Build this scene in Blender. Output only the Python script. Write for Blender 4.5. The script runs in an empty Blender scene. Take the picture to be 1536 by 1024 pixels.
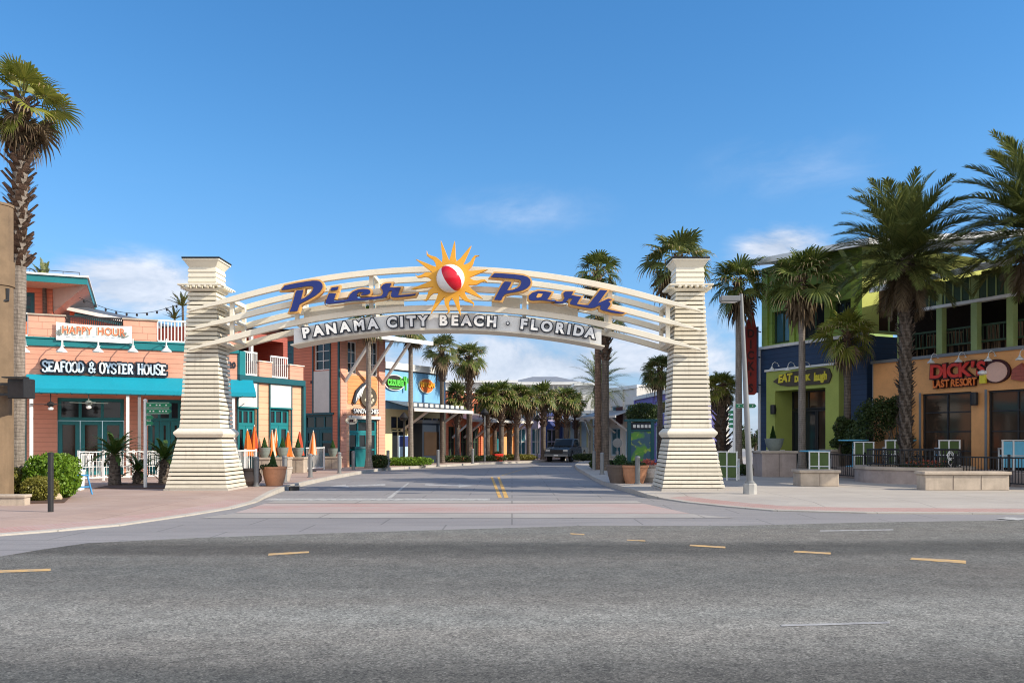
import bpy, bmesh, math, random
from mathutils import Vector, Matrix
from mathutils.geometry import tessellate_polygon
random.seed(7)
R_ = math.radians
SC = bpy.context.scene
COL = SC.collection
F, CX, HY, CZ = 1280.0, 768.0, 660.0, 1.6      # the camera's focal length, centre and horizon in photo pixels, eye height
SW = 0.13                                       # pavement height

def G(px, py, z=0.0):
    Y = (CZ - z) * F / (py - HY)
    return ((px - CX) * Y / F, Y)
def W(px, py, Y):
    return Vector(((px - CX) * Y / F, Y, CZ + (HY - py) * Y / F))
def XA(px, Y): return (px - CX) * Y / F
def ZA(py, Y): return CZ + (HY - py) * Y / F
def YB(py, z=SW): return (CZ - z) * F / (py - HY)

# ------------------------------------------------------------------ mesh builder
class MB:
    def __init__(s): s.v = []; s.f = []; s.m = []; s.mi = 0; s.M = None
    def P(s, p):
        p = Vector(p)
        s.v.append(tuple(s.M @ p) if s.M else tuple(p)); return len(s.v) - 1
    def face(s, pts): s.f.append([s.P(p) for p in pts]); s.m.append(s.mi)
    def fi(s, idx): s.f.append(list(idx)); s.m.append(s.mi)
    def box(s, x0, x1, y0, y1, z0, z1):
        i = [s.P(p) for p in ((x0,y0,z0),(x1,y0,z0),(x1,y1,z0),(x0,y1,z0),(x0,y0,z1),(x1,y0,z1),(x1,y1,z1),(x0,y1,z1))]
        for q in ((0,3,2,1),(4,5,6,7),(0,1,5,4),(1,2,6,5),(2,3,7,6),(3,0,4,7)): s.fi([i[k] for k in q])
    def frustum(s, z0, h0x, h0y, z1, h1x, h1y, cx=0, cy=0):
        i = [s.P(p) for p in ((cx-h0x,cy-h0y,z0),(cx+h0x,cy-h0y,z0),(cx+h0x,cy+h0y,z0),(cx-h0x,cy+h0y,z0),
                              (cx-h1x,cy-h1y,z1),(cx+h1x,cy-h1y,z1),(cx+h1x,cy+h1y,z1),(cx-h1x,cy+h1y,z1))]
        for q in ((0,3,2,1),(4,5,6,7),(0,1,5,4),(1,2,6,5),(2,3,7,6),(3,0,4,7)): s.fi([i[k] for k in q])
    def beam(s, p, q, w, h, up=(0,0,1)):
        p, q = Vector(p), Vector(q); d = (q-p).normalized(); u = Vector(up)
        if abs(d.dot(u)) > .98: u = Vector((0,1,0))
        sd = d.cross(u).normalized(); u = sd.cross(d).normalized()
        i = []
        for c in (p, q):
            for a, b in ((-1,-1),(1,-1),(1,1),(-1,1)): i.append(s.P(c + sd*a*w/2 + u*b*h/2))
        for k in ((0,1,2,3),(7,6,5,4),(0,4,5,1),(1,5,6,2),(2,6,7,3),(3,7,4,0)): s.fi([i[j] for j in k])
    def tube(s, pts, r, n=8, cap=True):
        pts = [Vector(p) for p in pts]; rr = r if isinstance(r, (list, tuple)) else [r]*len(pts)
        rings = []; prev = None
        for k, p in enumerate(pts):
            a = pts[max(k-1,0)]; b = pts[min(k+1,len(pts)-1)]; d = (b-a).normalized()
            if prev is None:
                u = Vector((0,0,1)) if abs(d.z) < .9 else Vector((0,1,0))
            else: u = prev
            sd = d.cross(u).normalized(); u = sd.cross(d).normalized(); prev = u
            rings.append([s.P(p + (sd*math.cos(t) + u*math.sin(t))*rr[k]) for t in [2*math.pi*j/n for j in range(n)]])
        for a, b in zip(rings, rings[1:]):
            for j in range(n): s.fi((a[j], a[(j+1)%n], b[(j+1)%n], b[j]))
        if cap: s.fi(rings[0][::-1]); s.fi(rings[-1])
    def lathe(s, prof, n=16, c=(0,0,0), a0=0):
        rings = []
        for r, z in prof:
            rings.append([s.P((c[0]+r*math.cos(a0+2*math.pi*j/n), c[1]+r*math.sin(a0+2*math.pi*j/n), c[2]+z)) for j in range(n)])
        for a, b in zip(rings, rings[1:]):
            for j in range(n): s.fi((a[j], a[(j+1)%n], b[(j+1)%n], b[j]))
        s.fi(rings[0][::-1]); s.fi(rings[-1])
    def prismXZ(s, poly, y0, y1, back=True):       # outline in x,z, thickness along y (front is y0)
        area = sum(a[0]*b[1]-b[0]*a[1] for a, b in zip(poly, poly[1:]+poly[:1]))
        if area < 0: poly = poly[::-1]
        tri = tessellate_polygon([[Vector((p[0], p[1], 0)) for p in poly]])
        A = [s.P((p[0], y0, p[1])) for p in poly]; B = [s.P((p[0], y1, p[1])) for p in poly]
        for t in tri:
            a, b, c = t
            ar = (poly[b][0]-poly[a][0])*(poly[c][1]-poly[a][1])-(poly[c][0]-poly[a][0])*(poly[b][1]-poly[a][1])
            if ar < 0: b, c = c, b
            s.fi((A[a], A[b], A[c]))
            if back: s.fi((B[a], B[c], B[b]))
        n = len(poly)
        for k in range(n): s.fi((A[k], B[k], B[(k+1)%n], A[(k+1)%n]))
    def prismXY(s, poly, z0, z1, bottom=False):
        area = sum(a[0]*b[1]-b[0]*a[1] for a, b in zip(poly, poly[1:]+poly[:1]))
        if area < 0: poly = poly[::-1]
        tri = tessellate_polygon([[Vector((p[0], p[1], 0)) for p in poly]])
        B = [s.P((p[0], p[1], z1)) for p in poly]
        for t in tri:
            a, b, c = t
            ar = (poly[b][0]-poly[a][0])*(poly[c][1]-poly[a][1])-(poly[c][0]-poly[a][0])*(poly[b][1]-poly[a][1])
            if ar < 0: b, c = c, b
            s.fi((B[a], B[b], B[c]))
        if z0 is not None:
            A = [s.P((p[0], p[1], z0)) for p in poly]; n = len(poly)
            for k in range(n): s.fi((A[k], A[(k+1)%n], B[(k+1)%n], B[k]))
    def ribbon(s, pts, w, y0, y1):                  # stroke in x,z with square ends
        L = []; Rr = []; n = len(pts)
        for k in range(n):
            a = Vector(pts[max(k-1,0)]); b = Vector(pts[min(k+1,n-1)]); d = (b-a).normalized(); nn = Vector((-d.y, d.x))
            p = Vector(pts[k]); ww = w[k] if isinstance(w, (list,tuple)) else w
            L.append(tuple(p+nn*ww/2)); Rr.append(tuple(p-nn*ww/2))
        for k in range(n-1): s.prismXZ([L[k], L[k+1], Rr[k+1], Rr[k]], y0, y1)
    def build(s, name, mat, parent=None, smooth=False, bevel=0, recalc=False):
        me = bpy.data.meshes.new(name); me.from_pydata(s.v, [], s.f)
        mats = mat if isinstance(mat, (list, tuple)) else [mat]
        for m in mats: me.materials.append(m)
        if len(mats) > 1: me.polygons.foreach_set('material_index', s.m)
        if smooth: me.polygons.foreach_set('use_smooth', [True]*len(s.f))
        me.update()
        o = bpy.data.objects.new(name, me); COL.objects.link(o)
        if parent: o.parent = parent
        if bevel:
            b = o.modifiers.new('bevel', 'BEVEL'); b.width = bevel; b.segments = 1; b.limit_method = 'ANGLE'
        return o

def tag(o, label, cat, group=None, kind=None):
    if label: o['label'] = label
    if cat: o['category'] = cat
    if group: o['group'] = group
    if kind: o['kind'] = kind
    return o
def thing(name, label, cat, loc=(0,0,0), rz=0, group=None):
    o = bpy.data.objects.new(name, None); COL.objects.link(o); o.empty_display_size = .3
    o.location = loc if len(loc) == 3 else (loc[0], loc[1], 0); o.rotation_euler = (0,0,rz)
    return tag(o, label, cat, group)
def struct(name, mb, mat, label=None):
    o = mb.build(name, mat); o['kind'] = 'structure'
    if label: o['label'] = label
    return o
def dup(root, loc, rz=0, label=None, scale=None, group=None):
    def cp(o, par):
        c = o.copy(); COL.objects.link(c)
        if par: c.parent = par
        for ch in o.children: cp(ch, c)
        return c
    r = cp(root, None); r.location = loc; r.rotation_euler = (0,0,rz)
    if label: r['label'] = label
    if group: r['group'] = group
    if scale: r.scale = scale if isinstance(scale, (tuple,list)) else (scale,)*3
    return r

# ------------------------------------------------------------------ materials
def lin(c):
    return tuple(((x/255)/12.92 if x/255 <= .04045 else ((x/255+.055)/1.055)**2.4) for x in c) + (1,)
def nodes(name):
    m = bpy.data.materials.new(name); m.use_nodes = True; nt = m.node_tree
    b = nt.nodes['Principled BSDF']
    return m, nt, b
def N(nt, t, **kw):
    n = nt.nodes.new(t)
    for k, v in kw.items(): setattr(n, k, v)
    return n
def mixrgb(nt, fac, a, b, mode='MIX'):
    n = N(nt, 'ShaderNodeMix', data_type='RGBA', blend_type=mode)
    for sock, val in ((0, fac), (6, a), (7, b)):
        if hasattr(val, 'is_output'): nt.links.new(val, n.inputs[sock])
        else: n.inputs[sock].default_value = (tuple(val)+(1,) if isinstance(val, tuple) and len(val)==3 else val)
    return n.outputs[2]
def mth(nt, op, a, b=None, c=None, clamp=False):
    n = N(nt, 'ShaderNodeMath', operation=op); n.use_clamp = clamp
    for i, val in enumerate((a, b, c)):
        if val is None: continue
        if hasattr(val, 'is_output'): nt.links.new(val, n.inputs[i])
        else: n.inputs[i].default_value = val
    return n.outputs[0]
def noise(nt, vec, scale, detail=4, rough=.55, dist=0):
    n = N(nt, 'ShaderNodeTexNoise'); n.inputs['Scale'].default_value = scale; n.inputs['Detail'].default_value = detail
    n.inputs['Roughness'].default_value = rough; n.inputs['Distortion'].default_value = dist
    nt.links.new(vec, n.inputs['Vector']); return n.outputs['Fac']
def mapr(nt, v, a, b, c, d):
    n = N(nt, 'ShaderNodeMapRange'); nt.links.new(v, n.inputs[0])
    for i, x in enumerate((a,b,c,d)): n.inputs[i+1].default_value = x
    return n.outputs[0]
def coords(nt, sc=None):
    t = N(nt, 'ShaderNodeTexCoord').outputs['Object']
    if sc:
        m = N(nt, 'ShaderNodeMapping'); m.inputs['Scale'].default_value = sc; nt.links.new(t, m.inputs['Vector']); return m.outputs[0]
    return t
def bump(nt, b, h, strength=.3, dist=.01):
    n = N(nt, 'ShaderNodeBump'); n.inputs['Strength'].default_value = strength; n.inputs['Distance'].default_value = dist
    nt.links.new(h, n.inputs['Height']); nt.links.new(n.outputs[0], b.inputs['Normal'])
def scl(c, k): return (min(c[0]*k,1), min(c[1]*k,1), min(c[2]*k,1), 1)

def paint(name, c, rough=.55, var=.14, bumpy=.12, metal=0, grime=.25, spec=.4):
    m, nt, b = nodes(name); co = coords(nt)
    c = c if max(c) <= 1 else lin(c)
    n1 = noise(nt, co, 1.3, 5, .6); n2 = noise(nt, co, 14, 4, .6)
    x = mixrgb(nt, mapr(nt, n1, .3, .7, 0, 1), scl(c, 1-var), scl(c, 1+var*.6))
    g = mapr(nt, n2, .52, .78, 0, grime)
    x = mixrgb(nt, g, x, scl((c[0]*.9, c[1]*.88, c[2]*.84), .62))
    nt.links.new(x, b.inputs['Base Color'])
    nt.links.new(mapr(nt, n2, .3, .7, rough-.08, min(rough+.12, 1)), b.inputs['Roughness'])
    b.inputs['Metallic'].default_value = metal; b.inputs['Specular IOR Level'].default_value = spec
    if bumpy: bump(nt, b, n2, bumpy, .01)
    return m
def siding(name, c, pitch=.2, line=.55, rough=.6, var=.12, stag=0):
    m, nt, b = nodes(name); co = coords(nt); c = c if max(c) <= 1 else lin(c)
    sep = N(nt, 'ShaderNodeSeparateXYZ'); nt.links.new(co, sep.inputs[0])
    q = mth(nt, 'DIVIDE', sep.outputs[2], pitch); fr = mth(nt, 'FRACT', q); row = mth(nt, 'FLOOR', q)
    n1 = noise(nt, co, .9, 5, .6); n2 = noise(nt, coords(nt, (3, 3, 30)), 1.0, 4, .6)
    wn = N(nt, 'ShaderNodeTexWhiteNoise', noise_dimensions='1D'); nt.links.new(row, wn.inputs['W'])
    x = mixrgb(nt, mapr(nt, n1, .3, .7, 0, 1), scl(c, 1-var), scl(c, 1+var*.5))
    x = mixrgb(nt, mth(nt, 'MULTIPLY', wn.outputs[0], .16), x, scl(c, .7))
    x = mixrgb(nt, mapr(nt, n2, .55, .8, 0, .35), x, scl(c, .6))
    groove = mth(nt, 'LESS_THAN', fr, .11)
    h = mth(nt, 'SUBTRACT', 1.0, fr)
    if stag:
        sx = mth(nt, 'ADD', sep.outputs[0], sep.outputs[1])
        sx = mth(nt, 'ADD', mth(nt, 'DIVIDE', sx, stag), mth(nt, 'MULTIPLY', wn.outputs[0], 7))
        groove = mth(nt, 'MAXIMUM', groove, mth(nt, 'LESS_THAN', mth(nt, 'FRACT', sx), .05))
    x = mixrgb(nt, mth(nt, 'MULTIPLY', groove, line), x, scl(c, .25))
    nt.links.new(x, b.inputs['Base Color']); b.inputs['Roughness'].default_value = rough
    bump(nt, b, h, .6, .018)
    return m
def leafm(name, c1, c2, trans=.25, rough=.45):
    m, nt, b = nodes(name); g = N(nt, 'ShaderNodeNewGeometry')
    n1 = noise(nt, coords(nt), 1.6, 3)
    f = mth(nt, 'ADD', mth(nt, 'MULTIPLY', g.outputs['Random Per Island'], .65), mth(nt, 'MULTIPLY', n1, .4))
    x = mixrgb(nt, f, c1 if max(c1)<=1 else lin(c1), c2 if max(c2)<=1 else lin(c2))
    nt.links.new(x, b.inputs['Base Color']); b.inputs['Roughness'].default_value = rough; b.inputs['Specular IOR Level'].default_value = .35
    t = N(nt, 'ShaderNodeBsdfTranslucent'); nt.links.new(x, t.inputs[0])
    mx = N(nt, 'ShaderNodeMixShader'); mx.inputs[0].default_value = trans
    nt.links.new(b.outputs[0], mx.inputs[1]); nt.links.new(t.outputs[0], mx.inputs[2])
    nt.links.new(mx.outputs[0], nt.nodes['Material Output'].inputs[0])
    return m
def glassm(name, c=(.012,.015,.018), rough=.06):
    m, nt, b = nodes(name); n = noise(nt, coords(nt), .8, 2)
    x = mixrgb(nt, n, (c[0],c[1],c[2],1), (c[0]*2.2,c[1]*2.2,c[2]*2.2,1)); nt.links.new(x, b.inputs['Base Color'])
    b.inputs['Roughness'].default_value = rough; b.inputs['Specular IOR Level'].default_value = .38
    bump(nt, b, n, .03, .02)
    return m
def trunkm(name, c1, c2, ring=.09):
    m, nt, b = nodes(name); co = coords(nt); sep = N(nt, 'ShaderNodeSeparateXYZ'); nt.links.new(co, sep.inputs[0])
    n0 = noise(nt, co, 5, 4); n2 = noise(nt, coords(nt, (14,14,3)), 1.0, 5, .65)
    z = mth(nt, 'ADD', sep.outputs[2], mth(nt, 'MULTIPLY', n0, ring*1.2)); fr = mth(nt, 'FRACT', mth(nt, 'DIVIDE', z, ring))
    x = mixrgb(nt, mapr(nt, n2, .3, .7, 0, 1), c1, c2)
    x = mixrgb(nt, mth(nt, 'MULTIPLY', mth(nt, 'LESS_THAN', fr, .2), .55), x, scl(c1, .45))
    nt.links.new(x, b.inputs['Base Color']); b.inputs['Roughness'].default_value = .9
    bump(nt, b, mth(nt, 'ADD', fr, n2), .8, .03)
    return m
def stonem(name, c, block=(.9,.45), rough=.85):
    m, nt, b = nodes(name); co = coords(nt); c = c if max(c) <= 1 else lin(c)
    n1 = noise(nt, co, 2.2, 6, .65); n2 = noise(nt, co, 40, 3, .6); n3 = noise(nt, coords(nt,(5,5,.7)), 1.0, 4)
    x = mixrgb(nt, mapr(nt, n1, .3, .7, 0, 1), scl(c, .74), scl(c, 1.14))
    x = mixrgb(nt, mapr(nt, n3, .55, .8, 0, .5), x, scl(c, .5))
    x = mixrgb(nt, mapr(nt, n2, .55, .75, 0, .3), x, scl(c, .55))
    nt.links.new(x, b.inputs['Base Color']); b.inputs['Roughness'].default_value = rough
    bump(nt, b, mth(nt, 'ADD', n1, n2), .35, .012)
    return m
def textm(s, size, ext, off=0, space=1.0):
    cu = bpy.data.curves.new('lettering', 'FONT'); cu.body = s; cu.size = size; cu.extrude = ext; cu.offset = off
    cu.align_x = 'CENTER'; cu.align_y = 'CENTER'; cu.space_character = space; cu.resolution_u = 4
    ob = bpy.data.objects.new('lettering', cu); COL.objects.link(ob)
    dg = bpy.context.evaluated_depsgraph_get(); me = bpy.data.meshes.new_from_object(ob.evaluated_get(dg))
    bpy.data.objects.remove(ob); bpy.data.curves.remove(cu)
    return me
def textpart(name, s, size, ext, off, mat, parent, loc, rot=0, sx=1.0, shear=0, space=1.0):
    me = textm(s, size, ext, off, space); cr, sr = math.cos(rot), math.sin(rot)
    for v in me.vertices:
        x, y, z = v.co; x = (x + shear*y)*sx
        v.co = (x*cr - y*sr, -z, x*sr + y*cr)
    me.materials.clear(); me.materials.append(mat); me.update()
    o = bpy.data.objects.new(name, me); COL.objects.link(o); o.parent = parent; o.location = loc
    return o

# ------------------------------------------------------------------ a facade frame
class Fr:
    """A building's frame: local x runs along the facade to the right, local -y faces the viewer, z up."""
    def __init__(s, p0, ang): s.p = Vector((p0[0], p0[1])); s.a = ang; s.d = Vector((math.cos(ang), math.sin(ang))); s.e = Vector((-math.sin(ang), math.cos(ang)))
    def u(s, px, v=0):
        k = (px-CX)/F; q = s.p + s.e*v
        return (k*q.y - q.x)/(s.d.x - k*s.d.y)
    def Y(s, u, v=0): return s.p.y + s.e.y*v + s.d.y*u
    def z(s, py, u, v=0): return CZ + (HY-py)*s.Y(u, v)/F
    def r(s, px0, py0, px1, py1, v=0):
        a, b = s.u(px0, v), s.u(px1, v); m = (a+b)/2
        return a, b, s.z(py1, m, v), s.z(py0, m, v)
    def at(s, px, py, v=0): u = s.u(px, v); return (u, v, s.z(py, u, v))
    def w(s, u, v, z=0): q = s.p + s.d*u + s.e*v; return (q.x, q.y, z)
    def root(s, name, label, cat, group=None): return thing(name, label, cat, (s.p.x, s.p.y, 0), s.a, group)
def fr2(pxa, Ya, pxb, Yb):
    a = Vector((XA(pxa,Ya), Ya)); b = Vector((XA(pxb,Yb), Yb)); d = b-a
    f = Fr(a, math.atan2(d.y, d.x)); f.L = d.length; return f

def wall(m, u0, u1, z0, z1, ops=(), v=0.0, depth=.18):
    us = sorted(set([u0,u1] + [x for o in ops for x in o[:2]])); zs = sorted(set([z0,z1] + [x for o in ops for x in o[2:4]]))
    us = [x for x in us if u0-1e-6 <= x <= u1+1e-6]; zs = [x for x in zs if z0-1e-6 <= x <= z1+1e-6]
    for a, b in zip(us, us[1:]):
        for c, d in zip(zs, zs[1:]):
            mu, mz = (a+b)/2, (c+d)/2
            if any(o[0] < mu < o[1] and o[2] < mz < o[3] for o in ops): continue
            m.face(((a,v,c),(b,v,c),(b,v,d),(a,v,d)))
    for a, b, c, d in ops:
        m.face(((a,v,c),(a,v,d),(a,v+depth,d),(a,v+depth,c))); m.face(((b,v,d),(b,v,c),(b,v+depth,c),(b,v+depth,d)))
        m.face(((a,v,d),(b,v,d),(b,v+depth,d),(a,v+depth,d))); m.face(((a,v,c),(a,v+depth,c),(b,v+depth,c),(b,v,c)))
def body(m, u0, u1, z0, z1, dep, ops=(), v=0.0, depth=.18, front=True):
    if front: wall(m, u0, u1, z0, z1, ops, v, depth)
    w = v+dep
    m.face(((u1,v,z0),(u1,w,z0),(u1,w,z1),(u1,v,z1))); m.face(((u0,w,z0),(u0,v,z0),(u0,v,z1),(u0,w,z1)))
    m.face(((u1,w,z0),(u0,w,z0),(u0,w,z1),(u1,w,z1))); m.face(((u0,v,z1),(u1,v,z1),(u1,w,z1),(u0,w,z1)))
def window(root, u0, u1, z0, z1, v, cols, rows, fm, gm, name='window', fw=.07, proud=.05, sillh=0, handle=False):
    """frame with its pane as a sub-part; v is where the pane sits"""
    f = MB(); y0, y1 = v-proud, v+.03
    f.box(u0, u0+fw, y0, y1, z0, z1); f.box(u1-fw, u1, y0, y1, z0, z1)
    f.box(u0+fw, u1-fw, y0, y1, z1-fw, z1); f.box(u0+fw, u1-fw, y0, y1, z0, z0+fw+sillh)
    for k in range(1, cols):
        x = u0 + (u1-u0)*k/cols; f.box(x-fw*.4, x+fw*.4, y0+.012, y1, z0+fw+sillh, z1-fw)
    for k in range(1, rows):
        z = z0 + (z1-z0)*k/rows; f.box(u0+fw, u1-fw, y0+.02, y1, z-fw*.35, z+fw*.35)
    o = f.build(name, fm, root)
    g = MB(); g.face(((u0+.01,v,z0+.01),(u1-.01,v,z0+.01),(u1-.01,v,z1-.01),(u0+.01,v,z1-.01))); g.build('pane', gm, o)
    if handle:
        h = MB(); h.tube(((u1-fw*1.6, y0-.05, z0+.95), (u1-fw*1.6, y0-.05, z0+1.25)), .02, 6); h.build('handle', gm, o)
    return o
# ------------------------------------------------------------------ palette
M = {}
M['cream'] = paint('cream_paint', (.80,.74,.61), .5, .06, .08, grime=.22)
def slatm():
    m, nt, b = nodes('cream_slat'); co = coords(nt); g = N(nt, 'ShaderNodeNewGeometry')
    st = noise(nt, coords(nt, (9,9,.8)), 1.0, 5, .65); n2 = noise(nt, coords(nt, (3,3,26)), 1.0, 5, .7); n3 = noise(nt, co, 1.1, 4)
    x = mixrgb(nt, g.outputs['Random Per Island'], (.66,.60,.48), (.78,.725,.60))
    x = mixrgb(nt, mapr(nt, st, .54, .75, 0, .5), x, (.42,.37,.29)); x = mixrgb(nt, mapr(nt, n2, .58, .78, 0, .4), x, (.44,.40,.33)); x = mixrgb(nt, mapr(nt, n3, .4, .7, 0, .25), x, (.60,.54,.42))
    sep = N(nt, 'ShaderNodeSeparateXYZ'); nt.links.new(co, sep.inputs[0])
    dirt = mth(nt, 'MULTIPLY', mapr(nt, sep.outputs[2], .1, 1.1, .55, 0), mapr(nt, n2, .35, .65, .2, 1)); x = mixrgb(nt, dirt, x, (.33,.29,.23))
    nt.links.new(x, b.inputs['Base Color']); b.inputs['Roughness'].default_value = .6; bump(nt, b, n2, .15, .01); return m
M['creamslat'] = slatm()
M['white'] = paint('white_paint', (.76,.76,.74), .45, .06, .06, grime=.15)
M['offwhite'] = paint('offwhite_panel', (.66,.64,.60), .6, .07, .06, grime=.2)
M['gap'] = paint('slat_backing', (.06,.055,.05), .9, .2, 0)
M['coral'] = siding('coral_siding', (.70,.33,.225), .19, .38)
M['coralb'] = siding('coral_shingle', (.72,.36,.25), .27, .4, stag=.6)
M['red'] = siding('red_coral_siding', (.68,.20,.10), .17, .5)
M['peach'] = siding('peach_siding', (.78,.42,.26), .25, .35)
M['orange_s'] = siding('orange_siding', (.75,.30,.10), .2, .4)
M['teal'] = paint('teal_paint', (.012,.19,.21), .4, .12, .05, grime=.2)
M['tealcloth'] = paint('teal_canvas', (.0,.27,.37), .75, .06, .15, grime=.1)
M['tealdk'] = paint('dark_teal_paint', (.01,.09,.11), .45, .12, .05)
M['glass'] = glassm('window_glass')
M['glassw'] = glassm('warm_window_glass', (.03,.02,.014))
M['glassb'] = glassm('blue_window_glass', (.03,.09,.12))
M['dark'] = paint('interior_shade', (.025,.022,.022), .9, .2, 0)  # near-black colour stands in for the shade inside deck and porch
M['black'] = paint('black_metal', (.02,.02,.022), .45, .1, .05)
M['steel'] = paint('galvanised_steel', (.22,.225,.23), .45, .14, .05, metal=.25)
M['greyroof'] = siding('grey_metal_roof', (.12,.13,.15), .4, .4)
M['roofgrey'] = paint('grey_roof_metal', (.30,.31,.33), .45, .12, .05, metal=.3)
M['soffit'] = siding('timber_soffit', (.55,.43,.36), .9, .25)
M['gold'] = paint('golden_yellow_paint', (.80,.38,.03), .4, .06, .04, grime=.12)
M['goldedge'] = paint('gold_trim_paint', (.78,.42,.12), .45, .08, .05)
M['navy'] = paint('royal_blue_paint', (.006,.022,.17), .35, .08, .03, grime=.08)
M['ballwhite'] = paint('ball_white', (.80,.80,.79), .22, .03, .0, grime=.05)
M['ballred'] = paint('ball_red', (.60,.012,.03), .2, .04, 0, grime=.05)
M['ballblue'] = paint('ball_blue', (.01,.04,.14), .2, .04, 0, grime=.05)
M['ink'] = paint('dark_navy_outline', (.012,.02,.035), .5, .05, 0)
M['letterblue'] = paint('pale_blue_letter', (.62,.74,.84), .4, .25, 0, grime=.1)
M['terracotta'] = paint('terracotta', (.56,.27,.15), .8, .2, .25, grime=.4)
M['clay'] = paint('dark_clay', (.15,.115,.095), .8, .25, .25, grime=.4)
M['palepot'] = paint('pale_glaze', (.50,.44,.38), .6, .3, .2, grime=.5)
M['greypot'] = paint('grey_green_pot', (.19,.22,.20), .55, .2, .15, grime=.5)
M['stone'] = stonem('cast_stone', (.47,.39,.31))
M['stonedk'] = stonem('mauve_stone', (.37,.30,.27))
M['concrete'] = stonem('concrete_block', (.42,.41,.39))
M['wood'] = stonem('weathered_timber', (.20,.135,.08))
M['umbrella'] = paint('orange_canvas', (.66,.15,.015), .8, .12, .15)
M['umbrellared'] = paint('red_canvas', (.50,.07,.03), .8, .12, .15)
M['umbrellacream'] = paint('cream_canvas', (.70,.60,.45), .8, .12, .15)
M['chairblue'] = paint('blue_chair_paint', (.06,.30,.62), .4, .1, .05)
M['lightblue'] = paint('light_blue_paint', (.14,.48,.68), .45, .1, .05)
M['greenfab'] = paint('green_fabric', (.085,.13,.04), .8, .15, .1)
M['signgreen'] = paint('sign_green', (.008,.19,.085), .4, .08, .03)
M['lime'] = siding('lime_siding', (.34,.46,.08), .5, .25)
M['limep'] = paint('lime_render', (.40,.46,.11), .8, .1, .2)
M['greenwall'] = siding('green_panel', (.30,.46,.10), .9, .2)
M['litgreen'] = paint('sunlit_lime_render', (.46,.50,.12), .8, .1, .15)  # lit copy of the green wall colour, lighter and yellower
M['greentrim'] = paint('green_post_paint', (.30,.38,.14), .5, .1, .06)
M['greendk'] = paint('dark_green_panel', (.035,.07,.035), .6, .1, .06)
M['navywall'] = siding('navy_siding', (.022,.05,.115), .22, .5)
M['orangewall'] = paint('orange_render', (.78,.38,.15), .85, .12, .25, grime=.25)
M['woodsign'] = stonem('carved_sign_board', (.085,.07,.05))
M['yellow'] = paint('sign_yellow', (.75,.62,.04), .5, .08, 0)
M['dickred'] = paint('sign_red', (.72,.04,.02), .5, .2, 0)
M['dickorange'] = paint('sign_orange', (.85,.20,.03), .5, .15, 0)
M['maroon'] = paint('sign_maroon', (.05,.006,.006), .5, .1, 0)
M['bladered'] = paint('blade_red', (.26,.022,.016), .6, .2, .05)
M['bluewall'] = paint('sky_blue_mural', (.20,.46,.74), .8, .12, .1)
M['lavender'] = paint('lavender_render', (.52,.46,.62), .8, .1, .15)
M['lilac'] = paint('violet_render', (.20,.19,.50), .8, .1, .15)
M['navyren'] = paint('indigo_render', (.04,.06,.2), .8, .1, .15)
M['creamyel'] = paint('pale_yellow_render', (.70,.64,.38), .8, .1, .15)
M['paleblue'] = paint('pale_blue_render', (.45,.60,.72), .8, .1, .15)
M['signlime'] = paint('sign_lime', (.12,.62,.08), .5, .1, 0)
M['signblack'] = paint('sign_black', (.03,.022,.02), .5, .1, 0)
M['hotorange'] = paint('hot_orange', (.72,.16,.02), .5, .1, 0)
M['brickred'] = siding('red_brick_front', (.36,.08,.05), .12, .4, stag=.3)
M['truck'] = paint('slate_car_paint', (.045,.055,.07), .25, .1, 0, spec=.6)
M['tyre'] = paint('tyre_rubber', (.02,.02,.02), .9, .1, .1)
M['lampglass'] = paint('headlight_glass', (.6,.6,.58), .15, .05, 0)
M['banner'] = paint('banner_vinyl', (.72,.75,.74), .6, .05, .05)
M['poster1'] = None
# two-colour posters and murals
def spotm(name, c1, c2, c3, sc=2.0):
    m, nt, b = nodes(name); co = coords(nt)
    n1 = noise(nt, co, sc, 2, .4); n2 = noise(nt, co, sc*1.7, 3, .5)
    x = mixrgb(nt, mapr(nt, n1, .46, .54, 0, 1), c1+(1,), c2+(1,)); x = mixrgb(nt, mapr(nt, n2, .58, .64, 0, 1), x, c3+(1,))
    nt.links.new(x, b.inputs['Base Color']); b.inputs['Roughness'].default_value = .3
    return m
M['poster1'] = spotm('green_poster', (.10,.30,.03), (.03,.10,.16), (.30,.42,.05), 1.6)
M['flower'] = leafm('red_flower_petals', (.45,.03,.03), (.6,.2,.12), .2)
# foliage
M['palm'] = leafm('palm_leaf', (.03,.06,.01), (.21,.24,.055), .3)
M['palmdk'] = leafm('dark_palm_leaf', (.04,.065,.015), (.23,.25,.075), .36)
M['palmtip'] = leafm('dry_leaf_tip', (.22,.15,.06), (.40,.30,.15), .2, .7)
M['palmdead'] = leafm('dead_frond', (.06,.042,.025), (.20,.14,.08), .12, .8)
M['petiole'] = leafm('frond_stalk', (.16,.17,.04), (.30,.26,.09), .05)
M['palmyel'] = leafm('yellow_palm_leaf', (.10,.14,.02), (.34,.33,.06), .3)  # yellow-green leaf colour
M['cycad'] = leafm('cycad_leaf', (.02,.06,.012), (.10,.16,.03), .2)
M['hedge'] = leafm('bright_hedge_leaf', (.06,.15,.012), (.22,.34,.03), .3)
M['hedgeyel'] = leafm('yellow_shrub_leaf', (.10,.11,.012), (.28,.25,.05), .25)
M['hedgedk'] = leafm('dark_hedge_leaf', (.015,.035,.008), (.07,.10,.025), .2)
M['cypress'] = leafm('cypress_leaf', (.015,.05,.012), (.05,.11,.03), .15)
M['trunk'] = trunkm('palm_trunk', (.20,.165,.135,1), (.36,.31,.27,1), .09)
M['trunkbr'] = trunkm('brown_palm_trunk', (.10,.06,.04,1), (.30,.19,.13,1), .16)
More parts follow.
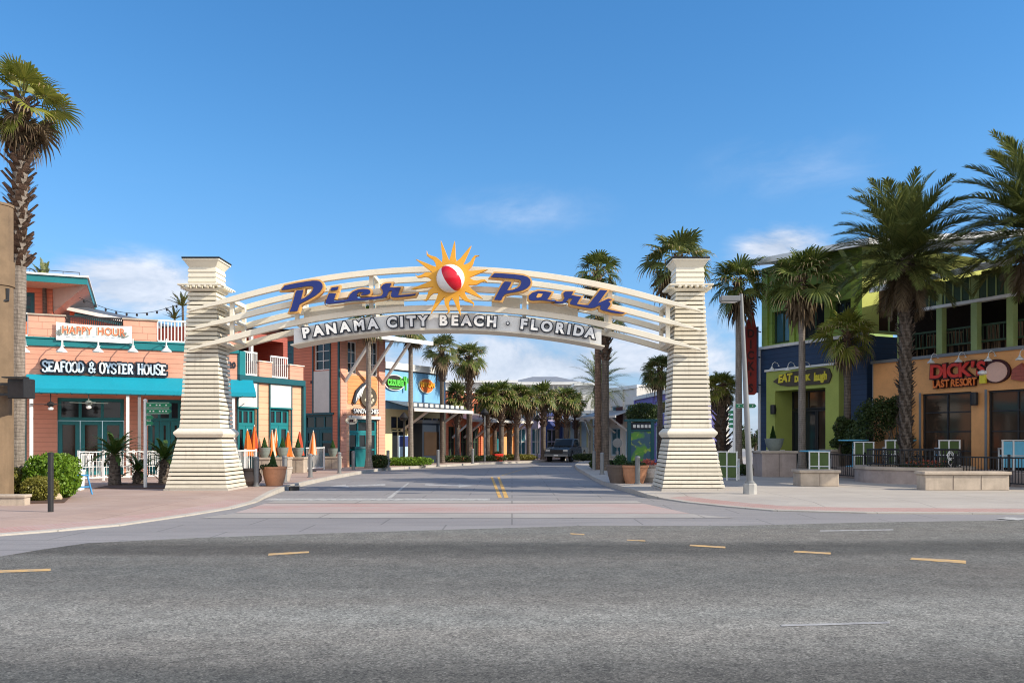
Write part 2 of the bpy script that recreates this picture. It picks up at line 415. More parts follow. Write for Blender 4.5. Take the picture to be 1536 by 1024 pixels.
M['trunkdk'] = trunkm('dark_palm_trunk', (.07,.055,.045,1), (.19,.15,.12,1), .13)
M['mulch'] = stonem('bark_mulch', (.09,.05,.035))
M['rock'] = stonem('sandstone_rock', (.50,.40,.27))
M['stem'] = stonem('woody_stem', (.12,.09,.06))

# ------------------------------------------------------------------ ground materials
def asphalt_dark():
    m, nt, b = nodes('worn_asphalt'); co = coords(nt)
    sep = N(nt, 'ShaderNodeSeparateXYZ'); nt.links.new(co, sep.inputs[0])
    big = noise(nt, coords(nt, (.10,.55,1)), 1.0, 5, .6); mid = noise(nt, co, 2.5, 6, .65)
    y = mth(nt, 'ADD', sep.outputs[1], mth(nt, 'MULTIPLY', mth(nt, 'SUBTRACT', big, .5), 1.8))
    y = mth(nt, 'ADD', y, mth(nt, 'MULTIPLY', mth(nt, 'ABSOLUTE', sep.outputs[0]), -.03))
    r = N(nt, 'ShaderNodeValToRGB'); nt.links.new(mapr(nt, y, 4, 18, 0, 1), r.inputs[0])
    el = r.color_ramp.elements
    stops = [(4.5,.38),(5.9,.48),(6.5,.82),(7.4,1.05),(8.2,.95),(9.2,.66),(10.6,.62),(11.5,.70),(12.2,.42),(12.9,.38),(13.7,.78),(15.5,.78)]
    while len(el) < len(stops): el.new(.5)
    for e, (p, v) in zip(el, stops): e.position = (p-4)/14; e.color = (v,v,v,1)
    vo = N(nt, 'ShaderNodeTexVoronoi'); vo.inputs['Scale'].default_value = 85; nt.links.new(co, vo.inputs['Vector'])
    v2 = N(nt, 'ShaderNodeTexVoronoi'); v2.inputs['Scale'].default_value = 38; nt.links.new(co, v2.inputs['Vector'])
    s1 = N(nt, 'ShaderNodeSeparateColor'); nt.links.new(vo.outputs['Color'], s1.inputs[0])
    s2 = N(nt, 'ShaderNodeSeparateColor'); nt.links.new(v2.outputs['Color'], s2.inputs[0])
    sp = mth(nt, 'ADD', mapr(nt, s1.outputs[0], 0, 1, .55, 1.25), mapr(nt, s2.outputs[1], 0, 1, -.28, .28))
    bright = mth(nt, 'MULTIPLY', mth(nt, 'GREATER_THAN', s1.outputs[2], .90), .6)
    sp = mth(nt, 'ADD', sp, bright)
    val = mth(nt, 'MULTIPLY', mth(nt, 'MULTIPLY', r.outputs[0], sp), mapr(nt, mid, .25, .75, .72, 1.22))
    x = mixrgb(nt, mapr(nt, big, .35, .65, 0, 1), (.235,.232,.21,1), (.245,.226,.198,1))
    x = mixrgb(nt, 1.0, x, val, 'MULTIPLY')
    ck = N(nt, 'ShaderNodeTexVoronoi', feature='DISTANCE_TO_EDGE'); ck.inputs['Scale'].default_value = .22
    wv = N(nt, 'ShaderNodeVectorMath', operation='ADD'); nn = N(nt, 'ShaderNodeTexNoise'); nn.inputs['Scale'].default_value = 1.1; nn.inputs['Detail'].default_value = 6
    nt.links.new(co, nn.inputs['Vector']); nt.links.new(co, wv.inputs[0]); nt.links.new(nn.outputs['Color'], wv.inputs[1]); nt.links.new(wv.outputs[0], ck.inputs['Vector'])
    x = mixrgb(nt, mth(nt, 'MULTIPLY', mapr(nt, ck.outputs['Distance'], 0, .006, 1, 0), .15), x, (.03,.03,.03,1))
    nt.links.new(x, b.inputs['Base Color']); b.inputs['Roughness'].default_value = .82; b.inputs['Specular IOR Level'].default_value = .3
    bump(nt, b, s1.outputs[0], .55, .012)
    return m
def asphalt_light():
    m, nt, b = nodes('pale_asphalt'); co = coords(nt)
    big = noise(nt, coords(nt, (.12,.5,1)), 1.0, 6, .62); fine = noise(nt, co, 55, 3, .7); mid = noise(nt, coords(nt, (.5,2.6,1)), 1.0, 6, .65)
    x = mixrgb(nt, mapr(nt, big, .3, .7, 0, 1), (.25,.235,.235,1), (.335,.315,.31,1))
    x = mixrgb(nt, mapr(nt, mid, .52, .72, 0, .4), x, (.14,.135,.14,1))
    x = mixrgb(nt, mapr(nt, fine, .35, .65, 0, .45), x, (.12,.115,.12,1))
    jx = N(nt, 'ShaderNodeTexBrick'); jx.inputs['Scale'].default_value = .2; jx.inputs['Mortar Size'].default_value = .0035
    jx.inputs['Color1'].default_value = jx.inputs['Color2'].default_value = (0,0,0,1); jx.inputs['Mortar'].default_value = (1,1,1,1)
    nt.links.new(co, jx.inputs['Vector'])
    x = mixrgb(nt, mth(nt, 'MULTIPLY', jx.outputs['Color'], .45), x, (.05,.05,.05,1))
    nt.links.new(x, b.inputs['Base Color']); b.inputs['Roughness'].default_value = .8; bump(nt, b, fine, .3, .008)
    return m
def pavingm(name, c, c2, slab=1.6):
    m, nt, b = nodes(name); co = coords(nt)
    n1 = noise(nt, co, .55, 6, .62); n2 = noise(nt, co, 30, 4, .65); n3 = noise(nt, coords(nt,(.4,1.6,1)), 1.0, 6, .65)
    x = mixrgb(nt, mapr(nt, n1, .3, .7, 0, 1), c+(1,), c2+(1,))
    x = mixrgb(nt, mapr(nt, n3, .52, .75, 0, .42), x, scl(c, .6)); x = mixrgb(nt, mapr(nt, n2, .45, .75, 0, .3), x, scl(c, .6))
    j = N(nt, 'ShaderNodeTexBrick'); j.offset = 0; j.inputs['Scale'].default_value = 1/slab; j.inputs['Mortar Size'].default_value = .006
    j.inputs['Color1'].default_value = j.inputs['Color2'].default_value = (0,0,0,1); j.inputs['Mortar'].default_value = (1,1,1,1)
    j.inputs['Brick Width'].default_value = 1; j.inputs['Row Height'].default_value = 1
    nt.links.new(co, j.inputs['Vector'])
    x = mixrgb(nt, mth(nt, 'MULTIPLY', j.outputs['Color'], .5), x, scl(c, .35))
    nt.links.new(x, b.inputs['Base Color']); b.inputs['Roughness'].default_value = .85; bump(nt, b, n2, .2, .006)
    return m
def brickpave(name, c1, c2, mort, sc=4.0, fade=0):
    m, nt, b = nodes(name); co = coords(nt)
    j = N(nt, 'ShaderNodeTexBrick'); j.inputs['Scale'].default_value = sc; j.inputs['Mortar Size'].default_value = .03
    j.inputs['Color1'].default_value = c1+(1,); j.inputs['Color2'].default_value = c2+(1,); j.inputs['Mortar'].default_value = mort+(1,)
    nt.links.new(co, j.inputs['Vector'])
    n1 = noise(nt, coords(nt, (.16,.5,1)), 1.0, 6, .65); n2 = noise(nt, co, 9, 5, .65)
    x = mixrgb(nt, mapr(nt, n2, .4, .75, 0, .45), j.outputs['Color'], scl(mort, .75))
    if fade: x = mixrgb(nt, mapr(nt, n1, .38, .62, .15, fade), x, (.42,.38,.36,1))
    nt.links.new(x, b.inputs['Base Color']); b.inputs['Roughness'].default_value = .85; bump(nt, b, j.outputs['Fac'], .3, .006)
    return m
def markm(name, c, wear=.5):
    m, nt, b = nodes(name); co = coords(nt)
    n = noise(nt, co, 6, 6, .7); n2 = noise(nt, co, 60, 3, .6)
    f = mth(nt, 'MULTIPLY', mapr(nt, n, .38, .6, 0, 1), wear); f = mth(nt, 'MAXIMUM', f, mapr(nt, n2, .55, .68, 0, .8))
    x = mixrgb(nt, f, c+(1,), (.23,.22,.22,1)); nt.links.new(x, b.inputs['Base Color']); b.inputs['Roughness'].default_value = .75
    return m
M['asphalt'] = asphalt_dark(); M['asphaltl'] = asphalt_light()
M['pavel'] = pavingm('pink_concrete', (.36,.25,.205), (.44,.33,.28)); M['paver'] = pavingm('pale_concrete', (.38,.34,.305), (.46,.42,.375), 2.4)
M['kerb'] = pavingm('kerb_concrete', (.40,.365,.32), (.48,.44,.39), 2.0)
M['redbrick'] = brickpave('red_brick_paving', (.36,.14,.115), (.45,.20,.165), (.43,.32,.28), 3.6, .5)
M['xwalk'] = brickpave('faded_brick_crossing', (.36,.17,.15), (.44,.23,.20), (.42,.32,.29), 3.0, .85)
M['xband'] = pavingm('worn_concrete_band', (.31,.285,.265), (.39,.365,.34), 4.0)
M['markw'] = markm('white_road_paint', (.56,.55,.53), .85); M['marky'] = markm('yellow_road_paint', (.72,.40,.06), .45)
M['marko'] = markm('amber_road_paint', (.70,.42,.13), .6)
M['dirt'] = pavingm('far_ground_surface', (.30,.29,.27), (.36,.34,.31), 6)

# ------------------------------------------------------------------ the ground
g = MB(); g.prismXY([(-400,-60),(400,-60),(400,900),(-400,900)], None, -.03); struct('ground', g, M['dirt'])
far_edge = [(-400,2),(-60,4.5)] + [G(p,q) for p,q in ((-200,860),(0,834),(60,824),(130,814),(300,806),(500,799),(870,788),(1100,788),(1300,783),(1536,779.5),(1750,776))] + [(60,18),(400,18)]
# light asphalt under everything at z=-.006, the dark cross street on top of it
g = MB(); g.prismXY([(-400,-40),(400,-40),(400,34),(60,34),(40,120),(-40,120),(-60,34),(-400,34)], None, -.008); struct('side_road', g, M['asphaltl'])
g = MB(); g.prismXY([(-400,-38)] + far_edge + [(400,-38)], None, 0.0); struct('road', g, M['asphalt'])

# kerb lines (photo pixels at road level, height of the edge)
LE = [(-420,868,.02),(-200,828,.02),(0,803,.02),(90,796,.02),(180,788,.02),(290,772,.02),(350,762,.02),(385,753,.03),(399,746,.06),(412,741,.11),(430,734,.13),(470,724.5,.13),(510,716,.13),(545,709.5,.13),(575,705,.13),(640,701,.13),(720,696.5,.13),(800,693.5,.13),(870,689,.13)]
RE = [(2100,778,.02),(1700,773,.02),(1536,771,.02),(1300,769.5,.02),(1160,766,.02),(1090,760,.02),(1030,753.5,.02),(995,748.5,.03),(970,745.5,.09),(945,738.5,.13),(923,732,.13),(905,727,.13),(890,719.5,.13),(878,712,.13),(866,705,.13),(862,700,.13),(868,695.5,.13),(890,691,.13)]
def pave(edge, side, mk, mf, far, red=None):
    e = [(G(p,q,.0), z) for p,q,z in edge]
    P = [Vector(a[0]) for a in e]; Z = [a[1] for a in e]; nr = []
    for k in range(len(P)):
        d = (P[min(k+1,len(P)-1)] - P[max(k-1,0)]).normalized(); nr.append(Vector((-d.y, d.x))*side)
    def off(t): return [p+n*t for p,n in zip(P,nr)]
    E0, E1, E2, E3 = P, off(.16), off(.72), off(1.5)
    def zz(k, t): return Z[k] + (SW-Z[k])*t
    ke = MB(); kr = MB(); kf = MB()
    for k in range(len(P)-1):
        def q(mb, A, B, ta, tb):
            pts = [(A[k].x,A[k].y,zz(k,ta)),(A[k+1].x,A[k+1].y,zz(k+1,ta)),(B[k+1].x,B[k+1].y,zz(k+1,tb)),(B[k].x,B[k].y,zz(k,tb))]
            if side < 0: pts = pts[::-1]
            mb.face(pts)
        pts = [(E0[k].x,E0[k].y,-.03),(E0[k+1].x,E0[k+1].y,-.03),(E0[k+1].x,E0[k+1].y,Z[k+1]),(E0[k].x,E0[k].y,Z[k])]
        ke.face(pts if side > 0 else pts[::-1])
        q(ke, E0, E1, 0, .1)
        q(kr if red and red(edge[k][0]) else kf, E1, E2, .1, .45)
        q(kf, E2, E3, .45, 1)
    kf.prismXY([tuple(p) for p in E3] + far, None, SW)
    return ke, kr, kf
ke, kr, kf = pave(LE, 1, 0, 0, [(12,78),(-10,84),(-90,80),(-90,9)], lambda p: p < 380)
struct('kerb', ke, M['kerb']); struct('brick_paving', kr, M['redbrick']); struct('pavement', kf, M['pavel'])
ke, kr, kf = pave(RE, -1, 0, 0, [(11,78),(90,80),(90,18)], lambda p: p > 1000)
struct('kerb', ke, M['kerb']); struct('brick_paving', kr, M['redbrick']); struct('pavement', kf, M['paver'])

# crossing bands and painted lines (each 4 mm above the sheet below)
def poly(pts, z=0.0): return [G(p,q,z) for p,q in pts]
def sheet(name, pts, mat, z=.0):
    g = MB(); g.prismXY(poly(pts), None, z); return struct(name, g, mat)
sheet('brick_crossing', [(352,768.5),(398,754.5),(965,754.5),(1035,769.5)], M['xwalk'], -.003)
sheet('concrete_band', [(300,776),(352,769),(1035,770),(1100,776)], M['xband'], -.003)
sheet('concrete_band', [(399,754),(412,750.5),(955,750.5),(964,754)], M['xband'], -.003)
sheet('stop_line', [(396,749.8),(405,746.8),(735,746.8),(735,749.8)], M['markw'], -.003)
sheet('lane_line', [(580,746.4),(587,746.4),(614,724),(611,724)], M['markw'], -.003)
for a in ((739,763),(747,773)):
    w = 5.5
    sheet('centre_line', [(a[0]+8.5,746),(a[0]+8.5+w,746),(a[0]-3+w*.6,715),(a[0]-3,715)] if a[0]==739 else [(756.5,746),(763,746),(749.5,715),(746,715)], M['marky'], -.003)
sheet('centre_line', [(752,712.5),(754,712.5),(800,699),(799,699)], M['marky'], -.003)
# lane arrows, turned towards the junction
sheet('lane_arrow', [(493,728.5),(519,725.8),(519,727.6),(578,725.2),(578,728),(522,729),(524,731)], M['markw'], -.003)
sheet('lane_arrow', [(712,727.8),(688,725.4),(688,727),(638,725.4),(637,727.6),(688,728.6),(688,730.6)], M['markw'], -.003)
for q in ([(-60,861),(-60,857),(76,852.5),(76,856)], [(402,833),(403,830),(463,826.5),(464,829)], [(1034,818.5),(1036,816.5),(1088,819.5),(1088,822)],
          [(1190,828),(1192,825.8),(1246,828.5),(1246,831.3)], [(1365,838.8),(1368,836),(1449,840.5),(1449,845)], [(855,800.8),(856,799.4),(876,800.6),(877,802.2)], [(940,810.3),(941,809.3),(968,810.2),(968,811.6)]):
    sheet('lane_dash', q, M['marko'], .004)
sheet('road_marking', [(1494,777.5),(1512,775.2),(1545,777.4),(1528,780)], M['markw'], .004)
sheet('road_marking', [(1230,796.8),(1230,795.2),(1340,793.4),(1340,795)], markm('worn_white_paint', (.45,.44,.43), .8), .004)
sheet('road_marking', [(1172,939.5),(1172,936.5),(1335,932),(1335,935)], markm('scraped_white_paint', (.46,.45,.43), .9), .004)
g = MB(); x, y = G(758, 741.5); 
# ------------------------------------------------------------------ vegetation
def basis(az, el, roll=0):
    x = Vector((math.cos(az)*math.cos(el), math.sin(az)*math.cos(el), math.sin(el)))
    y = Vector((-math.sin(az), math.cos(az), 0)); z = x.cross(y)
    if roll: y, z = y*math.cos(roll)+z*math.sin(roll), z*math.cos(roll)-y*math.sin(roll)
    return x, y, z
def fan(mb, O, az, el, Lp, R, n, rnd, mats, stalk=True, droop=.35, roll=0):
    """one palmate leaf: stalk, pleated joined half, split drooping tips; mats = (leaf, tip, stalk)"""
    x, y, z = basis(az, el, roll); O = Vector(O)
    x2, _, z2 = basis(az, el-.35, roll)
    H = O + x*Lp*.55 + x2*Lp*.45
    if stalk:
        mb.mi = mats[2]; w = .022*R/.8
        mid = O+x*Lp*.55
        for a, b in ((O, mid), (mid, H)): mb.face((a-y*w, a+y*w, b+y*w*.7, b-y*w*.7))
    xf, yf, zf = basis(az, el-.45, roll); spread = 2.0
    hw = spread/n*1.02
    for k in range(n):
        a = -spread + 2*spread*(k+.5)/n
        rr = R*(1-.22*abs(a)/spread)*rnd.uniform(.86,1.06)
        d = xf*math.cos(a) + yf*math.sin(a); s = yf*math.cos(a) - xf*math.sin(a)
        cup = zf*(.22*abs(math.sin(a)))*rr*.5
        p0 = H + d*rr*.06; p1 = H + d*rr*.52 + cup; sag = Vector((0,0,-1))*droop*rr*rnd.uniform(.4,1.5)
        p2 = H + d*rr*.80 + cup*1.2 + sag*.30; p3 = H + d*rr*(1-.12*droop) + cup + sag*.95
        w1 = rr*.52*math.tan(hw)*.96; w0 = w1*.12; w2 = w1*.55; pl = zf*w1*.45
        mb.mi = mats[0]
        i = [mb.P(q) for q in (p0-s*w0, p0+s*w0, p1-s*w1, p1+pl, p1+s*w1, p2-s*w2, p2+s*w2, p3)]
        mb.fi((i[0],i[3],i[2])); mb.fi((i[0],i[1],i[3])); mb.fi((i[1],i[4],i[3]))
        mb.fi((i[2],i[3],i[5])); mb.fi((i[3],i[4],i[6])); mb.fi((i[3],i[6],i[5]))
        mb.mi = mats[1] if rnd.random() < .75 else mats[0]
        mb.fi((i[5],i[6],i[7]))
def pinnate(mb, O, az, el, L, n, rnd, mats, droop=.6, lw=.016, ll=.26, vee=.5):
    """one feather leaf: curved rachis with two rows of narrow leaflets"""
    O = Vector(O); pts = []; p = O.copy(); e = el; step = L/n
    for k in range(n+1):
        pts.append((p.copy(), e)); e -= droop*(1.6*k/n+.2)/n; p = p + Vector((math.cos(az)*math.cos(e), math.sin(az)*math.cos(e), math.sin(e)))*step
    mb.mi = mats[1]
    for (a, ea), (b, eb), k in zip(pts, pts[1:], range(n)):
        y = Vector((-math.sin(az), math.cos(az), 0)); w = .03*L/2.6*(1-k/n*.8); z = Vector((0,0,w*.8))
        mb.face((a-y*w, b-y*w*.8, b+z, a+z)); mb.face((a+z, b+z, b+y*w*.8, a+y*w))
    mb.mi = mats[0]
    for k in range(int(n*.14), n+1):
        p, e = pts[k]; x, y, z = basis(az, e); t = k/n
        l = L*ll*(math.sin(math.pi*min(1, .16+t*.80))**.6)*rnd.uniform(.85,1.1)
        for sd in (-1, 1):
            for j in (0, .5):
                pp = p + x*step*j
                fa = .75-.25*t + rnd.uniform(-.12,.12); va = vee*rnd.uniform(.3,1.3)
                d = (x*math.cos(fa) + (y*sd*math.cos(va)+z*math.sin(va))*math.sin(fa)).normalized()
                wv = d.cross(z).normalized()*lw*L/2.6; q1 = pp+d*l*.55+Vector((0,0,-.03*l)); q2 = pp+d*l+Vector((0,0,-.18*l))
                i = [mb.P(v) for v in (pp-wv*.5, pp+wv*.5, q1+wv, q1-wv, q2)]
                mb.fi((i[0],i[1],i[2],i[3])); mb.fi((i[3],i[2],i[4]))
def trunkmesh(h, r0, r1, rnd, lean=(0,0), flare=1.5, n=12, seg=14, boots=0, bootw=.09):
    m = MB(); pts = []; rr = []
    for k in range(seg+1):
        t = k/seg; pts.append((lean[0]*t*t, lean[1]*t*t, h*t)); fl = 1+(flare-1)*max(0,1-t*h/.7)**2
        rr.append((r0+(r1-r0)*t)*fl*rnd.uniform(.96,1.04))
    m.tube(pts, rr, n)
    return m if not boots else bootmesh(h, r0, r1, rnd, lean, boots, bootw, m)
def bootmesh(h, r0, r1, rnd, lean, boots, bootw, m=None):
    m = m or MB()
    if boots:
        z = h*(1-boots)
        while z < h*1.0:
            t = z/h; r = r0+(r1-r0)*t
            for j in range(6):
                a = 2*math.pi*j/6 + z*9.1 + rnd.uniform(-.2,.2); x, y, zz = basis(a, 1.0)
                p = Vector((lean[0]*t*t, lean[1]*t*t, z)) + Vector((math.cos(a), math.sin(a), 0))*r*.8
                l = bootw*2.4*rnd.uniform(.7,1.4); w = bootw*rnd.uniform(.5,.75); out = rnd.uniform(.5,1.0)
                q = p + (x*.8+Vector((math.cos(a),math.sin(a),0))*out*.4)*l
                m.fi([m.P(v) for v in (p-y*w, p+y*w, q+y*w*.5, q-y*w*.5)]); m.fi([m.P(v) for v in (p-y*w-Vector((0,0,.03)), q-y*w*.5-zz*.02, q+y*w*.5-zz*.02, p+y*w-Vector((0,0,.03)))])
            z += bootw*1.15
    return m
def fan_palm(name, label, x, y, h, R, seed, n=24, leaf='palm', trunk='trunk', r0=.16, r1=.12, boots=.1, nl=20, skirt=12, group=None, z0=SW, lean=(0,0), flare=1.5, lp=None, droop=.2, wind=0):
    rnd = random.Random(seed); t = thing(name, label, 'palm tree', (x,y,z0), 0, group)
    trunkmesh(h, r0, r1, rnd, lean, flare).build('trunk', M[trunk], t)
    if boots: bootmesh(h, r0, r1, rnd, lean, boots, max(.06, r1*.75)).build('frond_stubs', M['trunkbr'], t)
    top = Vector((lean[0], lean[1], h-.1)); m = MB(); lp = lp or R*.75
    for k in range(n):
        a = k*2.39996 + rnd.uniform(-.25,.25); f = (k+.5)/n
        el = 1.45 - f*2.0 + rnd.uniform(-.25,.25)
        if wind: a += wind*math.sin(a)*.5
        fan(m, top+Vector((0,0,-.35*f*R*.6)), a, el, lp*rnd.uniform(.75,1.15)*(1-.25*(f<.2)), R*rnd.uniform(.75,1.05)*(1-.1*f), nl, rnd, (0,1 if f>.25 else 0,2), droop=droop+f*.25, roll=rnd.uniform(-.6,.6))
    m.build('crown', [M[leaf], M['palmtip'], M['petiole']], t)
    if skirt:
        m = MB()
        for k in range(skirt):
            a = k*2.39996+rnd.uniform(-.3,.3); el = -.95 + rnd.uniform(-.45,.75)
            fan(m, top+Vector((0,0,-.3*R-rnd.uniform(0,.5)*R)), a, el, lp*rnd.uniform(.25,.8), R*rnd.uniform(.4,.8), max(7,nl-10), rnd, (0,0,0), droop=rnd.uniform(.3,1.0), roll=rnd.uniform(-1.4,1.4))
        m.build('dead_frond_skirt', M['palmdead'], t)
    return t
def date_palm(name, label, x, y, h, R, seed, n=60, nl=26, leaf='palmdk', r0=.28, r1=.25, group=None, z0=SW, trunk='trunkdk'):
    rnd = random.Random(seed); t = thing(name, label, 'palm tree', (x,y,z0), 0, group)
    trunkmesh(h, r0, r1, rnd, flare=1.25, boots=.96, bootw=.085).build('trunk', M[trunk], t)
    m = MB(); top = Vector((0,0,h))
    for k in range(n):
        f = (k+.5)/n; a = k*2.39996+rnd.uniform(-.15,.15); el = 1.45-f*1.85+rnd.uniform(-.1,.1)
        pinnate(m, top+Vector((0,0,.25-.5*f)), a, el, R*rnd.uniform(.86,1.06)*(1-.12*(f>.8)), nl, rnd, (0,1), droop=.35+.6*(1-abs(f-.5)), vee=.55)
    m.build('crown', [M[leaf], M['petiole']], t)
    m = MB()
    for k in range(int(n*.28)):
        a = k*2.39996*1.03; pinnate(m, top+Vector((0,0,-.25)), a, -.95+rnd.uniform(-.3,.35), R*rnd.uniform(.45,.7), int(nl*.7), rnd, (0,0), droop=.5)
    m.build('dead_frond_skirt', M['palmdead'], t)
    b = MB(); b.lathe([(r1*.9,0),(r1*1.7,.35),(r1*1.5,.7),(r1*.7,.95)], 12, (0,0,h-.7)); b.build('frond_base', M['trunkdk'], t)
    return t
def leafcloud(mb, c, r, n, size, rnd, power=2.0, shell=.45, flat=.35):
    """leaf-sized quads spread through a rounded volume, denser to the outside"""
    c = Vector(c)
    for k in range(n):
        while True:
            p = Vector((rnd.uniform(-1,1), rnd.uniform(-1,1), rnd.uniform(-1,1)))
            q = (abs(p.x)**power+abs(p.y)**power+abs(p.z)**power)**(1/power)
            if shell < q < 1: break
        lump = 1+.10*math.sin(p.x*7+c.x*3)*math.sin(p.y*6+1)*math.cos(p.z*7+2)
        p = Vector((p.x*r[0], p.y*r[1], p.z*r[2]))*lump + c
        a = Vector((rnd.gauss(0,1), rnd.gauss(0,1), rnd.gauss(0,1)*.7+flat)).normalized()
        u = a.orthogonal().normalized(); w = a.cross(u); t = rnd.uniform(0, 6.28); u, w = u*math.cos(t)+w*math.sin(t), w*math.cos(t)-u*math.sin(t)
        s = size*rnd.uniform(.6,1.3)
        mb.face((p-u*s, p+w*s*.5, p+u*s, p-w*s*.5))
def shrub(name, label, x, y, z, r, n, size, seed, mat, group=None, power=2.0, cat='shrub', shell=.45, stems=True):
    rnd = random.Random(seed); t = thing(name, label, cat, (x,y,z), 0, group)
    m = MB(); leafcloud(m, (0,0,r[2]*1.02), r, n, size, rnd, power, shell); m.build('foliage', M[mat], t)
    if stems:
        s = MB()
        for k in range(7):
            a = rnd.uniform(0,6.28); s.tube(((rnd.uniform(-.2,.2)*r[0],rnd.uniform(-.2,.2)*r[1],0),(math.cos(a)*r[0]*.3,math.sin(a)*r[1]*.3,r[2]*.7),(math.cos(a)*r[0]*.6,math.sin(a)*r[1]*.6,r[2]*1.5)), [.03*r[2],.02*r[2],.008*r[2]], 5)
        s.build('stem', M['stem'], t)
    return t

# --- tall palm at the left edge
Y = 21.6
fan_palm('fan_palm', 'very tall palm with shaggy upper trunk towering over the left end of the street', XA(25,Y), Y, ZA(148,Y)-SW, .85, 3, n=26, leaf='palmyel', trunk='trunk', r0=.19, r1=.17, boots=.42, nl=26, skirt=26, lean=(.14,0), lp=.72, droop=.12)
# --- palms seen along the avenue
GA = 'tall palms along the avenue'
for (px, Y, cy, R, sd, lb, kw) in [
    (553, 44.8, 478, .85, 11, 'slim palm with smooth grey trunk directly before the corner tower door', dict(trunk='trunk', r0=.16, r1=.12, skirt=8)),
    (616, 50, 492, .8, 12, 'slim palm standing in front of the sky blue shop', dict(r0=.16, r1=.12, skirt=10)),
    (663, 55, 520, .95, 13, 'dark shaggy palm beside the orange oval sign', dict(leaf='palmdk', trunk='trunkdk', r0=.15, r1=.14, skirt=16, boots=.3)),
    (704, 57, 533, 1.0, 14, 'bushy bright palm, tallest of those left of the yellow road lines', dict(trunk='trunkdk', r0=.2, r1=.18, n=34, boots=.5, skirt=14)),
    (897, 43, 405, .98, 15, 'front one of the two towering palms close together right of the road', dict(trunk='trunkbr', r0=.17, r1=.16, boots=.04, skirt=14, n=24)),
    (908, 41.8, 470, .8, 16, 'rear darker trunk of the two close palms right of the road', dict(trunk='trunkdk', r0=.18, r1=.18, boots=.3, skirt=16, leaf='palmdk')),
    (1018, 38, 386, 1.2, 17, 'palm whose crown rises over the top of the right arch pillar', dict(n=26, r0=.2, r1=.17, skirt=18, leaf='palmdk')),
    (1108, 40, 420, 1.15, 18, 'palm with pale straight trunk behind the street lamp', dict(trunk='trunk', r0=.17, r1=.14, n=26, skirt=22)),
    (1203, 37, 412, 1.2, 19, 'palm with pale trunk crossing in front of the lime green entrance', dict(trunk='trunk', r0=.17, r1=.13, n=26, skirt=26)),
    (990, 45, 552, .8, 20, 'round dark palm just left of the right arch pillar', dict(leaf='palmdk', trunk='trunkdk', n=40, skirt=8)),
    (1271, 35.4, 497, .95, 21, 'short yellowish palm against the navy wall corner', dict(leaf='palmyel', trunk='trunkdk', n=30, skirt=10)),
    (1082, 43, 577, .72, 22, 'short thick palm between the right arch pillar and the street lamp', dict(leaf='palmyel', trunk='trunkdk', r0=.25, r1=.25, n=44, skirt=14, boots=.9)),
]:
    fan_palm('fan_palm', lb, XA(px,Y), Y, ZA(cy,Y)-SW, R, sd, group=GA, **kw)
GB = 'short palms at the far end of the avenue'
protos = []
for i, (px, Y, cy, sc, lb) in enumerate([(731,60,592,1,'short palm left of the far orange shop front'),(752,61,588,1,'short palm right before the far orange shop front'),(775,62,590,1,'short palm between the orange and the lavender shop fronts'),
        (793,63,594,.9,'short palm before the lavender shop front'),(815,66,590,1.0,'short palm before the dark indigo shop front'),(849,70,594,1.15,'short palm behind the parked pickup'),(686,59,590,.9,'small palm behind the bushy bright palm'),(836,72,602,1.0,'small palm half hidden, left of the pickup roof'),(742,66,602,.95,'shaded short palm behind the gap of the far orange shop palms'),(764,67,600,1.05,'short palm behind the second pair of far palms'),(864,74,603,.9,'small distant palm right above the pickup roof')]):
    if i < 3: o = fan_palm('cabbage_palm', lb, XA(px,Y), Y, ZA(cy,Y)-SW, .95, 40+i, n=30, leaf='palm', trunk='trunkdk', r0=.17, r1=.19, nl=12, skirt=10, droop=.12, group=GB, boots=.5, lp=.6); protos.append((o, ZA(cy,Y)-SW))
    else:
        o, hh = protos[i % 3]; dup(o, (XA(px,Y), Y, SW), i*1.3, lb, (sc, sc, (ZA(cy,Y)-SW)/hh))
# --- date palms
date_palm('date_palm', 'large feathery date palm rising from the round stone planter', XA(1358,30), 30, ZA(388,30)-SW, 2.85, 31, n=92, nl=40, r0=.22, r1=.19)
date_palm('date_palm', 'large date palm at the right edge, its trunk outside the picture', XA(1560,27.5), 27.5, ZA(345,27.5)-SW, 3.1, 32, n=92, nl=40)
date_palm('date_palm', 'spreading date palm behind the two close trunks right of the road', XA(899,56), 56, ZA(580,56)-SW, 2.3, 33, n=52, nl=16, leaf='palm')
# --- cycads on the left
def cycad(label, px, base, top, seed, L):
    Y = YB(base); rnd = random.Random(seed); t = thing('cycad', label, 'plant', (XA(px,Y),Y,SW), 0, 'sago palms in front of the restaurant')
    h = max(.25, ZA(top,Y)-SW-.55*L)
    m = MB(); m.tube(((0,0,0),(0,0,h*.5),(0,0,h)), [.2,.18,.13], 12); 
    for k in range(60):
        a = k*2.4; z = h*(k+.5)/60; x,y,zz = basis(a, .7); p = Vector((math.cos(a)*.17, math.sin(a)*.17, z)); q = p+x*.1
        m.face((p-y*.035,p+y*.035,q+y*.01,q-y*.01))
    m.build('trunk', M['trunkdk'], t); m = MB()
    for k in range(36):
        f = (k+.5)/36; pinnate(m, (0,0,h), k*2.4+rnd.uniform(-.1,.1), 1.25-f*1.35, L*rnd.uniform(.85,1.1), 18, rnd, (0,1), droop=.9, lw=.04, ll=.17, vee=.35)
    m.build('crown', [M['cycad'], M['petiole']], t); return t
cycad('largest sago palm left of the green direction signs', 172, 728, 655, 51, 1.05)
cycad('small low sago palm under the green direction signs', 208, 726, 690, 52, .7)
cycad('sago palm tucked against the left arch pillar', 247, 726, 664, 53, 1.0)
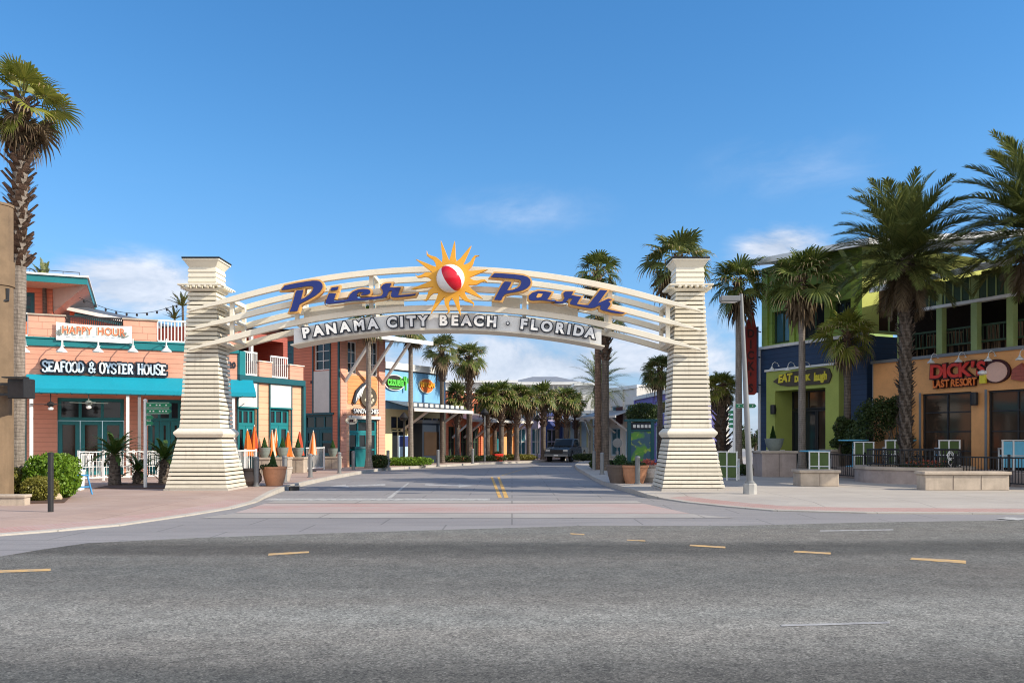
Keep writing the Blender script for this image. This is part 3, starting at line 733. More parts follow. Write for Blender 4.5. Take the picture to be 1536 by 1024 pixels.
# --- hedges and shrubs on the left
Y = 21.5; shrub('hedge', 'bright green clipped hedge by the left street corner', XA(79,Y), Y, SW, (.58,.62,.56), 9000, .045, 61, 'hedge', power=3.2, cat='hedge')
Y = 20.6; shrub('low_shrub', 'low yellowish shrub behind the black post', XA(60,Y), Y, SW, (.42,.35,.30), 3000, .035, 62, 'hedgeyel', 'low yellowish shrubs at the left corner', power=2.5)
Y = 21.2; shrub('low_shrub', 'low yellowish shrub at the left edge below the timber pole', XA(10,Y), Y, SW+.05, (.45,.4,.38), 3500, .035, 63, 'hedgeyel', 'low yellowish shrubs at the left corner', power=2.5)
# --- far hedges along the kerb
GH = 'clipped hedges along the far kerb'
for i, (px, Y, w, hgt, mt, lb) in enumerate([(568,45.5,1.0,.62,'hedgedk','small round dark bush beside the grey palm trunk'),(614,49.5,2.3,.45,'hedge','long low hedge in front of the sky blue shop'),(690,57,2.6,.42,'hedgedk','dark low hedge below the bushy palm'),
        (735,60,2.0,.38,'hedgedk','dark low hedge left of the red planter'),(778,62.5,2.2,.4,'hedgeyel','yellowish low hedge near the far lavender shop'),(905,44,1.2,.42,'hedgedk','dark shrub around the two close palm trunks'),(878,62,1.6,.45,'hedgedk','dark shrub right of the parked pickup'),(1128,36,1.3,.42,'hedgedk','dark clipped hedge behind the street lamp base'),(1066,36.5,.9,.40,'hedgedk','dark clipped hedge beside the right arch pillar')]):
    shrub('low_hedge', lb, XA(px,Y), Y, SW, (w*.6,.6,hgt*.55), 2600, .06 if Y>40 else .045, 70+i, mt, GH, power=3, cat='hedge')
Y = 50; t = thing('clipped_tree', 'round clipped tree above the blue poster stand', 'tree', (XA(966,Y),Y,SW))
m = MB(); leafcloud(m, (0,0,ZA(620,Y)-SW), (1.05,1.05,.62), 5000, .07, random.Random(80), 2.2); m.build('crown', M['hedgedk'], t)
m = MB(); m.tube(((0,0,0),(.05,0,1.2),(0,0,ZA(625,Y)-SW)), [.08,.07,.06], 8); m.build('trunk', M['stem'], t)
for i, (px, Y, zt, r, lb) in enumerate([(1300,35.2,598,1.0,'loose dark tree in front of the orange wall corner'),(1330,35,590,.85,'loose dark tree beside the date palm trunk'),(1262,36.2,625,.55,'small leafy bush behind the tall planter')]):
    h = ZA(zt,Y)-SW; t = thing('loose_tree', lb, 'tree', (XA(px,Y)-.3,Y-.9,SW), 0, 'loose trees by the patio'); rnd = random.Random(90+i)
    m = MB()
    for k in range(9): leafcloud(m, (rnd.uniform(-.6,.6)*r, rnd.uniform(-.5,.5)*r, h*rnd.uniform(.42,.92)), (.45*r,.45*r,.4*r), 420, .055, rnd, 2, .1)
    m.build('crown', M['hedgedk'], t); m = MB()
    for k in range(6): m.tube(((rnd.uniform(-.1,.1),rnd.uniform(-.1,.1),0),(rnd.uniform(-.3,.3)*r,rnd.uniform(-.3,.3)*r,h*.45),(rnd.uniform(-.7,.7)*r,rnd.uniform(-.5,.5)*r,h*.9)), [.05,.03,.01], 6)
    m.build('trunk', M['stem'], t)
# a belt of background trees beyond the far end
for i, (px, Y, zt, r, lb) in enumerate([(1058,70,640,2.2,'dark bushy tree far behind the right arch pillar'),(1132,75,645,1.8,'dark bushy tree far behind the street lamp'),(1008,66,650,1.6,'dark bushy tree left of the violet wall end')]):
    h = ZA(zt,Y); t = thing('background_tree', lb, 'tree', (XA(px,Y),Y,0), 0, 'background trees'); rnd = random.Random(95+i); m = MB()
    for k in range(10): leafcloud(m, (rnd.uniform(-.7,.7)*r, rnd.uniform(-.5,.5)*r, h*rnd.uniform(.4,1)), (.5*r,.5*r,.35*r), 300, .12, rnd, 2, .1)
    m.build('crown', M['hedgedk'], t); m = MB(); m.tube(((0,0,0),(.1,0,h*.5),(0,.1,h*.9)), [.15,.1,.04], 7); m.build('trunk', M['stem'], t)
# ------------------------------------------------------------------ the gateway arch
YA = 24.9                                   # front face of the pillar bases
S = YA/F
arch = thing('gateway_arch', 'cream timber gateway arch spanning the road with a sun emblem and blue script words', 'gateway', (0, YA+.9, 0))
YC = YA+.9
def slats(m, z0, hx0, hy0, z1, hx1, hy1, n, th=.77):
    for k in range(n):
        a = z0+(z1-z0)*k/n; b = z0+(z1-z0)*(k+th)/n; ta = k/n; tb = (k+th)/n
        # board tilts out a little at its lower edge
        ax, ay = hx0+(hx1-hx0)*ta, hy0+(hy1-hy0)*ta; bx, by = hx0+(hx1-hx0)*tb, hy0+(hy1-hy0)*tb
        m.frustum(a, ax+.012, ay+.012, b, bx-.004, by-.004)
def pillar(cx, zb):
    """cx in arch space; six bands from the photo's outline"""
    p = MB(); p.frustum(zb-.1, .86, .85, 1.75, .60, .58, cx); p.frustum(1.75, .55, .54, 5.9, .37, .37, cx); pil = p.build('pillar', M['gap'], arch)
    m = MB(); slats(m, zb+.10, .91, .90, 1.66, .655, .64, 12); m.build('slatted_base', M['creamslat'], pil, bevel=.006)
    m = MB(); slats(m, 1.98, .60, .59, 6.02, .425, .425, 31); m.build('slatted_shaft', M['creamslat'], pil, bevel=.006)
    m = MB(); m.frustum(zb, .945, .935, zb+.085, .935, .925, cx) ; m.build('plinth', M['kerb'], pil)
    m = MB(); m.frustum(1.68, .67, .65, 1.77, .73, .72, cx); m.box(cx-.74,cx+.74,-.73,.73,1.772,1.85); m.frustum(1.852, .73, .72, 1.96, .63, .62, cx); m.build('ledge', M['cream'], pil, bevel=.01)
    m = MB(); m.frustum(6.03, .43, .43, 6.11, .50, .50, cx)
    for k in range(-2, 3):
        for s in (-1, 1):
            m.box(cx+k*.17-.035, cx+k*.17+.035, s*.55-.11, s*.55+.11, 6.112, 6.17); m.box(cx+s*.55-.11, cx+s*.55+.11, k*.17-.035, k*.17+.035, 6.112, 6.17)
    for s in (-1, 1): m.box(cx-.65,cx+.65,s*.61-.045,s*.61+.045,6.172,6.22); m.box(cx+s*.61-.045,cx+s*.61+.045,-.563,.563,6.173,6.221)
    m.box(cx-.46,cx+.46,-.46,.46,6.18,6.26); m.build('bracket_collar', M['cream'], pil, bevel=.006)
    m = MB(); m.frustum(6.262, .41, .41, 6.84, .40, .40, cx); 
    for k in range(3): m.frustum(6.30+k*.15, .43, .43, 6.41+k*.15, .415, .415, cx)
    m.frustum(6.76, .41, .41, 6.93, .52, .52, cx); m.box(cx-.545,cx+.545,-.545,.545,6.932,6.98); m.build('cap', M['cream'], pil, bevel=.006)
    m = MB(); m.box(cx-.56,cx+.56,-.56,.56,6.984,7.025); m.frustum(7.026,.52,.52,7.10,.2,.2,cx); m.build('cap_roof', M['tyre'], pil)
    return pil
for k in (0,):
    pass
PX = []
for cpx in (300.5, 1034.5):
    cx = -9.22 if cpx < 700 else 5.30; PX.append(cx)
# the pillar() helper uses frustum's own centre argument, so wrap it per pillar
def slats_at(cx):
    def f(m, z0, hx0, hy0, z1, hx1, hy1, n, th=.77):
        for k in range(n):
            a = z0+(z1-z0)*k/n; b = z0+(z1-z0)*(k+th)/n; ta = k/n; tb = (k+th)/n
            ax, ay = hx0+(hx1-hx0)*ta, hy0+(hy1-hy0)*ta; bx, by = hx0+(hx1-hx0)*tb, hy0+(hy1-hy0)*tb
            j = random.uniform(-.004,.005); m.frustum(a+random.uniform(-.003,.003), ax+.006+j, ay+.006+j, b+random.uniform(-.004,.003), bx+j, by+j, cx+random.uniform(-.003,.003))
    return f
for cx, zb in zip(PX, (.10,.11)):
    slats = slats_at(cx); pillar(cx, zb)
# rails: three arcs in front of the pillars, three behind
YF = -.68; YBk = .70                        # rail planes in arch space
Yf = YC+YF
def arc_z(px, crown_py, ends):              # height on a circular arc given by crown and end rows of the photo
    return None
XL, XR = XA(284, Yf), XA(1050, Yf); XM = (XL+XR)/2; HALF = (XR-XL)/2
RISE = 66*Yf/F; RAD = (HALF**2+RISE**2)/(2*RISE)
ZC = [ZA(p, Yf) for p in (404, 433, 462)]   # crown heights of the three rails
def az(x, zc): return zc - RAD + math.sqrt(RAD*RAD-(x-XM)**2)
def rail(x0, x1, zc, y, hh=.085, wy=.075, taper=True, n=44):
    m = MB(); prev = None
    for k in range(n+1):
        x = x0+(x1-x0)*k/n; z = az(x, zc); t = min(k, n-k)/n
        h = hh*(min(1, .25+t*9) if taper else 1)
        nx, nz = (x-XM)/RAD, (z-(zc-RAD))/RAD
        top = (x+nx*hh, z+nz*hh); bot = (x+nx*(hh-2*h), z+nz*(hh-2*h))
        c = [m.P((top[0],y-wy,top[1])), m.P((top[0],y+wy,top[1])), m.P((bot[0],y+wy,bot[1])), m.P((bot[0],y-wy,bot[1]))]
        if prev:
            for j in range(4): m.fi((prev[j], prev[(j+1)%4], c[(j+1)%4], c[j]))
        else: m.fi(c[::-1])
        prev = c
    m.fi(prev); return m
for i, zc in enumerate(ZC):
    rail(XL, XR, zc, YF).build('front_rail', M['cream'], arch, bevel=.008)
    rail(PX[0]-.3, PX[1]+.3, zc-.02, YBk, taper=False).build('back_rail', M['cream'], arch, bevel=.008)
# upright ties between the rails and the cross pieces from front to back
for px in (346, 444, 556, 787, 916, 1003):
    x = XA(px, Yf); m = MB()
    zt, zb = az(x, ZC[0])+.06, az(x, ZC[2])-.02
    m.box(x-.06, x+.06, YF+.08, YF+.20, zb, zt); m.box(x-.06, x+.06, YBk-.2, YBk-.08, zb, zt)
    for zc in ZC: m.box(x-.055, x+.055, YF+.201, YBk-.201, az(x,zc)-.06, az(x,zc)+.06)
    m.build('tie_post', M['cream'], arch, bevel=.006)
for cx, s in ((PX[0],1),(PX[1],-1)):
    for zc in ZC:
        x = cx+s*.58; z = az(x, zc); m = MB(); m.lathe([(.07,-.62),(.07,.62)], 10, (0,0,0))
        m.v = [(x+v[1], v[2], z+v[0]) for v in m.v]; m.build('bracket_pin', M['cream'], arch)
# curved plates: the lettering board and the infill behind the script words
def plate(x0, x1, zc, top, bot, y0, y1, n=30):
    m = MB(); prev = None
    for k in range(n+1):
        x = x0+(x1-x0)*k/n; z = az(x, zc)
        c = [m.P((x,y0,z+top)), m.P((x,y1,z+top)), m.P((x,y1,z+bot)), m.P((x,y0,z+bot))]
        if prev:
            for j in range(4): m.fi((prev[j], prev[(j+1)%4], c[(j+1)%4], c[j]))
        else: m.fi(c[::-1])
        prev = c
    m.fi(prev); return m
plate(XA(441,Yf), XA(902,Yf), ZC[2], -.17, -.60, YF-.02, YF+.05).build('lettering_board', M['white'], arch)
plate(XA(436,Yf), XA(907,Yf), ZC[2], -.602, -.64, YF-.02, YF+.9).build('board_underside', M['cream'], arch)
for a, b in ((452, 545), (562, 604), (737, 780), (793, 868)):
    plate(XA(a,Yf), XA(b,Yf), ZC[1], -.13, -.42, YF+.3, YF+.36, 10).build('infill_panel', M['cream'], arch)
# --- the two blue script words, traced as outlines
def px2(poly, ox, oy, k=12.8): return [(ox+a/k, oy+b/k) for a, b in poly]
P1 = px2([(160,365),(400,315),(600,283),(700,270),(770,270),(820,278),(858,305),(880,345),(885,385),(870,430),(835,485),(760,550),(650,615),(540,670),(465,705),(440,735),(420,790),(400,850),(250,868),(290,780),(330,640),(375,480),(395,460),(515,448),(490,540),(468,632),(560,590),(640,535),(695,465),(712,410),(690,380),(640,372),(560,380),(400,408),(200,440),(95,450)], 415, 400)
IDOT = px2([(1060,405),(1190,385),(1170,445),(1035,460)], 415, 400)
IER = px2([(1015,515),(1140,515),(1115,590),(1095,665)], 415, 400) + px2([(0,645),(80,630),(105,600),(130,540),(190,480),(280,443),(380,428),(470,432),(515,455),(522,490),(505,520),(460,538),(350,547),(345,525),(410,497),(300,488),(262,530),(258,580),(290,607),(400,603),(600,580),(700,570),(745,555),(770,500),(755,455),(730,420),(735,385),(770,345),(820,325),(925,318),(905,370),(888,402),(1105,400),(1075,470),(1050,550),(1200,540),(1395,520),(1375,550),(1200,575),(1000,592),(950,590),(920,570),(920,530),(945,465),(890,465),(860,500),(840,560),(800,590),(740,607),(560,630),(330,652),(180,657),(60,672),(0,687)], 515, 400) + px2([(1100,710),(1010,718),(955,712),(945,690),(960,640),(1000,540)], 415, 400)
P2 = px2([(215,190),(400,200),(600,215),(760,235),(850,265),(895,310),(910,370),(890,430),(840,478),(760,515),(640,547),(520,568),(440,585),(400,605),(375,645),(345,708),(210,700),(240,640),(330,470),(390,370),(420,352),(540,362),(510,430),(455,522),(560,510),(650,480),(708,430),(730,370),(718,335),(690,312),(560,295),(350,280),(145,268)], 725, 395)
ARK = px2([(870,650),(880,620),(940,565),(1050,530),(1180,538),(1310,560),(1270,630),(1225,695),(1400,720)], 725, 395) + px2([(30,530),(130,547),(175,535),(215,470),(195,420),(190,380),(225,350),(385,352),(345,422),(535,452),(490,520),(450,590),(560,605),(670,612),(740,520),(830,410),(900,318),(1035,332),(960,430),(860,572),(930,540),(1050,488),(1130,500),(1050,542),(1090,570),(1095,600),(1060,650),(1035,690),(1150,715),(1370,760),(1330,775),(1150,760),(950,712),(905,692),(900,660),(912,622),(860,622),(800,655),(740,668),(650,662),(500,632),(380,607),(325,592),(320,560),(375,480),(300,478),(270,520),(230,560),(180,578),(100,574),(20,567)], 830, 410) + px2([(1400,742),(1200,720),(1080,708),(960,716),(900,706),(875,685)], 725, 395)
AHOLE = px2([(1050,580),(1140,592),(1110,645),(1045,665),(1015,650)], 725, 395)
Yl = YC+YF-.40
def tow(poly): return [(XA(p,Yl), ZA(q,Yl)) for p, q in poly]
def grow(poly, d):
    area = sum(a[0]*b[1]-b[0]*a[1] for a, b in zip(poly, poly[1:]+poly[:1]))
    if area < 0: poly = poly[::-1]
    n = len(poly); out = []
    for k in range(n):
        p, a, b = Vector(poly[k]), Vector(poly[k-1]), Vector(poly[(k+1)%n])
        n1 = Vector(((p-a).y, -(p-a).x)).normalized(); n2 = Vector(((b-p).y, -(b-p).x)).normalized()
        m = (n1+n2); m = m.normalized() if m.length > .3 else n1
        out.append(tuple(p + m*d*min(1/max(m.dot(n1), .4), 1.7)))
    return out
yl = YF-.40
for nm, polys in (('script_word', (P1, IDOT, IER)), ('script_word', (P2, ARK))):
    b = MB()
    for k, q in enumerate(polys): b.prismXZ(grow(tow(q), .05), yl+.004*k, yl+.20)
    wo = b.build(nm, M['goldedge'], arch)
    for q in polys:
        f = MB(); f.prismXZ(tow(q), yl-.045, yl+.03); f.build('letter_face', M['navy'], wo)
    if nm and polys[0] is P2:
        f = MB(); f.prismXZ(tow(AHOLE), yl-.05, yl-.02); f.build('letter_counter', M['goldedge'], wo)
    for q in polys:
        t = tow(q)
        for j in (len(t)//5, len(t)*3//4):
            m = MB(); m.box(t[j][0]-.02, t[j][0]+.02, yl+.202, YF+.08, t[j][1]-.06, t[j][1]-.02); m.build('letter_mount', M['steel'], wo)
# --- the block letters under the lower rail
LET = list(zip('PANAMA', (459,477.5,497,517.4,538.8,559.2))) + list(zip('CITY', (588,602.5,617,634.5))) + list(zip('BEACH', (664.8,682,699.5,718,737.5))) + list(zip('FLORIDA', (785.5,801.2,820,839.6,853.5,867.6,885.2)))
for ch, px in LET:
    Yt = YC+YF-.12; x = XA(px, Yt); z = ZA(481.3+.000405*(px-672)**2, Yt); rot = -(x-XM)/RAD
    o = textpart('letter', ch, .405, .035, .050, M['ink'], arch, (x, YF-.10, z), rot, 1.0)
    textpart('letter_face', ch, .405, .012, .019, M['ballwhite'], o, (0, -.034, 0), rot, 1.0)
m = MB(); x = XA(761.6, Yt); z = ZA(484.6, Yt); m.lathe([(.06,-.03),(.06,.03)], 14); m.v = [(x+v[0], YF-.10+v[2], z+v[1]) for v in m.v]; o = m.build('dot', M['ink'], arch)
m = MB(); m.lathe([(.035,-.05),(.035,-.02)], 14); m.v = [(x+v[0], YF-.10+v[2], z+v[1]) for v in m.v]; m.build('dot_face', M['ballwhite'], o)
# --- the sun emblem
Ys = YC+YF-.62; ys = YF-.62
sc = lambda p, q: (XA(p, Ys), ZA(q, Ys))
tips = [(661,360,0),(682,361,0),(707,368,0),(719,383,1),(731.5,404,0),(732,424,1),(724.5,448,0),(710.5,460.5,1),(691,473.5,0),(669.6,471,1),(646,470,0),(633,450,1),(616.5,433.5,0),(622,411,1),(623.5,388.5,0),(640,375.5,1)]
C = Vector((675.8,418.3)); outl = []
angs = [math.atan2(t[1]-C.y, t[0]-C.x) for t in tips]
for k, (tx, ty, wv) in enumerate(tips):
    a = angs[k]; an = angs[(k+1)%len(tips)]
    while an < a: an += 2*math.pi
    d = Vector((tx,ty))-C; L = d.length; d.normalize(); s = Vector((-d.y, d.x))
    hw = 4.6; side = []
    for sg in (-1, 1):
        rows = []
        for t in (.22,.42,.62,.82):
            r = 27.5+(L-27.5)*t; w = hw*(1-t)**.8; bend = (2.6*math.sin(t*2*math.pi*.95)*(.5+t)) if wv else 0
            rows.append(C+d*r+s*(sg*w+bend))
        side.append(rows)
    outl += side[0] + [Vector((tx,ty))] + side[1][::-1]
    va = (a+an)/2; outl.append(C+Vector((math.cos(va), math.sin(va)))*28.0)
m = MB(); m.prismXZ([sc(p.x,p.y) for p in outl], ys, ys+.12); sun = m.build('sun_emblem', M['gold'], arch, bevel=.012)
m = MB(); m.tube((( XA(676,Ys), ys+.121, ZA(418,Ys)), (XA(676,Ys), YF-.02, ZA(418,Ys)-.02)), .18, 10); m.build('emblem_mount', M['steel'], sun)
# beach ball: a sphere with coloured gores about a tilted axis
bc = Vector((XA(675.8,Ys), ys-.05, ZA(418.3,Ys))); br = 21.2*Ys/F
axis = Vector((-.50, -.22, .72)).normalized(); e1 = Vector((0,-1,0)); e1 = (e1-axis*e1.dot(axis)).normalized(); e2 = axis.cross(e1)
b = MB(); NL, NT = 36, 18
cols = {0:1, 1:0, 2:2, 3:0, 4:2, 5:0}
for i in range(NL):
    for j in range(NT):
        q = []
        for (a, t) in ((i,j),(i+1,j),(i+1,j+1),(i,j+1)):
            la = 2*math.pi*(a/NL) - math.pi/6 + .10; th = math.pi*t/NT
            q.append(bc + (axis*math.cos(th) + (e1*math.cos(la)+e2*math.sin(la))*math.sin(th))*br)
        b.mi = cols[i*6//NL]; b.face(q if j not in (0,) else q)
ball = b.build('beach_ball', [M['ballwhite'], M['ballred'], M['ballblue']], sun, smooth=True)
bm = bmesh.new(); bm.from_mesh(ball.data); bmesh.ops.remove_doubles(bm, verts=bm.verts, dist=.0008); bmesh.ops.recalc_face_normals(bm, faces=bm.faces); bm.to_mesh(ball.data); bm.free()
m = MB(); m.lathe([(br+.005,0),(br+.05,.0),(br+.05,.06),(br+.005,.06)], 32); m.v = [(bc.x+v[0], ys-.075+v[2]+.0, bc.z+v[1]) for v in m.v]
# ------------------------------------------------------------------ the seafood restaurant (left)
FA = Fr((XA(20,33),33), math.atan2(.403,.915))
UR = FA.u(356)                                   # the right corner
ra = FA.root('seafood_restaurant', 'coral weatherboard restaurant with curved teal awning and roof terrace', 'restaurant')
uL = FA.u(-130); zB = 5.28; zT = 5.56
# ground-floor wall under the awning, with openings for the teal shop fronts
ops = []
for a, b in ((86,186),(222,272),(-40,40)):
    ops.append((FA.u(a,2.2), FA.u(b,2.2), .13, FA.z(597, FA.u(140,2.2), 2.2)))
m = MB(); wall(m, uL, UR-.75, 0, 4.05, ops, 2.2, .2); wall(m, UR-.75, UR, 0, 3.9, [], 0, .2); m.face(((UR-.75,2.2,0),(UR-.75,0,0),(UR-.75,0,3.9),(UR-.75,2.2,3.9))); wall(m, uL, UR, 3.9, zB, [], -.02, .02); m.face(((uL,-.02,3.9),(uL,2.4,3.9),(UR,2.4,3.9),(UR,-.02,3.9)))
m.face(((uL,8,0),(uL,0,0),(uL,0,zB),(uL,8,zB))); m.face(((uL,0,zT),(UR,0,zT),(UR,8,zT),(uL,8,zT))); m.build('wall', M['coral'], ra)
for o in ops:
    window(ra, o[0], o[1], o[3]-.95, o[3], 2.35, 3, 1, M['teal'], M['glass'], 'transom_window', .14)
    n = 3; w = (o[1]-o[0])/n
    for k in range(n): window(ra, o[0]+k*w+.01, o[0]+(k+1)*w-.01, o[2], o[3]-.96, 2.35, 1, 1, M['teal'], M['glassw'], 'door', .17, sillh=.25, handle=True)
m = MB(); m.box(uL, UR+.06, -.10, .3, zB, zT); m.box(uL, UR+.08, -.14, .3, zT+.002, zT+.07); m.build('teal_band', M['teal'], ra, bevel=.012)
# parapet blocks and white balustrades on the terrace
def rails(root, u0, u1, v, z0, z1, mat, gap=.13, name='balustrade', r=.022):
    m = MB(); m.box(u0,u1,v-.04,v+.04,z1-.07,z1); m.box(u0,u1,v-.035,v+.035,z0,z0+.07); n = max(2, int((u1-u0)/gap))
    for k in range(n+1):
        x = u0+(u1-u0)*k/n; m.box(x-r,x+r,v-r,v+r,z0+.07,z1-.07)
    return m.build(name, mat, root)
z_par = zT+.075
for a, b, t in ((43,97,474),(185,235,481)):
    u0, u1 = FA.u(a), FA.u(b); z1 = FA.z(t, (u0+u1)/2); m = MB(); m.box(u0,u1,-.08,.5,z_par,z1); pp = m.build('parapet', M['coralb'], ra)
    m = MB(); m.box(u0-.05,u1+.05,-.14,.56,z1+.002,z1+.07); m.build('coping', M['stone'], pp, bevel=.01)
u0, u1 = FA.u(97)+.01, FA.u(185)-.01; m = MB(); m.box(u0,u1,-.06,.3,z_par,z_par+.16); m.build('low_parapet', M['stone'], ra)
m = MB()
for k in range(30): x = u0+(u1-u0)*(k+.5)/30; m.box(x-.02,x+.02,.10,.14,z_par+.162,z_par+.85)
m.box(u0,u1,.09,.15,z_par+.852,z_par+.92); m.build('iron_balustrade', M['black'], ra)
rails(ra, FA.u(236.5), UR-.25, -.02, z_par, z_par+.92, M['white'])
rails(ra, FA.u(-60), FA.u(42), -.02, z_par, z_par+.92, M['white'])
# the corner pier with the street number
u0, u1 = UR-.45, UR+.02; z1 = FA.z(488, UR); m = MB(); m.box(u0,u1,-.05,.42,z_par,z1); m.build('corner_pier', M['coral'], ra)
textpart('house_number', '20', .36, .012, .012, M['ink'], ra, (UR-.22, -.04, FA.z(548, UR-.2)), 0, .85)
# teal awning on a curved plan, with its frame underneath and posts
def awning(path, z0, z1, out, val, root, name, mat, frame):
    """path: plan polyline of the wall line (u,v, outward normal)"""
    m = MB(); n = len(path); top = []; mid = []; bot = []
    for (u, v, nx, ny) in path:
        top.append((u, v, z1)); mid.append((u+nx*out, v+ny*out, z0)); bot.append((u+nx*out, v+ny*out, z0-val))
    for k in range(n-1):
        m.face((mid[k], mid[k+1], top[k+1], top[k])); m.face((bot[k], bot[k+1], mid[k+1], mid[k]))
    m.face((bot[0], mid[0], top[0])); m.face((bot[-1], top[-1], mid[-1]))
    o = m.build(name, mat, root, smooth=False)
    f = MB()
    for k in range(n-1):
        for dz, t in ((-val-.02, 1), (-val+.02, .55)):
            a = Vector(path[k][:2]) + Vector(path[k][2:])*out*t; b = Vector(path[k+1][:2]) + Vector(path[k+1][2:])*out*t
            f.tube(((a.x,a.y,z0+dz),(b.x,b.y,z0+dz)), .025, 6)
    for k in range(0, n):
        u, v, nx, ny = path[k]; f.tube(((u+nx*.05,v+ny*.05,z1-.08),(u+nx*out,v+ny*out,z0-val)), .02, 6); f.tube(((u+nx*.05,v+ny*.05,z0-val),(u+nx*out,v+ny*out,z0-val-.02)), .02, 6)
    f.build('awning_frame', frame, o)
    return o
zA1 = 4.17; zA0 = 3.58
cornd = math.atan2(.891,.454) - FA.a             # heading of the side street wall in this frame
UA = FA.u(383,-.9)
pth = [(FA.u(40)+ (UA-FA.u(40))*k/16, -.03, 0, -1) for k in range(17)]
awning(pth, zA0, zA1, 1.05, .16, ra, 'teal_awning', M['tealcloth'], M['tealdk'])
for px in (47, 191.5, 209, 350):
    m = MB(); u = FA.u(px, -.95); m.box(u-.06,u+.06,-1.01,-.89,.13,3.44); m.build('awning_post', M['white'] if px != 209 else M['steel'], ra, bevel=.008)
m = MB(); m.box(FA.u(40), UR-.5, -1.7, -.05, 3.40, 3.43) if False else m.tube(((FA.u(40),-.98,3.47),(UA-.1,-.98,3.47)), .045, 8); m.build('awning_beam', M['tealdk'], ra)
# the two-storey block behind with its cantilevered roof
v = 3.2; a, b = FA.u(-140, v), FA.u(79, v); zt = FA.z(432, FA.u(60,v), v); m = MB()
ops = [(FA.u(16,v), FA.u(52,v), 6.6, FA.z(438, FA.u(40,v), v))]
body(m, a, b, zT, zt, 6, ops, v, .2); m.build('upper_wall', M['red'], ra)
window(ra, ops[0][0], ops[0][1], ops[0][2], ops[0][3], v+.12, 2, 2, M['tealdk'], M['glass'], 'window', .16)
c = FA.u(131, v-1.6); z0, z1 = FA.z(427, c, v-1.6), FA.z(417, c, v-1.6)
m = MB(); m.box(a, c, v-1.6, v-1.5, z0, z1); m.box(c-.1, c, v-1.499, v+7, z0, z1); m.build('roof_fascia', M['teal'], ra)
m = MB(); m.box(a, c+.06, v-1.68, v+7, z1+.003, z1+.08); m.build('roof_edge', M['white'], ra)
m = MB(); d = FA.u(112, v); zl = FA.z(470, d, v)
m.face(((c-.02,v-1.58,z0),(c-.02,v+6.9,z0),(b+.03,v+6.9,zl),(b+.03,v+.01,zl))); m.face(((a,v-1.58,z0),(c-.02,v-1.58,z0),(b+.03,v+.01,zl+.002),(b,v+.01,zt-.01),(a,v+.01,zt-.01))); m.build('roof_soffit', M['soffit'], ra)
m = MB()
for k in range(12): x = c-.3-k*.6; m.tube(((x,v-1.5,z1+.08),(x,v-1.5,z1+.22)), .012, 5)
m.tube(((a,v-1.5,z1+.22),(c-.3,v-1.5,z1+.22)), .014, 5); m.build('roof_rail', M['black'], ra)
# grey sloping roof of the hall to the right of it
v = 4.2; (ua,_,za),(ub,_,zb2) = FA.at(100,463,v), FA.at(240,492,v); (ra0,_,rz0),(ra1,_,rz1) = FA.at(98,454,6.8), FA.at(272,491,6.8)
m = MB(); m.face(((ua,v,za+.1),(ub,v,zb2+.1),(ra1,6.8,rz1),(ra0,6.8,rz0))); m.face(((ra0,6.8,rz0),(ra1,6.8,rz1),(ub+1,9.5,zb2),(ua,9.5,za))); m.build('hall_roof', M['greyroof'], ra)
m = MB(); m.prismXZ([(ua,za+.095),(ub,zb2+.095),(ub,zb2-.06),(ua,za-.06)], v-.02, v+.1); m.build('hall_fascia', M['white'], ra)
m = MB(); m.prismXZ([(ua+.1,za-.065),(ub-.1,zb2-.065),(ub-.1,zT),(ua+.1,zT)], v+.25, v+.4); m.build('hall_wall', M['red'], ra)
m = MB(); m.beam((ua+.3,v+.1,za-.22),(ub-1.6,v+.1,zb2+.12),.08,.17); m.build('clerestory', M['tealdk'], ra)

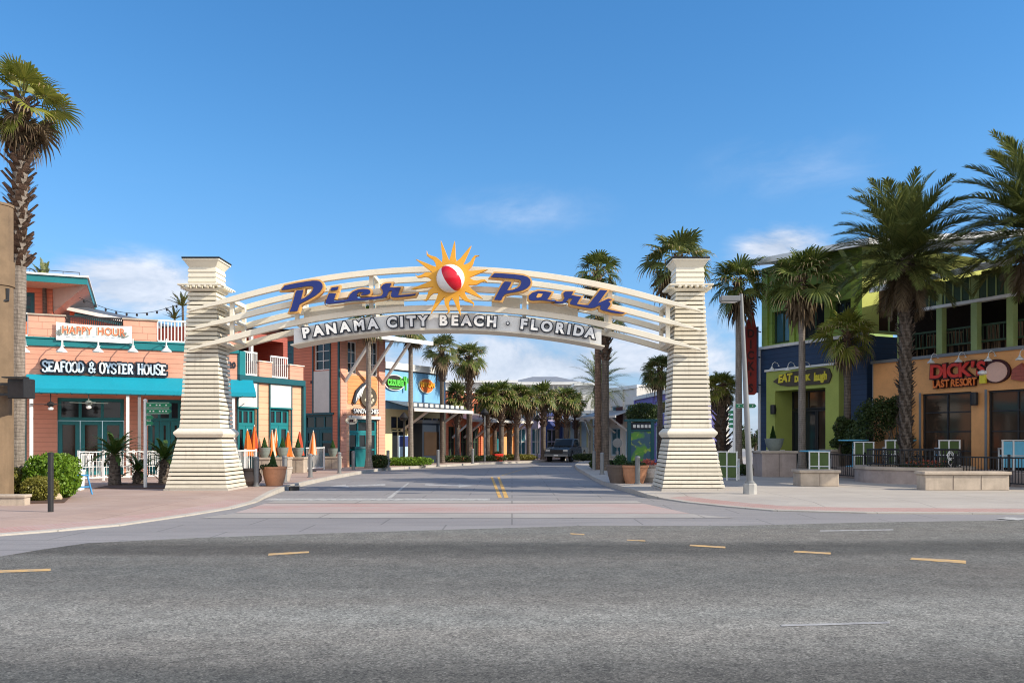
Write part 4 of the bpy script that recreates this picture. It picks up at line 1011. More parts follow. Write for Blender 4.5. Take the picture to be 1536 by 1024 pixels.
# letters with slab serifs over the awning
sg = thing('restaurant_lettering', 'row of white slab letters outlined in dark blue above the teal awning', 'sign', FA.w(0,0,0), FA.a)
def cv(*p): return [tuple(x) for x in p]
SL = {
 'S': (.62, [[(.56,.76),(.50,.93),(.31,1),(.12,.93),(.06,.76),(.13,.62),(.46,.42),(.55,.26),(.48,.08),(.30,0),(.10,.07),(.03,.26)]], []),
 'E': (.62, [[(.14,0),(.14,1)],[(.14,.95),(.58,.95)],[(.14,.5),(.46,.5)],[(.14,.05),(.60,.05)]], [(.02,.98,.2),(.02,.02,.2),(.56,.86,.06),(.58,.15,.06)]),
 'A': (.70, [[(.10,0),(.34,1)],[(.34,1),(.60,0)],[(.2,.36),(.5,.36)]], [(.10,.03,.2),(.60,.03,.2)]),
 'F': (.60, [[(.14,0),(.14,1)],[(.14,.95),(.58,.95)],[(.14,.5),(.46,.5)]], [(.14,.02,.24),(.56,.86,.06)]),
 'O': (.68, [[(.34,1),(.14,.9),(.06,.5),(.14,.1),(.34,0),(.54,.1),(.62,.5),(.54,.9),(.34,1)]], []),
 'D': (.68, [[(.14,0),(.14,1)],[(.14,.96),(.40,.94),(.58,.74),(.60,.5),(.58,.26),(.40,.06),(.14,.04)]], []),
 '&': (.72, [[(.66,.0),(.20,.66),(.18,.88),(.34,1),(.48,.88),(.44,.68),(.10,.36),(.08,.12),(.28,0),(.50,.12),(.66,.42)]], []),
 'Y': (.66, [[(.06,1),(.33,.48)],[(.60,1),(.33,.48)],[(.33,.5),(.33,0)]], [(.08,.98,.22),(.58,.98,.2),(.33,.02,.26)]),
 'T': (.64, [[(.04,.94),(.60,.94)],[(.32,.94),(.32,0)]], [(.05,.86,.06),(.59,.86,.06),(.32,.02,.26)]),
 'R': (.68, [[(.14,0),(.14,1)],[(.14,.95),(.42,.95),(.54,.82),(.54,.66),(.42,.52),(.14,.5)],[(.34,.5),(.60,0)]], [(.14,.02,.24),(.60,.02,.14)]),
 'H': (.70, [[(.14,0),(.14,1)],[(.56,0),(.56,1)],[(.14,.5),(.56,.5)]], [(.14,.02,.24),(.56,.02,.24),(.14,.98,.24),(.56,.98,.24)]),
 'U': (.68, [[(.14,1),(.14,.25),(.22,.06),(.36,0),(.50,.06),(.56,.25),(.56,1)]], [(.14,.98,.24),(.56,.98,.24)])}
def slab(word, u0, u1, z0, h, v, root):
    tot = sum(SL[c][0] for c in word) ; k = (u1-u0)/tot; u = u0
    for i, c in enumerate(word):
        w, st, sf = SL[c]; hh = h*(1.0 if i % 3 else 1.06); zz = z0 + (0 if i % 2 else -.02*h)
        for nm, th, y0, y1, mt in (('letter', .20*h+.15, v+.02, v+.12, 'ink'), ('letter_face', .17*h, v-.04, v+.05, 'letterblue' if (i*7+len(word)) % 3 else 'ballwhite')):
            m = MB(); d = 0
            for s_ in st: m.ribbon([(u+a*k, zz+b*hh) for a, b in s_], th, y0+d, y1); d += .0012
            for a, b, ww in sf:
                e = .075 if nm == 'letter' else 0
                m.prismXZ([(u+(a-ww/2)*k-e, zz+(b-.055)*hh-e),(u+(a+ww/2)*k+e, zz+(b-.055)*hh-e),(u+(a+ww/2)*k+e, zz+(b+.055)*hh+e),(u+(a-ww/2)*k-e, zz+(b+.055)*hh+e)], y0+d, y1); d += .0012
            if nm == 'letter': par = m.build(nm, M[mt], root)
            else: m.build(nm, M[mt], par)
        u += w*k
for wd, a, b, yb in (('SEAFOOD',63.5,126,557.5),('&',132.5,143.5,558.5),('OYSTER',149,200,560),('HOUSE',206,249.5,561.5)):
    u0, u1 = FA.u(a,-.15), FA.u(b,-.15); um = (u0+u1)/2; z0 = FA.z(yb, um, -.15); slab(wd, u0, u1, z0, FA.z(yb-14.5, um, -.15)-z0, -.16, sg)
# banner between the parapets
bn = thing('banner', 'white vinyl banner tied between the coral parapets of the terrace', 'banner', FA.w(0,0,0), FA.a)
u0, u1, zb0, zb1 = FA.r(84, 485.5, 198, 512, -.2); m = MB(); prev = None
for k in range(25):
    t = k/24; x = u0+(u1-u0)*t; sg_ = .05*math.sin(t*math.pi)*1.0; c = [m.P((x,-.2+.02*math.sin(t*9),zb1-sg_-.02*t)), m.P((x,-.2+.03*math.sin(t*7),zb0-.03*t))]
    if prev: m.fi((prev[1], c[1], c[0], prev[0]))
    prev = c
for k in range(25, 0, -1): pass
bo = m.build('sheet', M['banner'], bn); sm = bo.modifiers.new('thickness', 'SOLIDIFY'); sm.thickness = .008
um = (u0+u1)/2
ink = paint('salmon_ink', (.62,.17,.07), .6, .2, 0)
for tx, dx in (('HAPPY',-.62),('HOUR',.60)):
    textpart('lettering_shade', tx, .42, .004, .022, M['umbrellacream'], bn, (um+dx-.02, -.235, zb1-.31), -.01, .80, 0, 1.08); textpart('lettering', tx, .42, .004, .006, ink, bn, (um+dx, -.242, zb1-.31), -.01, .80, 0, 1.08)
m = MB()
for k in range(9): x = um-.95+k*.22; m.box(x, x+.15, -.236, -.232, zb0+.17, zb0+.195)
m.build('small_print', M['letterblue'], bn)
for sx, px in ((1,92),(-1,186)):
    m = MB(); u = FA.u(px); rnd = random.Random(px)
    for k in range(7): a = rnd.uniform(.2,2.9); m.ribbon([(u,zb0+.2),(u+math.cos(a)*.22,zb0+.2+math.sin(a)*.22)], .03, -.236-k*.0006, -.231)
    m.build('palm_motif', M['greypot'], bn)
# gooseneck lamps
def goose(name, label, fr, px, py, v, mat, group, s=1.0, down=.0):
    u = fr.u(px, v); z = fr.z(py, u, v); t = thing(name, label, 'wall lamp', fr.w(u, v, z), fr.a, group)
    m = MB(); m.tube(((0,0,0),(0,-.12*s,.16*s),(0,-.30*s,.20*s),(0,-.44*s,.10*s),(0,-.48*s,-.06*s)), .016*s, 7); m.lathe([(.05*s,-.012),(.05*s,.012)], 10, (0,-.012,0)); m.build('arm', mat, t)
    m = MB(); m.lathe([(.03*s,.0),(.05*s,-.06*s),(.15*s,-.16*s),(.16*s,-.20*s),(.14*s,-.19*s),(.04*s,-.08*s)], 14, (0,-.48*s,-.04*s)); m.build('lamp_shade', mat, t)
for px, lb in ((39,'white gooseneck lamp behind the tall palm trunk'),(94.5,'first white gooseneck lamp over the outlined letters, below the left parapet'),(148,'white gooseneck lamp below the middle of the banner'),(199.5,'white gooseneck lamp under the right parapet block'),(249,'white gooseneck lamp below the white balustrade')):
    goose('gooseneck_lamp', lb, FA, px, 519, -.14, M['white'], 'gooseneck lamps over the restaurant letters', 1.25)
# ceiling fans hung under the awning
for px, py, lb in ((76,606,'dark ceiling fan beside the tall palm'),(133,604,'pale ceiling fan in front of the teal doors')):
    u = FA.u(px,-.9); z = FA.z(py,u,-.9); t = thing('ceiling_fan', lb, 'fan', FA.w(u,-.9,z), FA.a, 'ceiling fans under the teal awning'); mt = M['black'] if px < 100 else M['greypot']
    m = MB(); m.tube(((0,0,.45),(0,0,.05)), .02, 6); m.lathe([(.05,.1),(.13,.04),(.13,-.04),(.06,-.1)], 12); m.build('motor', mt, t)
    m = MB(); m.lathe([(.03,-.1),(.10,-.14),(.09,-.21),(.03,-.24)], 12); m.build('lamp_bowl', M['white'], t)
    for k in range(4):
        m = MB(); c, s_ = math.cos(k*math.pi/2+.3), math.sin(k*math.pi/2+.3)
        m.M = Matrix(((c,-s_,0,0),(s_,c,0,0),(0,0,1,0),(0,0,0,1))); m.box(.12,.7,-.07,.07,-.012,.004); m.build('blade', mt, t)
# thin palms standing on the terrace, string lights between them
def skinny(label, px, top, crown, base, Y, L, seed, n=16, wind=False):
    rnd = random.Random(seed); z0 = zT+.08; t = thing('terrace_palm', label, 'palm tree', (XA(px,Y),Y,z0), 0, 'dark thin palms on the roof terrace'); h = ZA(crown,Y)-z0
    m = MB(); m.tube(((0,0,0),(.02,0,h*.5),(0,0,h)), [.11,.09,.08] if Y < 37.5 else [.06,.055,.05], 8); m.build('trunk', M['trunkdk'], t); m = MB()
    for k in range(n):
        f = (k+.5)/n; pinnate(m, (0,0,h), (k*2.4 if not wind else math.pi*.75+rnd.uniform(-.8,.8)), 1.45-f*1.2, L*rnd.uniform(.8,1.1), 12, rnd, (0,0), droop=.35, lw=.05, ll=.22)
    m.build('crown', M['palmdk'], t)
skinny('thin palm with windswept fronds beside the tall palm trunk', 66.5, 388, 422, 472, 36.2, 1.0, 5, 14, True)
skinny('dark thin palm touching the left side of the left arch pillar', 274, 436, 460, 490, 38, .75, 6)
skinny('lower dark thin palm left of the arch pillar', 262, 463, 479, 492, 38.5, .6, 8)
sl = thing('string_light', 'string of small bulbs from the cantilevered roof to the thin palms', 'lights', (0,0,0))
A_ = W(118,446,35.4); B_ = W(272,455,38); pts = [A_.lerp(B_, k/20) - Vector((0,0,.55*math.sin(math.pi*k/20))) for k in range(21)]
m = MB(); m.tube(pts, .012, 5); m.build('cable', M['black'], sl)
for p in pts[1:-1:2]: m = MB(); m.lathe([(.02,0),(.05,-.05),(.045,-.10),(.01,-.13)], 8, tuple(p)); m.build('bulb', M['black'], sl)

# ------------------------------------------------------------------ the side-street wing with the balcony
corner = FA.w(UR, 0, 0); FB = Fr((corner[0], corner[1]), math.atan2(.891,.454))
rb = FB.root('balcony_wing', 'peach side wing with teal doors and a white railed balcony', 'building')
uE = FB.u(452.5); zb_ = 4.12
ops = []
for a, b, t in ((357,383.5,612),(405,434.5,613)): u0,u1 = FB.u(a,.01),FB.u(b,.01); ops.append((u0,u1,.13,FB.z(t,(u0+u1)/2)))
m = MB(); body(m, .01, uE, 0, zb_, 7, ops, 0, .2); m.build('wall', M['peach'], rb)
for (u0,u1,z0,z1) in ops:
    window(rb, u0, u1, z1-.75, z1, .13, 3, 1, M['teal'], M['glass'], 'transom_window', .12)
    for k in range(2): w = (u1-u0)/2; window(rb, u0+k*w+.01, u0+(k+1)*w-.01, z0, z1-.76, .13, 1, 1, M['teal'], M['glass'], 'door', .15, sillh=.5, handle=True)
    m = MB(); m.box(u0-.06,u1+.06,-.05,.0-.003,z1+.06,zb_-.02); m.build('white_panel', M['offwhite'], rb); m = MB(); m.box(u0-.1,u1+.1,-.09,-.003,z1,z1+.058); m.build('door_lintel', M['teal'], rb)
    for x in (u0-.10, u1+.04): m = MB(); m.box(x,x+.06,-.07,-.004,0,zb_-.02); m.build('trim_strip', M['tealdk'], rb)
m = MB(); m.box(.0, uE+.1, -.16, .2, zb_+.003, zb_+.26); m.box(uE-.02, uE+.14, -.14, .2, 0, zb_); m.build('teal_beam', M['tealdk'], rb, bevel=.01)
zf = zb_+.265
for a, b, t in ((386,405,543.5),(432,452,549)):
    u0,u1 = FB.u(a),FB.u(b); z1 = FB.z(t,(u0+u1)/2); m = MB(); m.box(u0,u1,-.12,.75,zf,z1); bx = m.build('balcony_box', M['coral'], rb); m = MB(); m.box(u0-.04,u1+.04,-.16,.79,z1+.003,z1+.05); m.build('coping', M['cream'], bx)
rails(rb, .35, FB.u(385), 0, zf+.02, zf+1.05, M['white'], .11, r=.016); rails(rb, FB.u(406), FB.u(431), 0, zf+.02, zf+1.0, M['white'], .13, r=.016)
m = MB(); m.box(.0,.34,-.14,.3,zf,FB.z(527,.2)); m.build('teal_pier', M['teal'], rb); 
for px in (376.5,): u = FB.u(px,.9); m = MB(); m.box(u-.07,u+.07,.83,.97,zf,6.55); m.build('balcony_post', M['offwhite'], rb)
# dark covered porch above the wing
m = MB(); body(m, .05, uE+1.5, zf+.002, 6.65, 4, [(.3,uE+1.2,zf+.01,6.4)], 2.2, 2.5); m.build('porch_wall', M['brickred'], rb)
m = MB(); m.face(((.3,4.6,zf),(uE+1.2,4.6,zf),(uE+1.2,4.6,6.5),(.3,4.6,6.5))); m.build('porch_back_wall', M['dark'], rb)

# ------------------------------------------------------------------ the corner tower
K = Vector((XA(510,46.5),46.5)); dr = Vector((.61,.79)).normalized(); dl = Vector((-.79,.61)).normalized(); LW = 8.6
FL = Fr(K+dl*LW, math.atan2(-dl.y,-dl.x)); FRt = Fr(K, math.atan2(dr.y,dr.x)); wR = FRt.u(577); zTW = 8.0
rt = thing('corner_tower', 'red coral corner tower with tall windows, teal shop door and slanted eaves', 'building', (K.x,K.y,0), FRt.a)
def kid(fr): 
    o = bpy.data.objects.new('wall_side', None); return o
# left, shaded face is built in its own frame and turned into the tower's frame
TM = Matrix.Translation((K.x,K.y,0)) @ Matrix.Rotation(FRt.a, 4, 'Z'); LM = TM.inverted() @ (Matrix.Translation((FL.p.x,FL.p.y,0)) @ Matrix.Rotation(FL.a, 4, 'Z'))
class Sub:
    pass
def lpart(build):
    before = set(bpy.data.objects); build()
    for o in set(bpy.data.objects)-before:
        if o.parent is rt and o.type == 'MESH': o.data.transform(LM)
        elif o.type == 'MESH': o.data.transform(LM)
lw = [FL.r(471,512,494.5,555), FL.r(414.5,512,440.5,560)]
ldoor = FL.r(456,622,499,700); ldoor = (ldoor[0],ldoor[1],.13,ldoor[3])
def leftface():
    m = MB(); wall(m, 0, LW, 0, zTW, [lw[0], lw[1], ldoor], 0, .2); m.build('side_wall', M['red'], rt)  # redder siding puts the shade of this face into its colour
    u0,u1,z0,z1 = lw[0]; window(rt, u0,u1,z0,z1,.14,2,3,M['white'],M['glass'],'window',.06)
    u0,u1,z0,z1 = lw[1]; window(rt, u0,u1,z0,z1,.14,1,3,M['tealdk'],M['glass'],'balcony_door',.30)
    u0,u1,z0,z1 = ldoor; window(rt, u0,u1,z1-.8,z1,.14,3,1,M['tealdk'],M['glass'],'transom_window',.12)
    for k in range(2): w=(u1-u0)/2; window(rt, u0+k*w+.01,u0+(k+1)*w-.01,z0,z1-.81,.14,1,3,M['tealdk'],M['glass'],'door',.2,handle=True)
    u0,u1,_,_ = lw[0]; m = MB(); m.box(u0,u1,-.03,-.003,z1+.12,lw[0][2]-.05); m.build('white_panel', M['offwhite'], rt)
    for x in (u0-.1,u1+.03): m = MB(); m.box(x,x+.07,-.05,-.004,z1+.1,zTW-.05); m.build('trim_strip', M['tealdk'], rt)
    m = MB(); m.box(ldoor[0]-.12,ldoor[1]+.12,-.08,-.004,z1+.003,z1+.10); m.build('door_lintel', M['tealdk'], rt)
    m = MB(); m.box(LW-.10,LW-.003,-.09,-.004,0,zTW-.02); m.build('corner_strip', M['tealdk'], rt)
    c = FL.at(649-190,571,-.1)
    m = MB(); m.box(c[0]+.3,c[0]+.55,-.04,-.003,FL.z(573,LW-1.9)-.05,FL.z(573,LW-1.9)+.10); m.build('number_plate', M['maroon'], rt)
lpart(leftface)
rw = [FRt.r(521.5,512,535.5,560), FRt.r(555,513,567,564)]; rd = FRt.r(524,629,566,700); rd = (rd[0],rd[1],.13,rd[3])
m = MB(); wall(m, 0, wR, 0, zTW, rw+[rd], 0, .2); m.face(((0,0,zTW),(wR,0,zTW),(wR,LW,zTW),(0,LW,zTW))); m.face(((wR,0,0),(wR,LW,0),(wR,LW,zTW),(wR,0,zTW))); m.build('street_wall', M['peach'], rt)  # paler siding: the sunlit tone of this face is in its colour
for q in rw: window(rt, *q, .14, 2, 3, M['white'], M['glass'], 'window', .06)
u0,u1,z0,z1 = rd; window(rt, u0,u1,z1-.75,z1,.14,3,1,M['teal'],M['glass'],'transom_window',.13); w=(u1-u0)/3
for k in range(3): window(rt, u0+k*w+.01,u0+(k+1)*w-.01,z0,z1-.76,.14,1,2,M['teal'],M['glass'],'door' if k==1 else 'shop_window',.11,handle=(k==1))
for a, b in ((.0,.42),(wR-.5,wR)): m = MB(); m.box(a+.003,b,-.05,-.003,0,zTW-.5); m.build('pilaster', M['coral'], rt)
u0 = .5; m = MB(); m.box(.55,wR-.6,-.03,-.004,FRt.z(606,1.5),rw[0][2]-.1); m.build('sign_panel', M['orange_s'], rt)
m = MB(); m.box(rd[0]-.15,rd[1]+.15,-.14,-.006,rd[3]+.02,rd[3]+.2); m.build('shop_fascia', M['offwhite'], rt)
# eaves that lean out over the street, with struts
ze = FRt.z(512, wR, -2.2); m = MB()
m.face(((-1.6,-2.4,ze+.05),(wR+1.4,-2.4,ze+.05),(wR+1.4,LW+1,ze+1.3),(-1.6,LW+1,ze+1.3))); m.face(((-1.6,-2.4,ze-.06),(-1.6,LW+1,ze+1.18),(wR+1.4,LW+1,ze+1.18),(wR+1.4,-2.4,ze-.06)))
m.build('roof', M['roofgrey'], rt); m = MB(); m.box(-1.65,wR+1.45,-2.46,-2.40,ze-.12,ze+.10); m.build('eaves_board', M['white'], rt)
for a in (.35, wR*.55, wR-.2):
    m = MB(); m.beam((a,-.03,ze-2.3),(a,-2.2,ze-.1),.13,.13); m.build('eaves_strut', M['offwhite'], rt)
# signs on the tower
ts = thing('surf_shop_sign', 'carved round sign with black and white wave over the teal corner door', 'sign', (K.x,K.y,0), FRt.a)
u0,u1,z0,z1 = FRt.r(530,577,566,611,-.12); um=(u0+u1)/2; zm=(z0+z1)/2
m = MB(); m.prismXZ([(um+math.cos(a)*(u1-u0)*.34+.25, zm+math.sin(a)*(z1-z0)*.46-.05) for a in [2*math.pi*k/26 for k in range(26)]], -.13, -.06); m.build('disc', M['woodsign'], ts)
rnd = random.Random(4); m = MB()
for k in range(15):
    a = rnd.uniform(0,6.28); r = rnd.uniform(.1,.8); x = um+.25+math.cos(a)*r*(u1-u0)*.30; z = zm-.05+math.sin(a)*r*(z1-z0)*.40; m.lathe([(.10,0),(.07,.03)], 8); 
    for j in range(16): vv = m.v[-16+j]; m.v[-16+j] = (x+vv[0], -.135-vv[2]-k*.0005, z+vv[1])
m.build('shell_relief', M['umbrellacream'], ts)
m = MB()
for k in range(4): m.ribbon([(um-.75+k*.13,zm-.35+k*.10),(um-.62+k*.13,zm+.05+k*.1),(um-.36+k*.13,zm+.42+k*.09)], [.02,.09,.02], -.16-k*.001, -.08)
m.build('wave_stripes', M['ballwhite'], ts); m = MB(); m.prismXZ([(um-.95,zm-.35),(um-.78,zm-.48),(um-.25,zm+.2),(um+.1,zm+.75),(um-.2,zm+.72),(um-.7,zm+.3)], -.15, -.07); m.build('wave', M['ink'], ts)
textpart('lettering', 'SANDWICHES', .36, .03, .035, M['ink'], ts, (um+.02,-.12,FRt.z(617,um)), .0, .82); textpart('lettering_face', 'SANDWICHES', .36, .006, .008, M['ballwhite'], ts, (um+.02,-.165,FRt.z(617,um)), 0, .82)
ov = thing('oval_sign', 'small yellow oval sign hung beside the teal corner door', 'sign', (K.x,K.y,0), FRt.a); c = FRt.at(527,631,-.7)
m = MB(); m.prismXZ([(c[0]+math.cos(a)*.42, c[2]+math.sin(a)*.20) for a in [2*math.pi*k/20 for k in range(20)]], -.73, -.67); m.build('board', M['umbrellacream'], ov); m = MB(); m.tube(((c[0],-.7,c[2]+.2),(c[0],-.7,c[2]+.35),(c[0],0,c[2]+.35)), .018, 6); m.build('bracket', M['black'], ov)
textpart('lettering', 'GRILL', .20, .006, .01, M['maroon'], ov, (c[0],-.737,c[2]), 0, .9)
# ------------------------------------------------------------------ sky blue shop
FD = fr2(577,52,668,57.5); rd_ = FD.root('blue_shop', 'sky blue shop front with white fascia and metal canopy', 'shop')
L = FD.L; zt = FD.z(554,1); zc = FD.z(622,L/2)
ops = [(.6,L*.46,zc+.05-1.15,zc-.1),(L*.5,L-.4,zc-1.1,zc-.1),(.7,2.2,.13,2.35),(2.6,L-.5,.5,2.35)]
m = MB(); wall(m, 0, L, zc+.3, zt, [], 0, .1); wall(m, 0, L, 0, zc+.297, ops, -.02, .25); m.face(((0,0,zt),(L,0,zt),(L,6,zt),(0,6,zt))); m.face(((L,0,0),(L,6,0),(L,6,zt),(L,0,zt))); mm = m.build('wall', [M['bluewall'], M['creamyel']], rd_)
for p in mm.data.polygons: p.material_index = 1 if max(mm.data.vertices[v].co.z for v in p.vertices) < zc+.31 else 0
for q in ops: window(rd_, *q, .15, 3 if q[1]-q[0]>2 else 2, 1, M['creamyel'], M['glass'], 'shop_window' if q[2]>.3 else 'door', .07)
m = MB(); m.box(-.05,L+.05,-.12,.0-.004,zt+.002,zt+.42); m.build('fascia', M['white'], rd_); m = MB(); m.box(-.05,L+.05,-.06,-.004,zt-.06,zt); m.build('fascia_gutter', M['black'], rd_)
def canopy(root, u0, u1, z, out, mat=None, struts=2, clere=True):
    m = MB(); m.face(((u0,-out,z),(u1,-out,z),(u1,-.03,z+.55),(u0,-.03,z+.55))); m.face(((u0,-out,z-.03),(u0,-.03,z+.5),(u1,-.03,z+.5),(u1,-out,z-.03))); c = m.build('canopy', mat or M['greyroof'], root)
    m = MB(); m.box(u0,u1,-out-.06,-out-.004,z-.16,z+.03); m.build('canopy_edge', M['offwhite'], c)
    for k in range(struts):
        x = u0+(u1-u0)*(k+.5)/struts; m = MB(); m.beam((x,-.03,z-1.3),(x,-out+.1,z-.12),.12,.12); m.build('canopy_strut', M['offwhite'], root)
    if clere:
        n = int((u1-u0)/.55)
        for k in range(n): m = MB(); x = u0+.1+(u1-u0-.2)*k/n; m.box(x,x+.34,-out+.5,-out+.53,z+.16,z+.36); m.build('signboard', M['offwhite'], c)
canopy(rd_, 0, L, FD.z(612, L/2, -2)-.12, 2.2, None, 2)
def oval(name, label, cat, fr, px, py, w, h, border, fill, text, tm, v=-.12, size=.5, sx=.8):
    c = fr.at(px,py,v); t = thing(name, label, cat, (fr.p.x,fr.p.y,0), fr.a); an = [2*math.pi*k/28 for k in range(28)]
    m = MB(); m.prismXZ([(c[0]+math.cos(a)*w, c[2]+math.sin(a)*h) for a in an], v, v+.10); m.build('border', border, t)
    m = MB(); m.prismXZ([(c[0]+math.cos(a)*w*.9, c[2]+math.sin(a)*h*.88) for a in an], v-.03, v+.02); m.build('board', fill, t)
    textpart('lettering', text, size, .03, .02, tm, t, (c[0],v-.07,c[2]+.04), 0, sx); return t, c
t, c = oval('oval_shop_sign', 'oval sign with bright green letters and a small cactus on the sky blue wall', 'sign', FD, 592, 573.5, 1.02, .50, M['ballwhite'], M['signblack'], 'cazuela', M['signlime'], size=.78, sx=.70)
m = MB(); m.tube(((c[0]+1.0,-.2,c[2]-.45),(c[0]+1.0,-.2,c[2]+.42)), .07, 8); m.tube(((c[0]+1.0,-.2,c[2]),(c[0]+1.22,-.2,c[2]+.05),(c[0]+1.22,-.2,c[2]+.35)), .05, 8); m.tube(((c[0]+1.0,-.2,c[2]+.1),(c[0]+.82,-.2,c[2]+.15),(c[0]+.82,-.2,c[2]+.42)), .05, 8); m.build('cactus_cutout', M['signlime'], t)
m = MB(); m.box(c[0]-.6,c[0]+.5,-.19,-.15,c[2]-.36,c[2]-.32); m.build('underline', M['signlime'], t)
t, c = oval('oval_shop_sign', 'round orange sign with yellow letters on the sky blue wall behind a palm', 'sign', FD, 640, 578.5, .78, .48, M['umbrellacream'], M['hotorange'], 'TOY CAN', M['gold'], size=.42, sx=.82)
# ------------------------------------------------------------------ far shop fronts
def shop(label, pa, Ya, pb, Yb, ptop, wm, tm, pier=None, cols=3, canop=True, top2=None, glass='glass', dep=8, roofm=None, pl=3.1):
    fr = fr2(pa,Ya,pb,Yb); t = fr.root('shop_building', label, 'shop', 'shops at the far end of the avenue'); L = fr.L; zt = ZA(ptop,(Ya+Yb)/2)
    ops = []; w = L/cols
    for k in range(cols): ops.append((k*w+.35,(k+1)*w-.35,.35,min(2.6,zt-1)))
    if zt > 4.2:
        for k in range(cols): ops.append((k*w+.5,(k+1)*w-.5,3.3,min(4.4,zt-.5)))
    m = MB(); body(m, 0, L, 0, zt, dep, ops, 0, .25); m.build('wall', wm, t)
    for k, q in enumerate(ops): window(t, *q, .16, 2, 2 if q[2]<1 else 1, tm, M[glass], 'shop_window', .09)
    m = MB(); m.box(-.1,L+.1,-.15,-.004,zt-.12,zt+.14); m.box(-.1,L+.1,-.003,dep,zt+.004,zt+.13); m.build('parapet_trim', roofm or M['white'], t)
    for k in range(cols+1):
        x = k*w; m = MB(); m.box(max(0,x-.22)-.01*(k==0),min(L,x+.22)+.01*(k==cols),-.12,-.005,0,zt-.14); m.build('pier', pier or wm, t)
    if canop: canopy(t, .1, L-.1, pl, 1.8, M['roofgrey'], cols, False)
    return fr, t
shop('coral red far shop front behind the bushy palm', 668, 62, 722, 66, 586, M['red'], M['greendk'], cols=3)
fo, to = shop('orange far shop front with teal windows', 722.5, 66.1, 772, 70, 604, M['orangewall'], M['teal'], cols=3, glass='glassb')
sd = thing('hanging_sign', 'dark round sign hanging before the orange far shop front', 'sign', (XA(744,66),66,0)); zq = ZA(641,66); m = MB(); m.lathe([(.36,-.05),(.36,.05)], 18); m.v = [(v[0],v[2],zq+v[1]) for v in m.v]; m.build('disc', M['maroon'], sd); m = MB(); m.tube(((0,0,zq+.36),(0,0,zq+.8),(0,1.5,zq+.8)), .03, 6); m.build('bracket', M['black'], sd)
fr, t = shop('lavender far shop front with white arch and blue glass', 773, 71, 815, 74, 604, M['lavender'], M['white'], pier=M['lavender'], cols=2, canop=False, glass='glassb')
c = fr.at(790,612,-.2); m = MB()
m.ribbon([(c[0]+math.cos(a)*1.35, c[2]-.8+math.sin(a)*1.35) for a in [math.pi*k/12 for k in range(13)]], .22, -.22, -.121); m.build('white_arch', M['white'], t)
shop('dark indigo far shop front right of the lavender one', 817, 75, 842, 77, 615, M['navyren'], M['lavender'], cols=1, canop=False)
shop('pale yellow far shop front behind the pickup', 843, 78, 893, 77, 618, M['creamyel'], M['white'], pier=M['paleblue'], cols=3, canop=True, pl=3.4)
fr, t = shop('white far shop front with blue glass right of the two close palm trunks', 893, 74, 957, 66, 584, M['offwhite'], M['paleblue'], cols=3, glass='glassb', pl=3.5)
br = thing('bracket_sign', 'small dark red sign on the white far shop wall', 'sign', (fr.p.x,fr.p.y,0), fr.a); c = fr.at(929,623,-.2); m = MB(); m.box(c[0]-.6,c[0]+.6,-.25,-.18,c[2]-.7,c[2]+.7); m.build('board', M['maroon'], br); textpart('lettering', 'GIFTS', .3, .004, .01, M['offwhite'], br, (c[0],-.256,c[2]), 0, .9) if False else None
m = MB(); m.tube(((c[0],-.2,c[2]+.5),(c[0],0,c[2]+.5)), .03, 6); m.build('bracket', M['black'], br)
shop('violet far building left of the right arch pillar', 953, 63, 1012, 52, 592, M['lilac'], M['paleblue'], cols=2, canop=False, dep=3)
# distant pavilion with a white hipped roof
Y = 112; t = thing('roof_pavilion', 'distant pale pavilion with white hipped roof above the far palms', 'building', (XA(818,Y),Y,0), 0)
w = 4.6; z0, z1, z2 = ZA(590,Y), ZA(573,Y), ZA(563,Y); m = MB(); m.box(-w*.8,w*.8,0,7,0,z1-.2); m.build('wall', M['offwhite'], t); m = MB(); m.frustum(z1, w, w*.9, z2, w*.35, w*.3, 0, 3.5); m.build('roof', M['roofgrey'], t); m = MB(); m.frustum(z1-.35, w+.05, w*.9+.05, z1-.01, w+.1, w*.9+.1, 0, 3.5); m.build('fascia', M['white'], t)
m = MB()
for k in range(12): m.box(-w*.78+k*w*1.56/12, -w*.78+k*w*1.56/12+.35, -.03, -.004, z0-.9, z1-.5)
m.build('louvre', M['steel'], t)
for i, (pa, pb, pt, Y, mt, lb) in enumerate([(640,772,574,105,'offwhite','long distant white roofed hall left of the pavilion'),(866,906,578,100,'offwhite','distant white flat roofed hall right of the pavilion'),(985,1010,583,90,'paleblue','distant pale blue block beside the right arch pillar')]):
    t = thing('distant_hall', lb, 'building', (XA(pa,Y),Y,0), 0, 'distant halls'); w = XA(pb,Y)-XA(pa,Y); z = ZA(pt,Y); m = MB(); body(m, 0, w, 0, z, 10, [(w*k/5+.6,w*(k+1)/5-.6,z-2.6,z-1) for k in range(5)], 0, .3); m.build('wall', M[mt], t)
    for k in range(5): window(t, w*k/5+.6,w*(k+1)/5-.6,z-2.6,z-1,.2,2,1,M['white'],M['glassb'],'window',.1)
    m = MB(); m.box(-.4,w+.4,-.5,10.4,z+.004,z+.3); m.build('roof', M['white'], t)
# dark hall seen between the arch rails
# ------------------------------------------------------------------ green pavilion and orange restaurant (right)
FR = Fr((XA(1140,42),42), math.atan2(-.905,.424))
rg = FR.root('green_pavilion', 'lime green two-storey pavilion with navy lower walls and slanted white roof', 'building')
uc = FR.u(1300); ug = FR.u(1293); zn = FR.z(523,.5)-.02; zg = 10.0
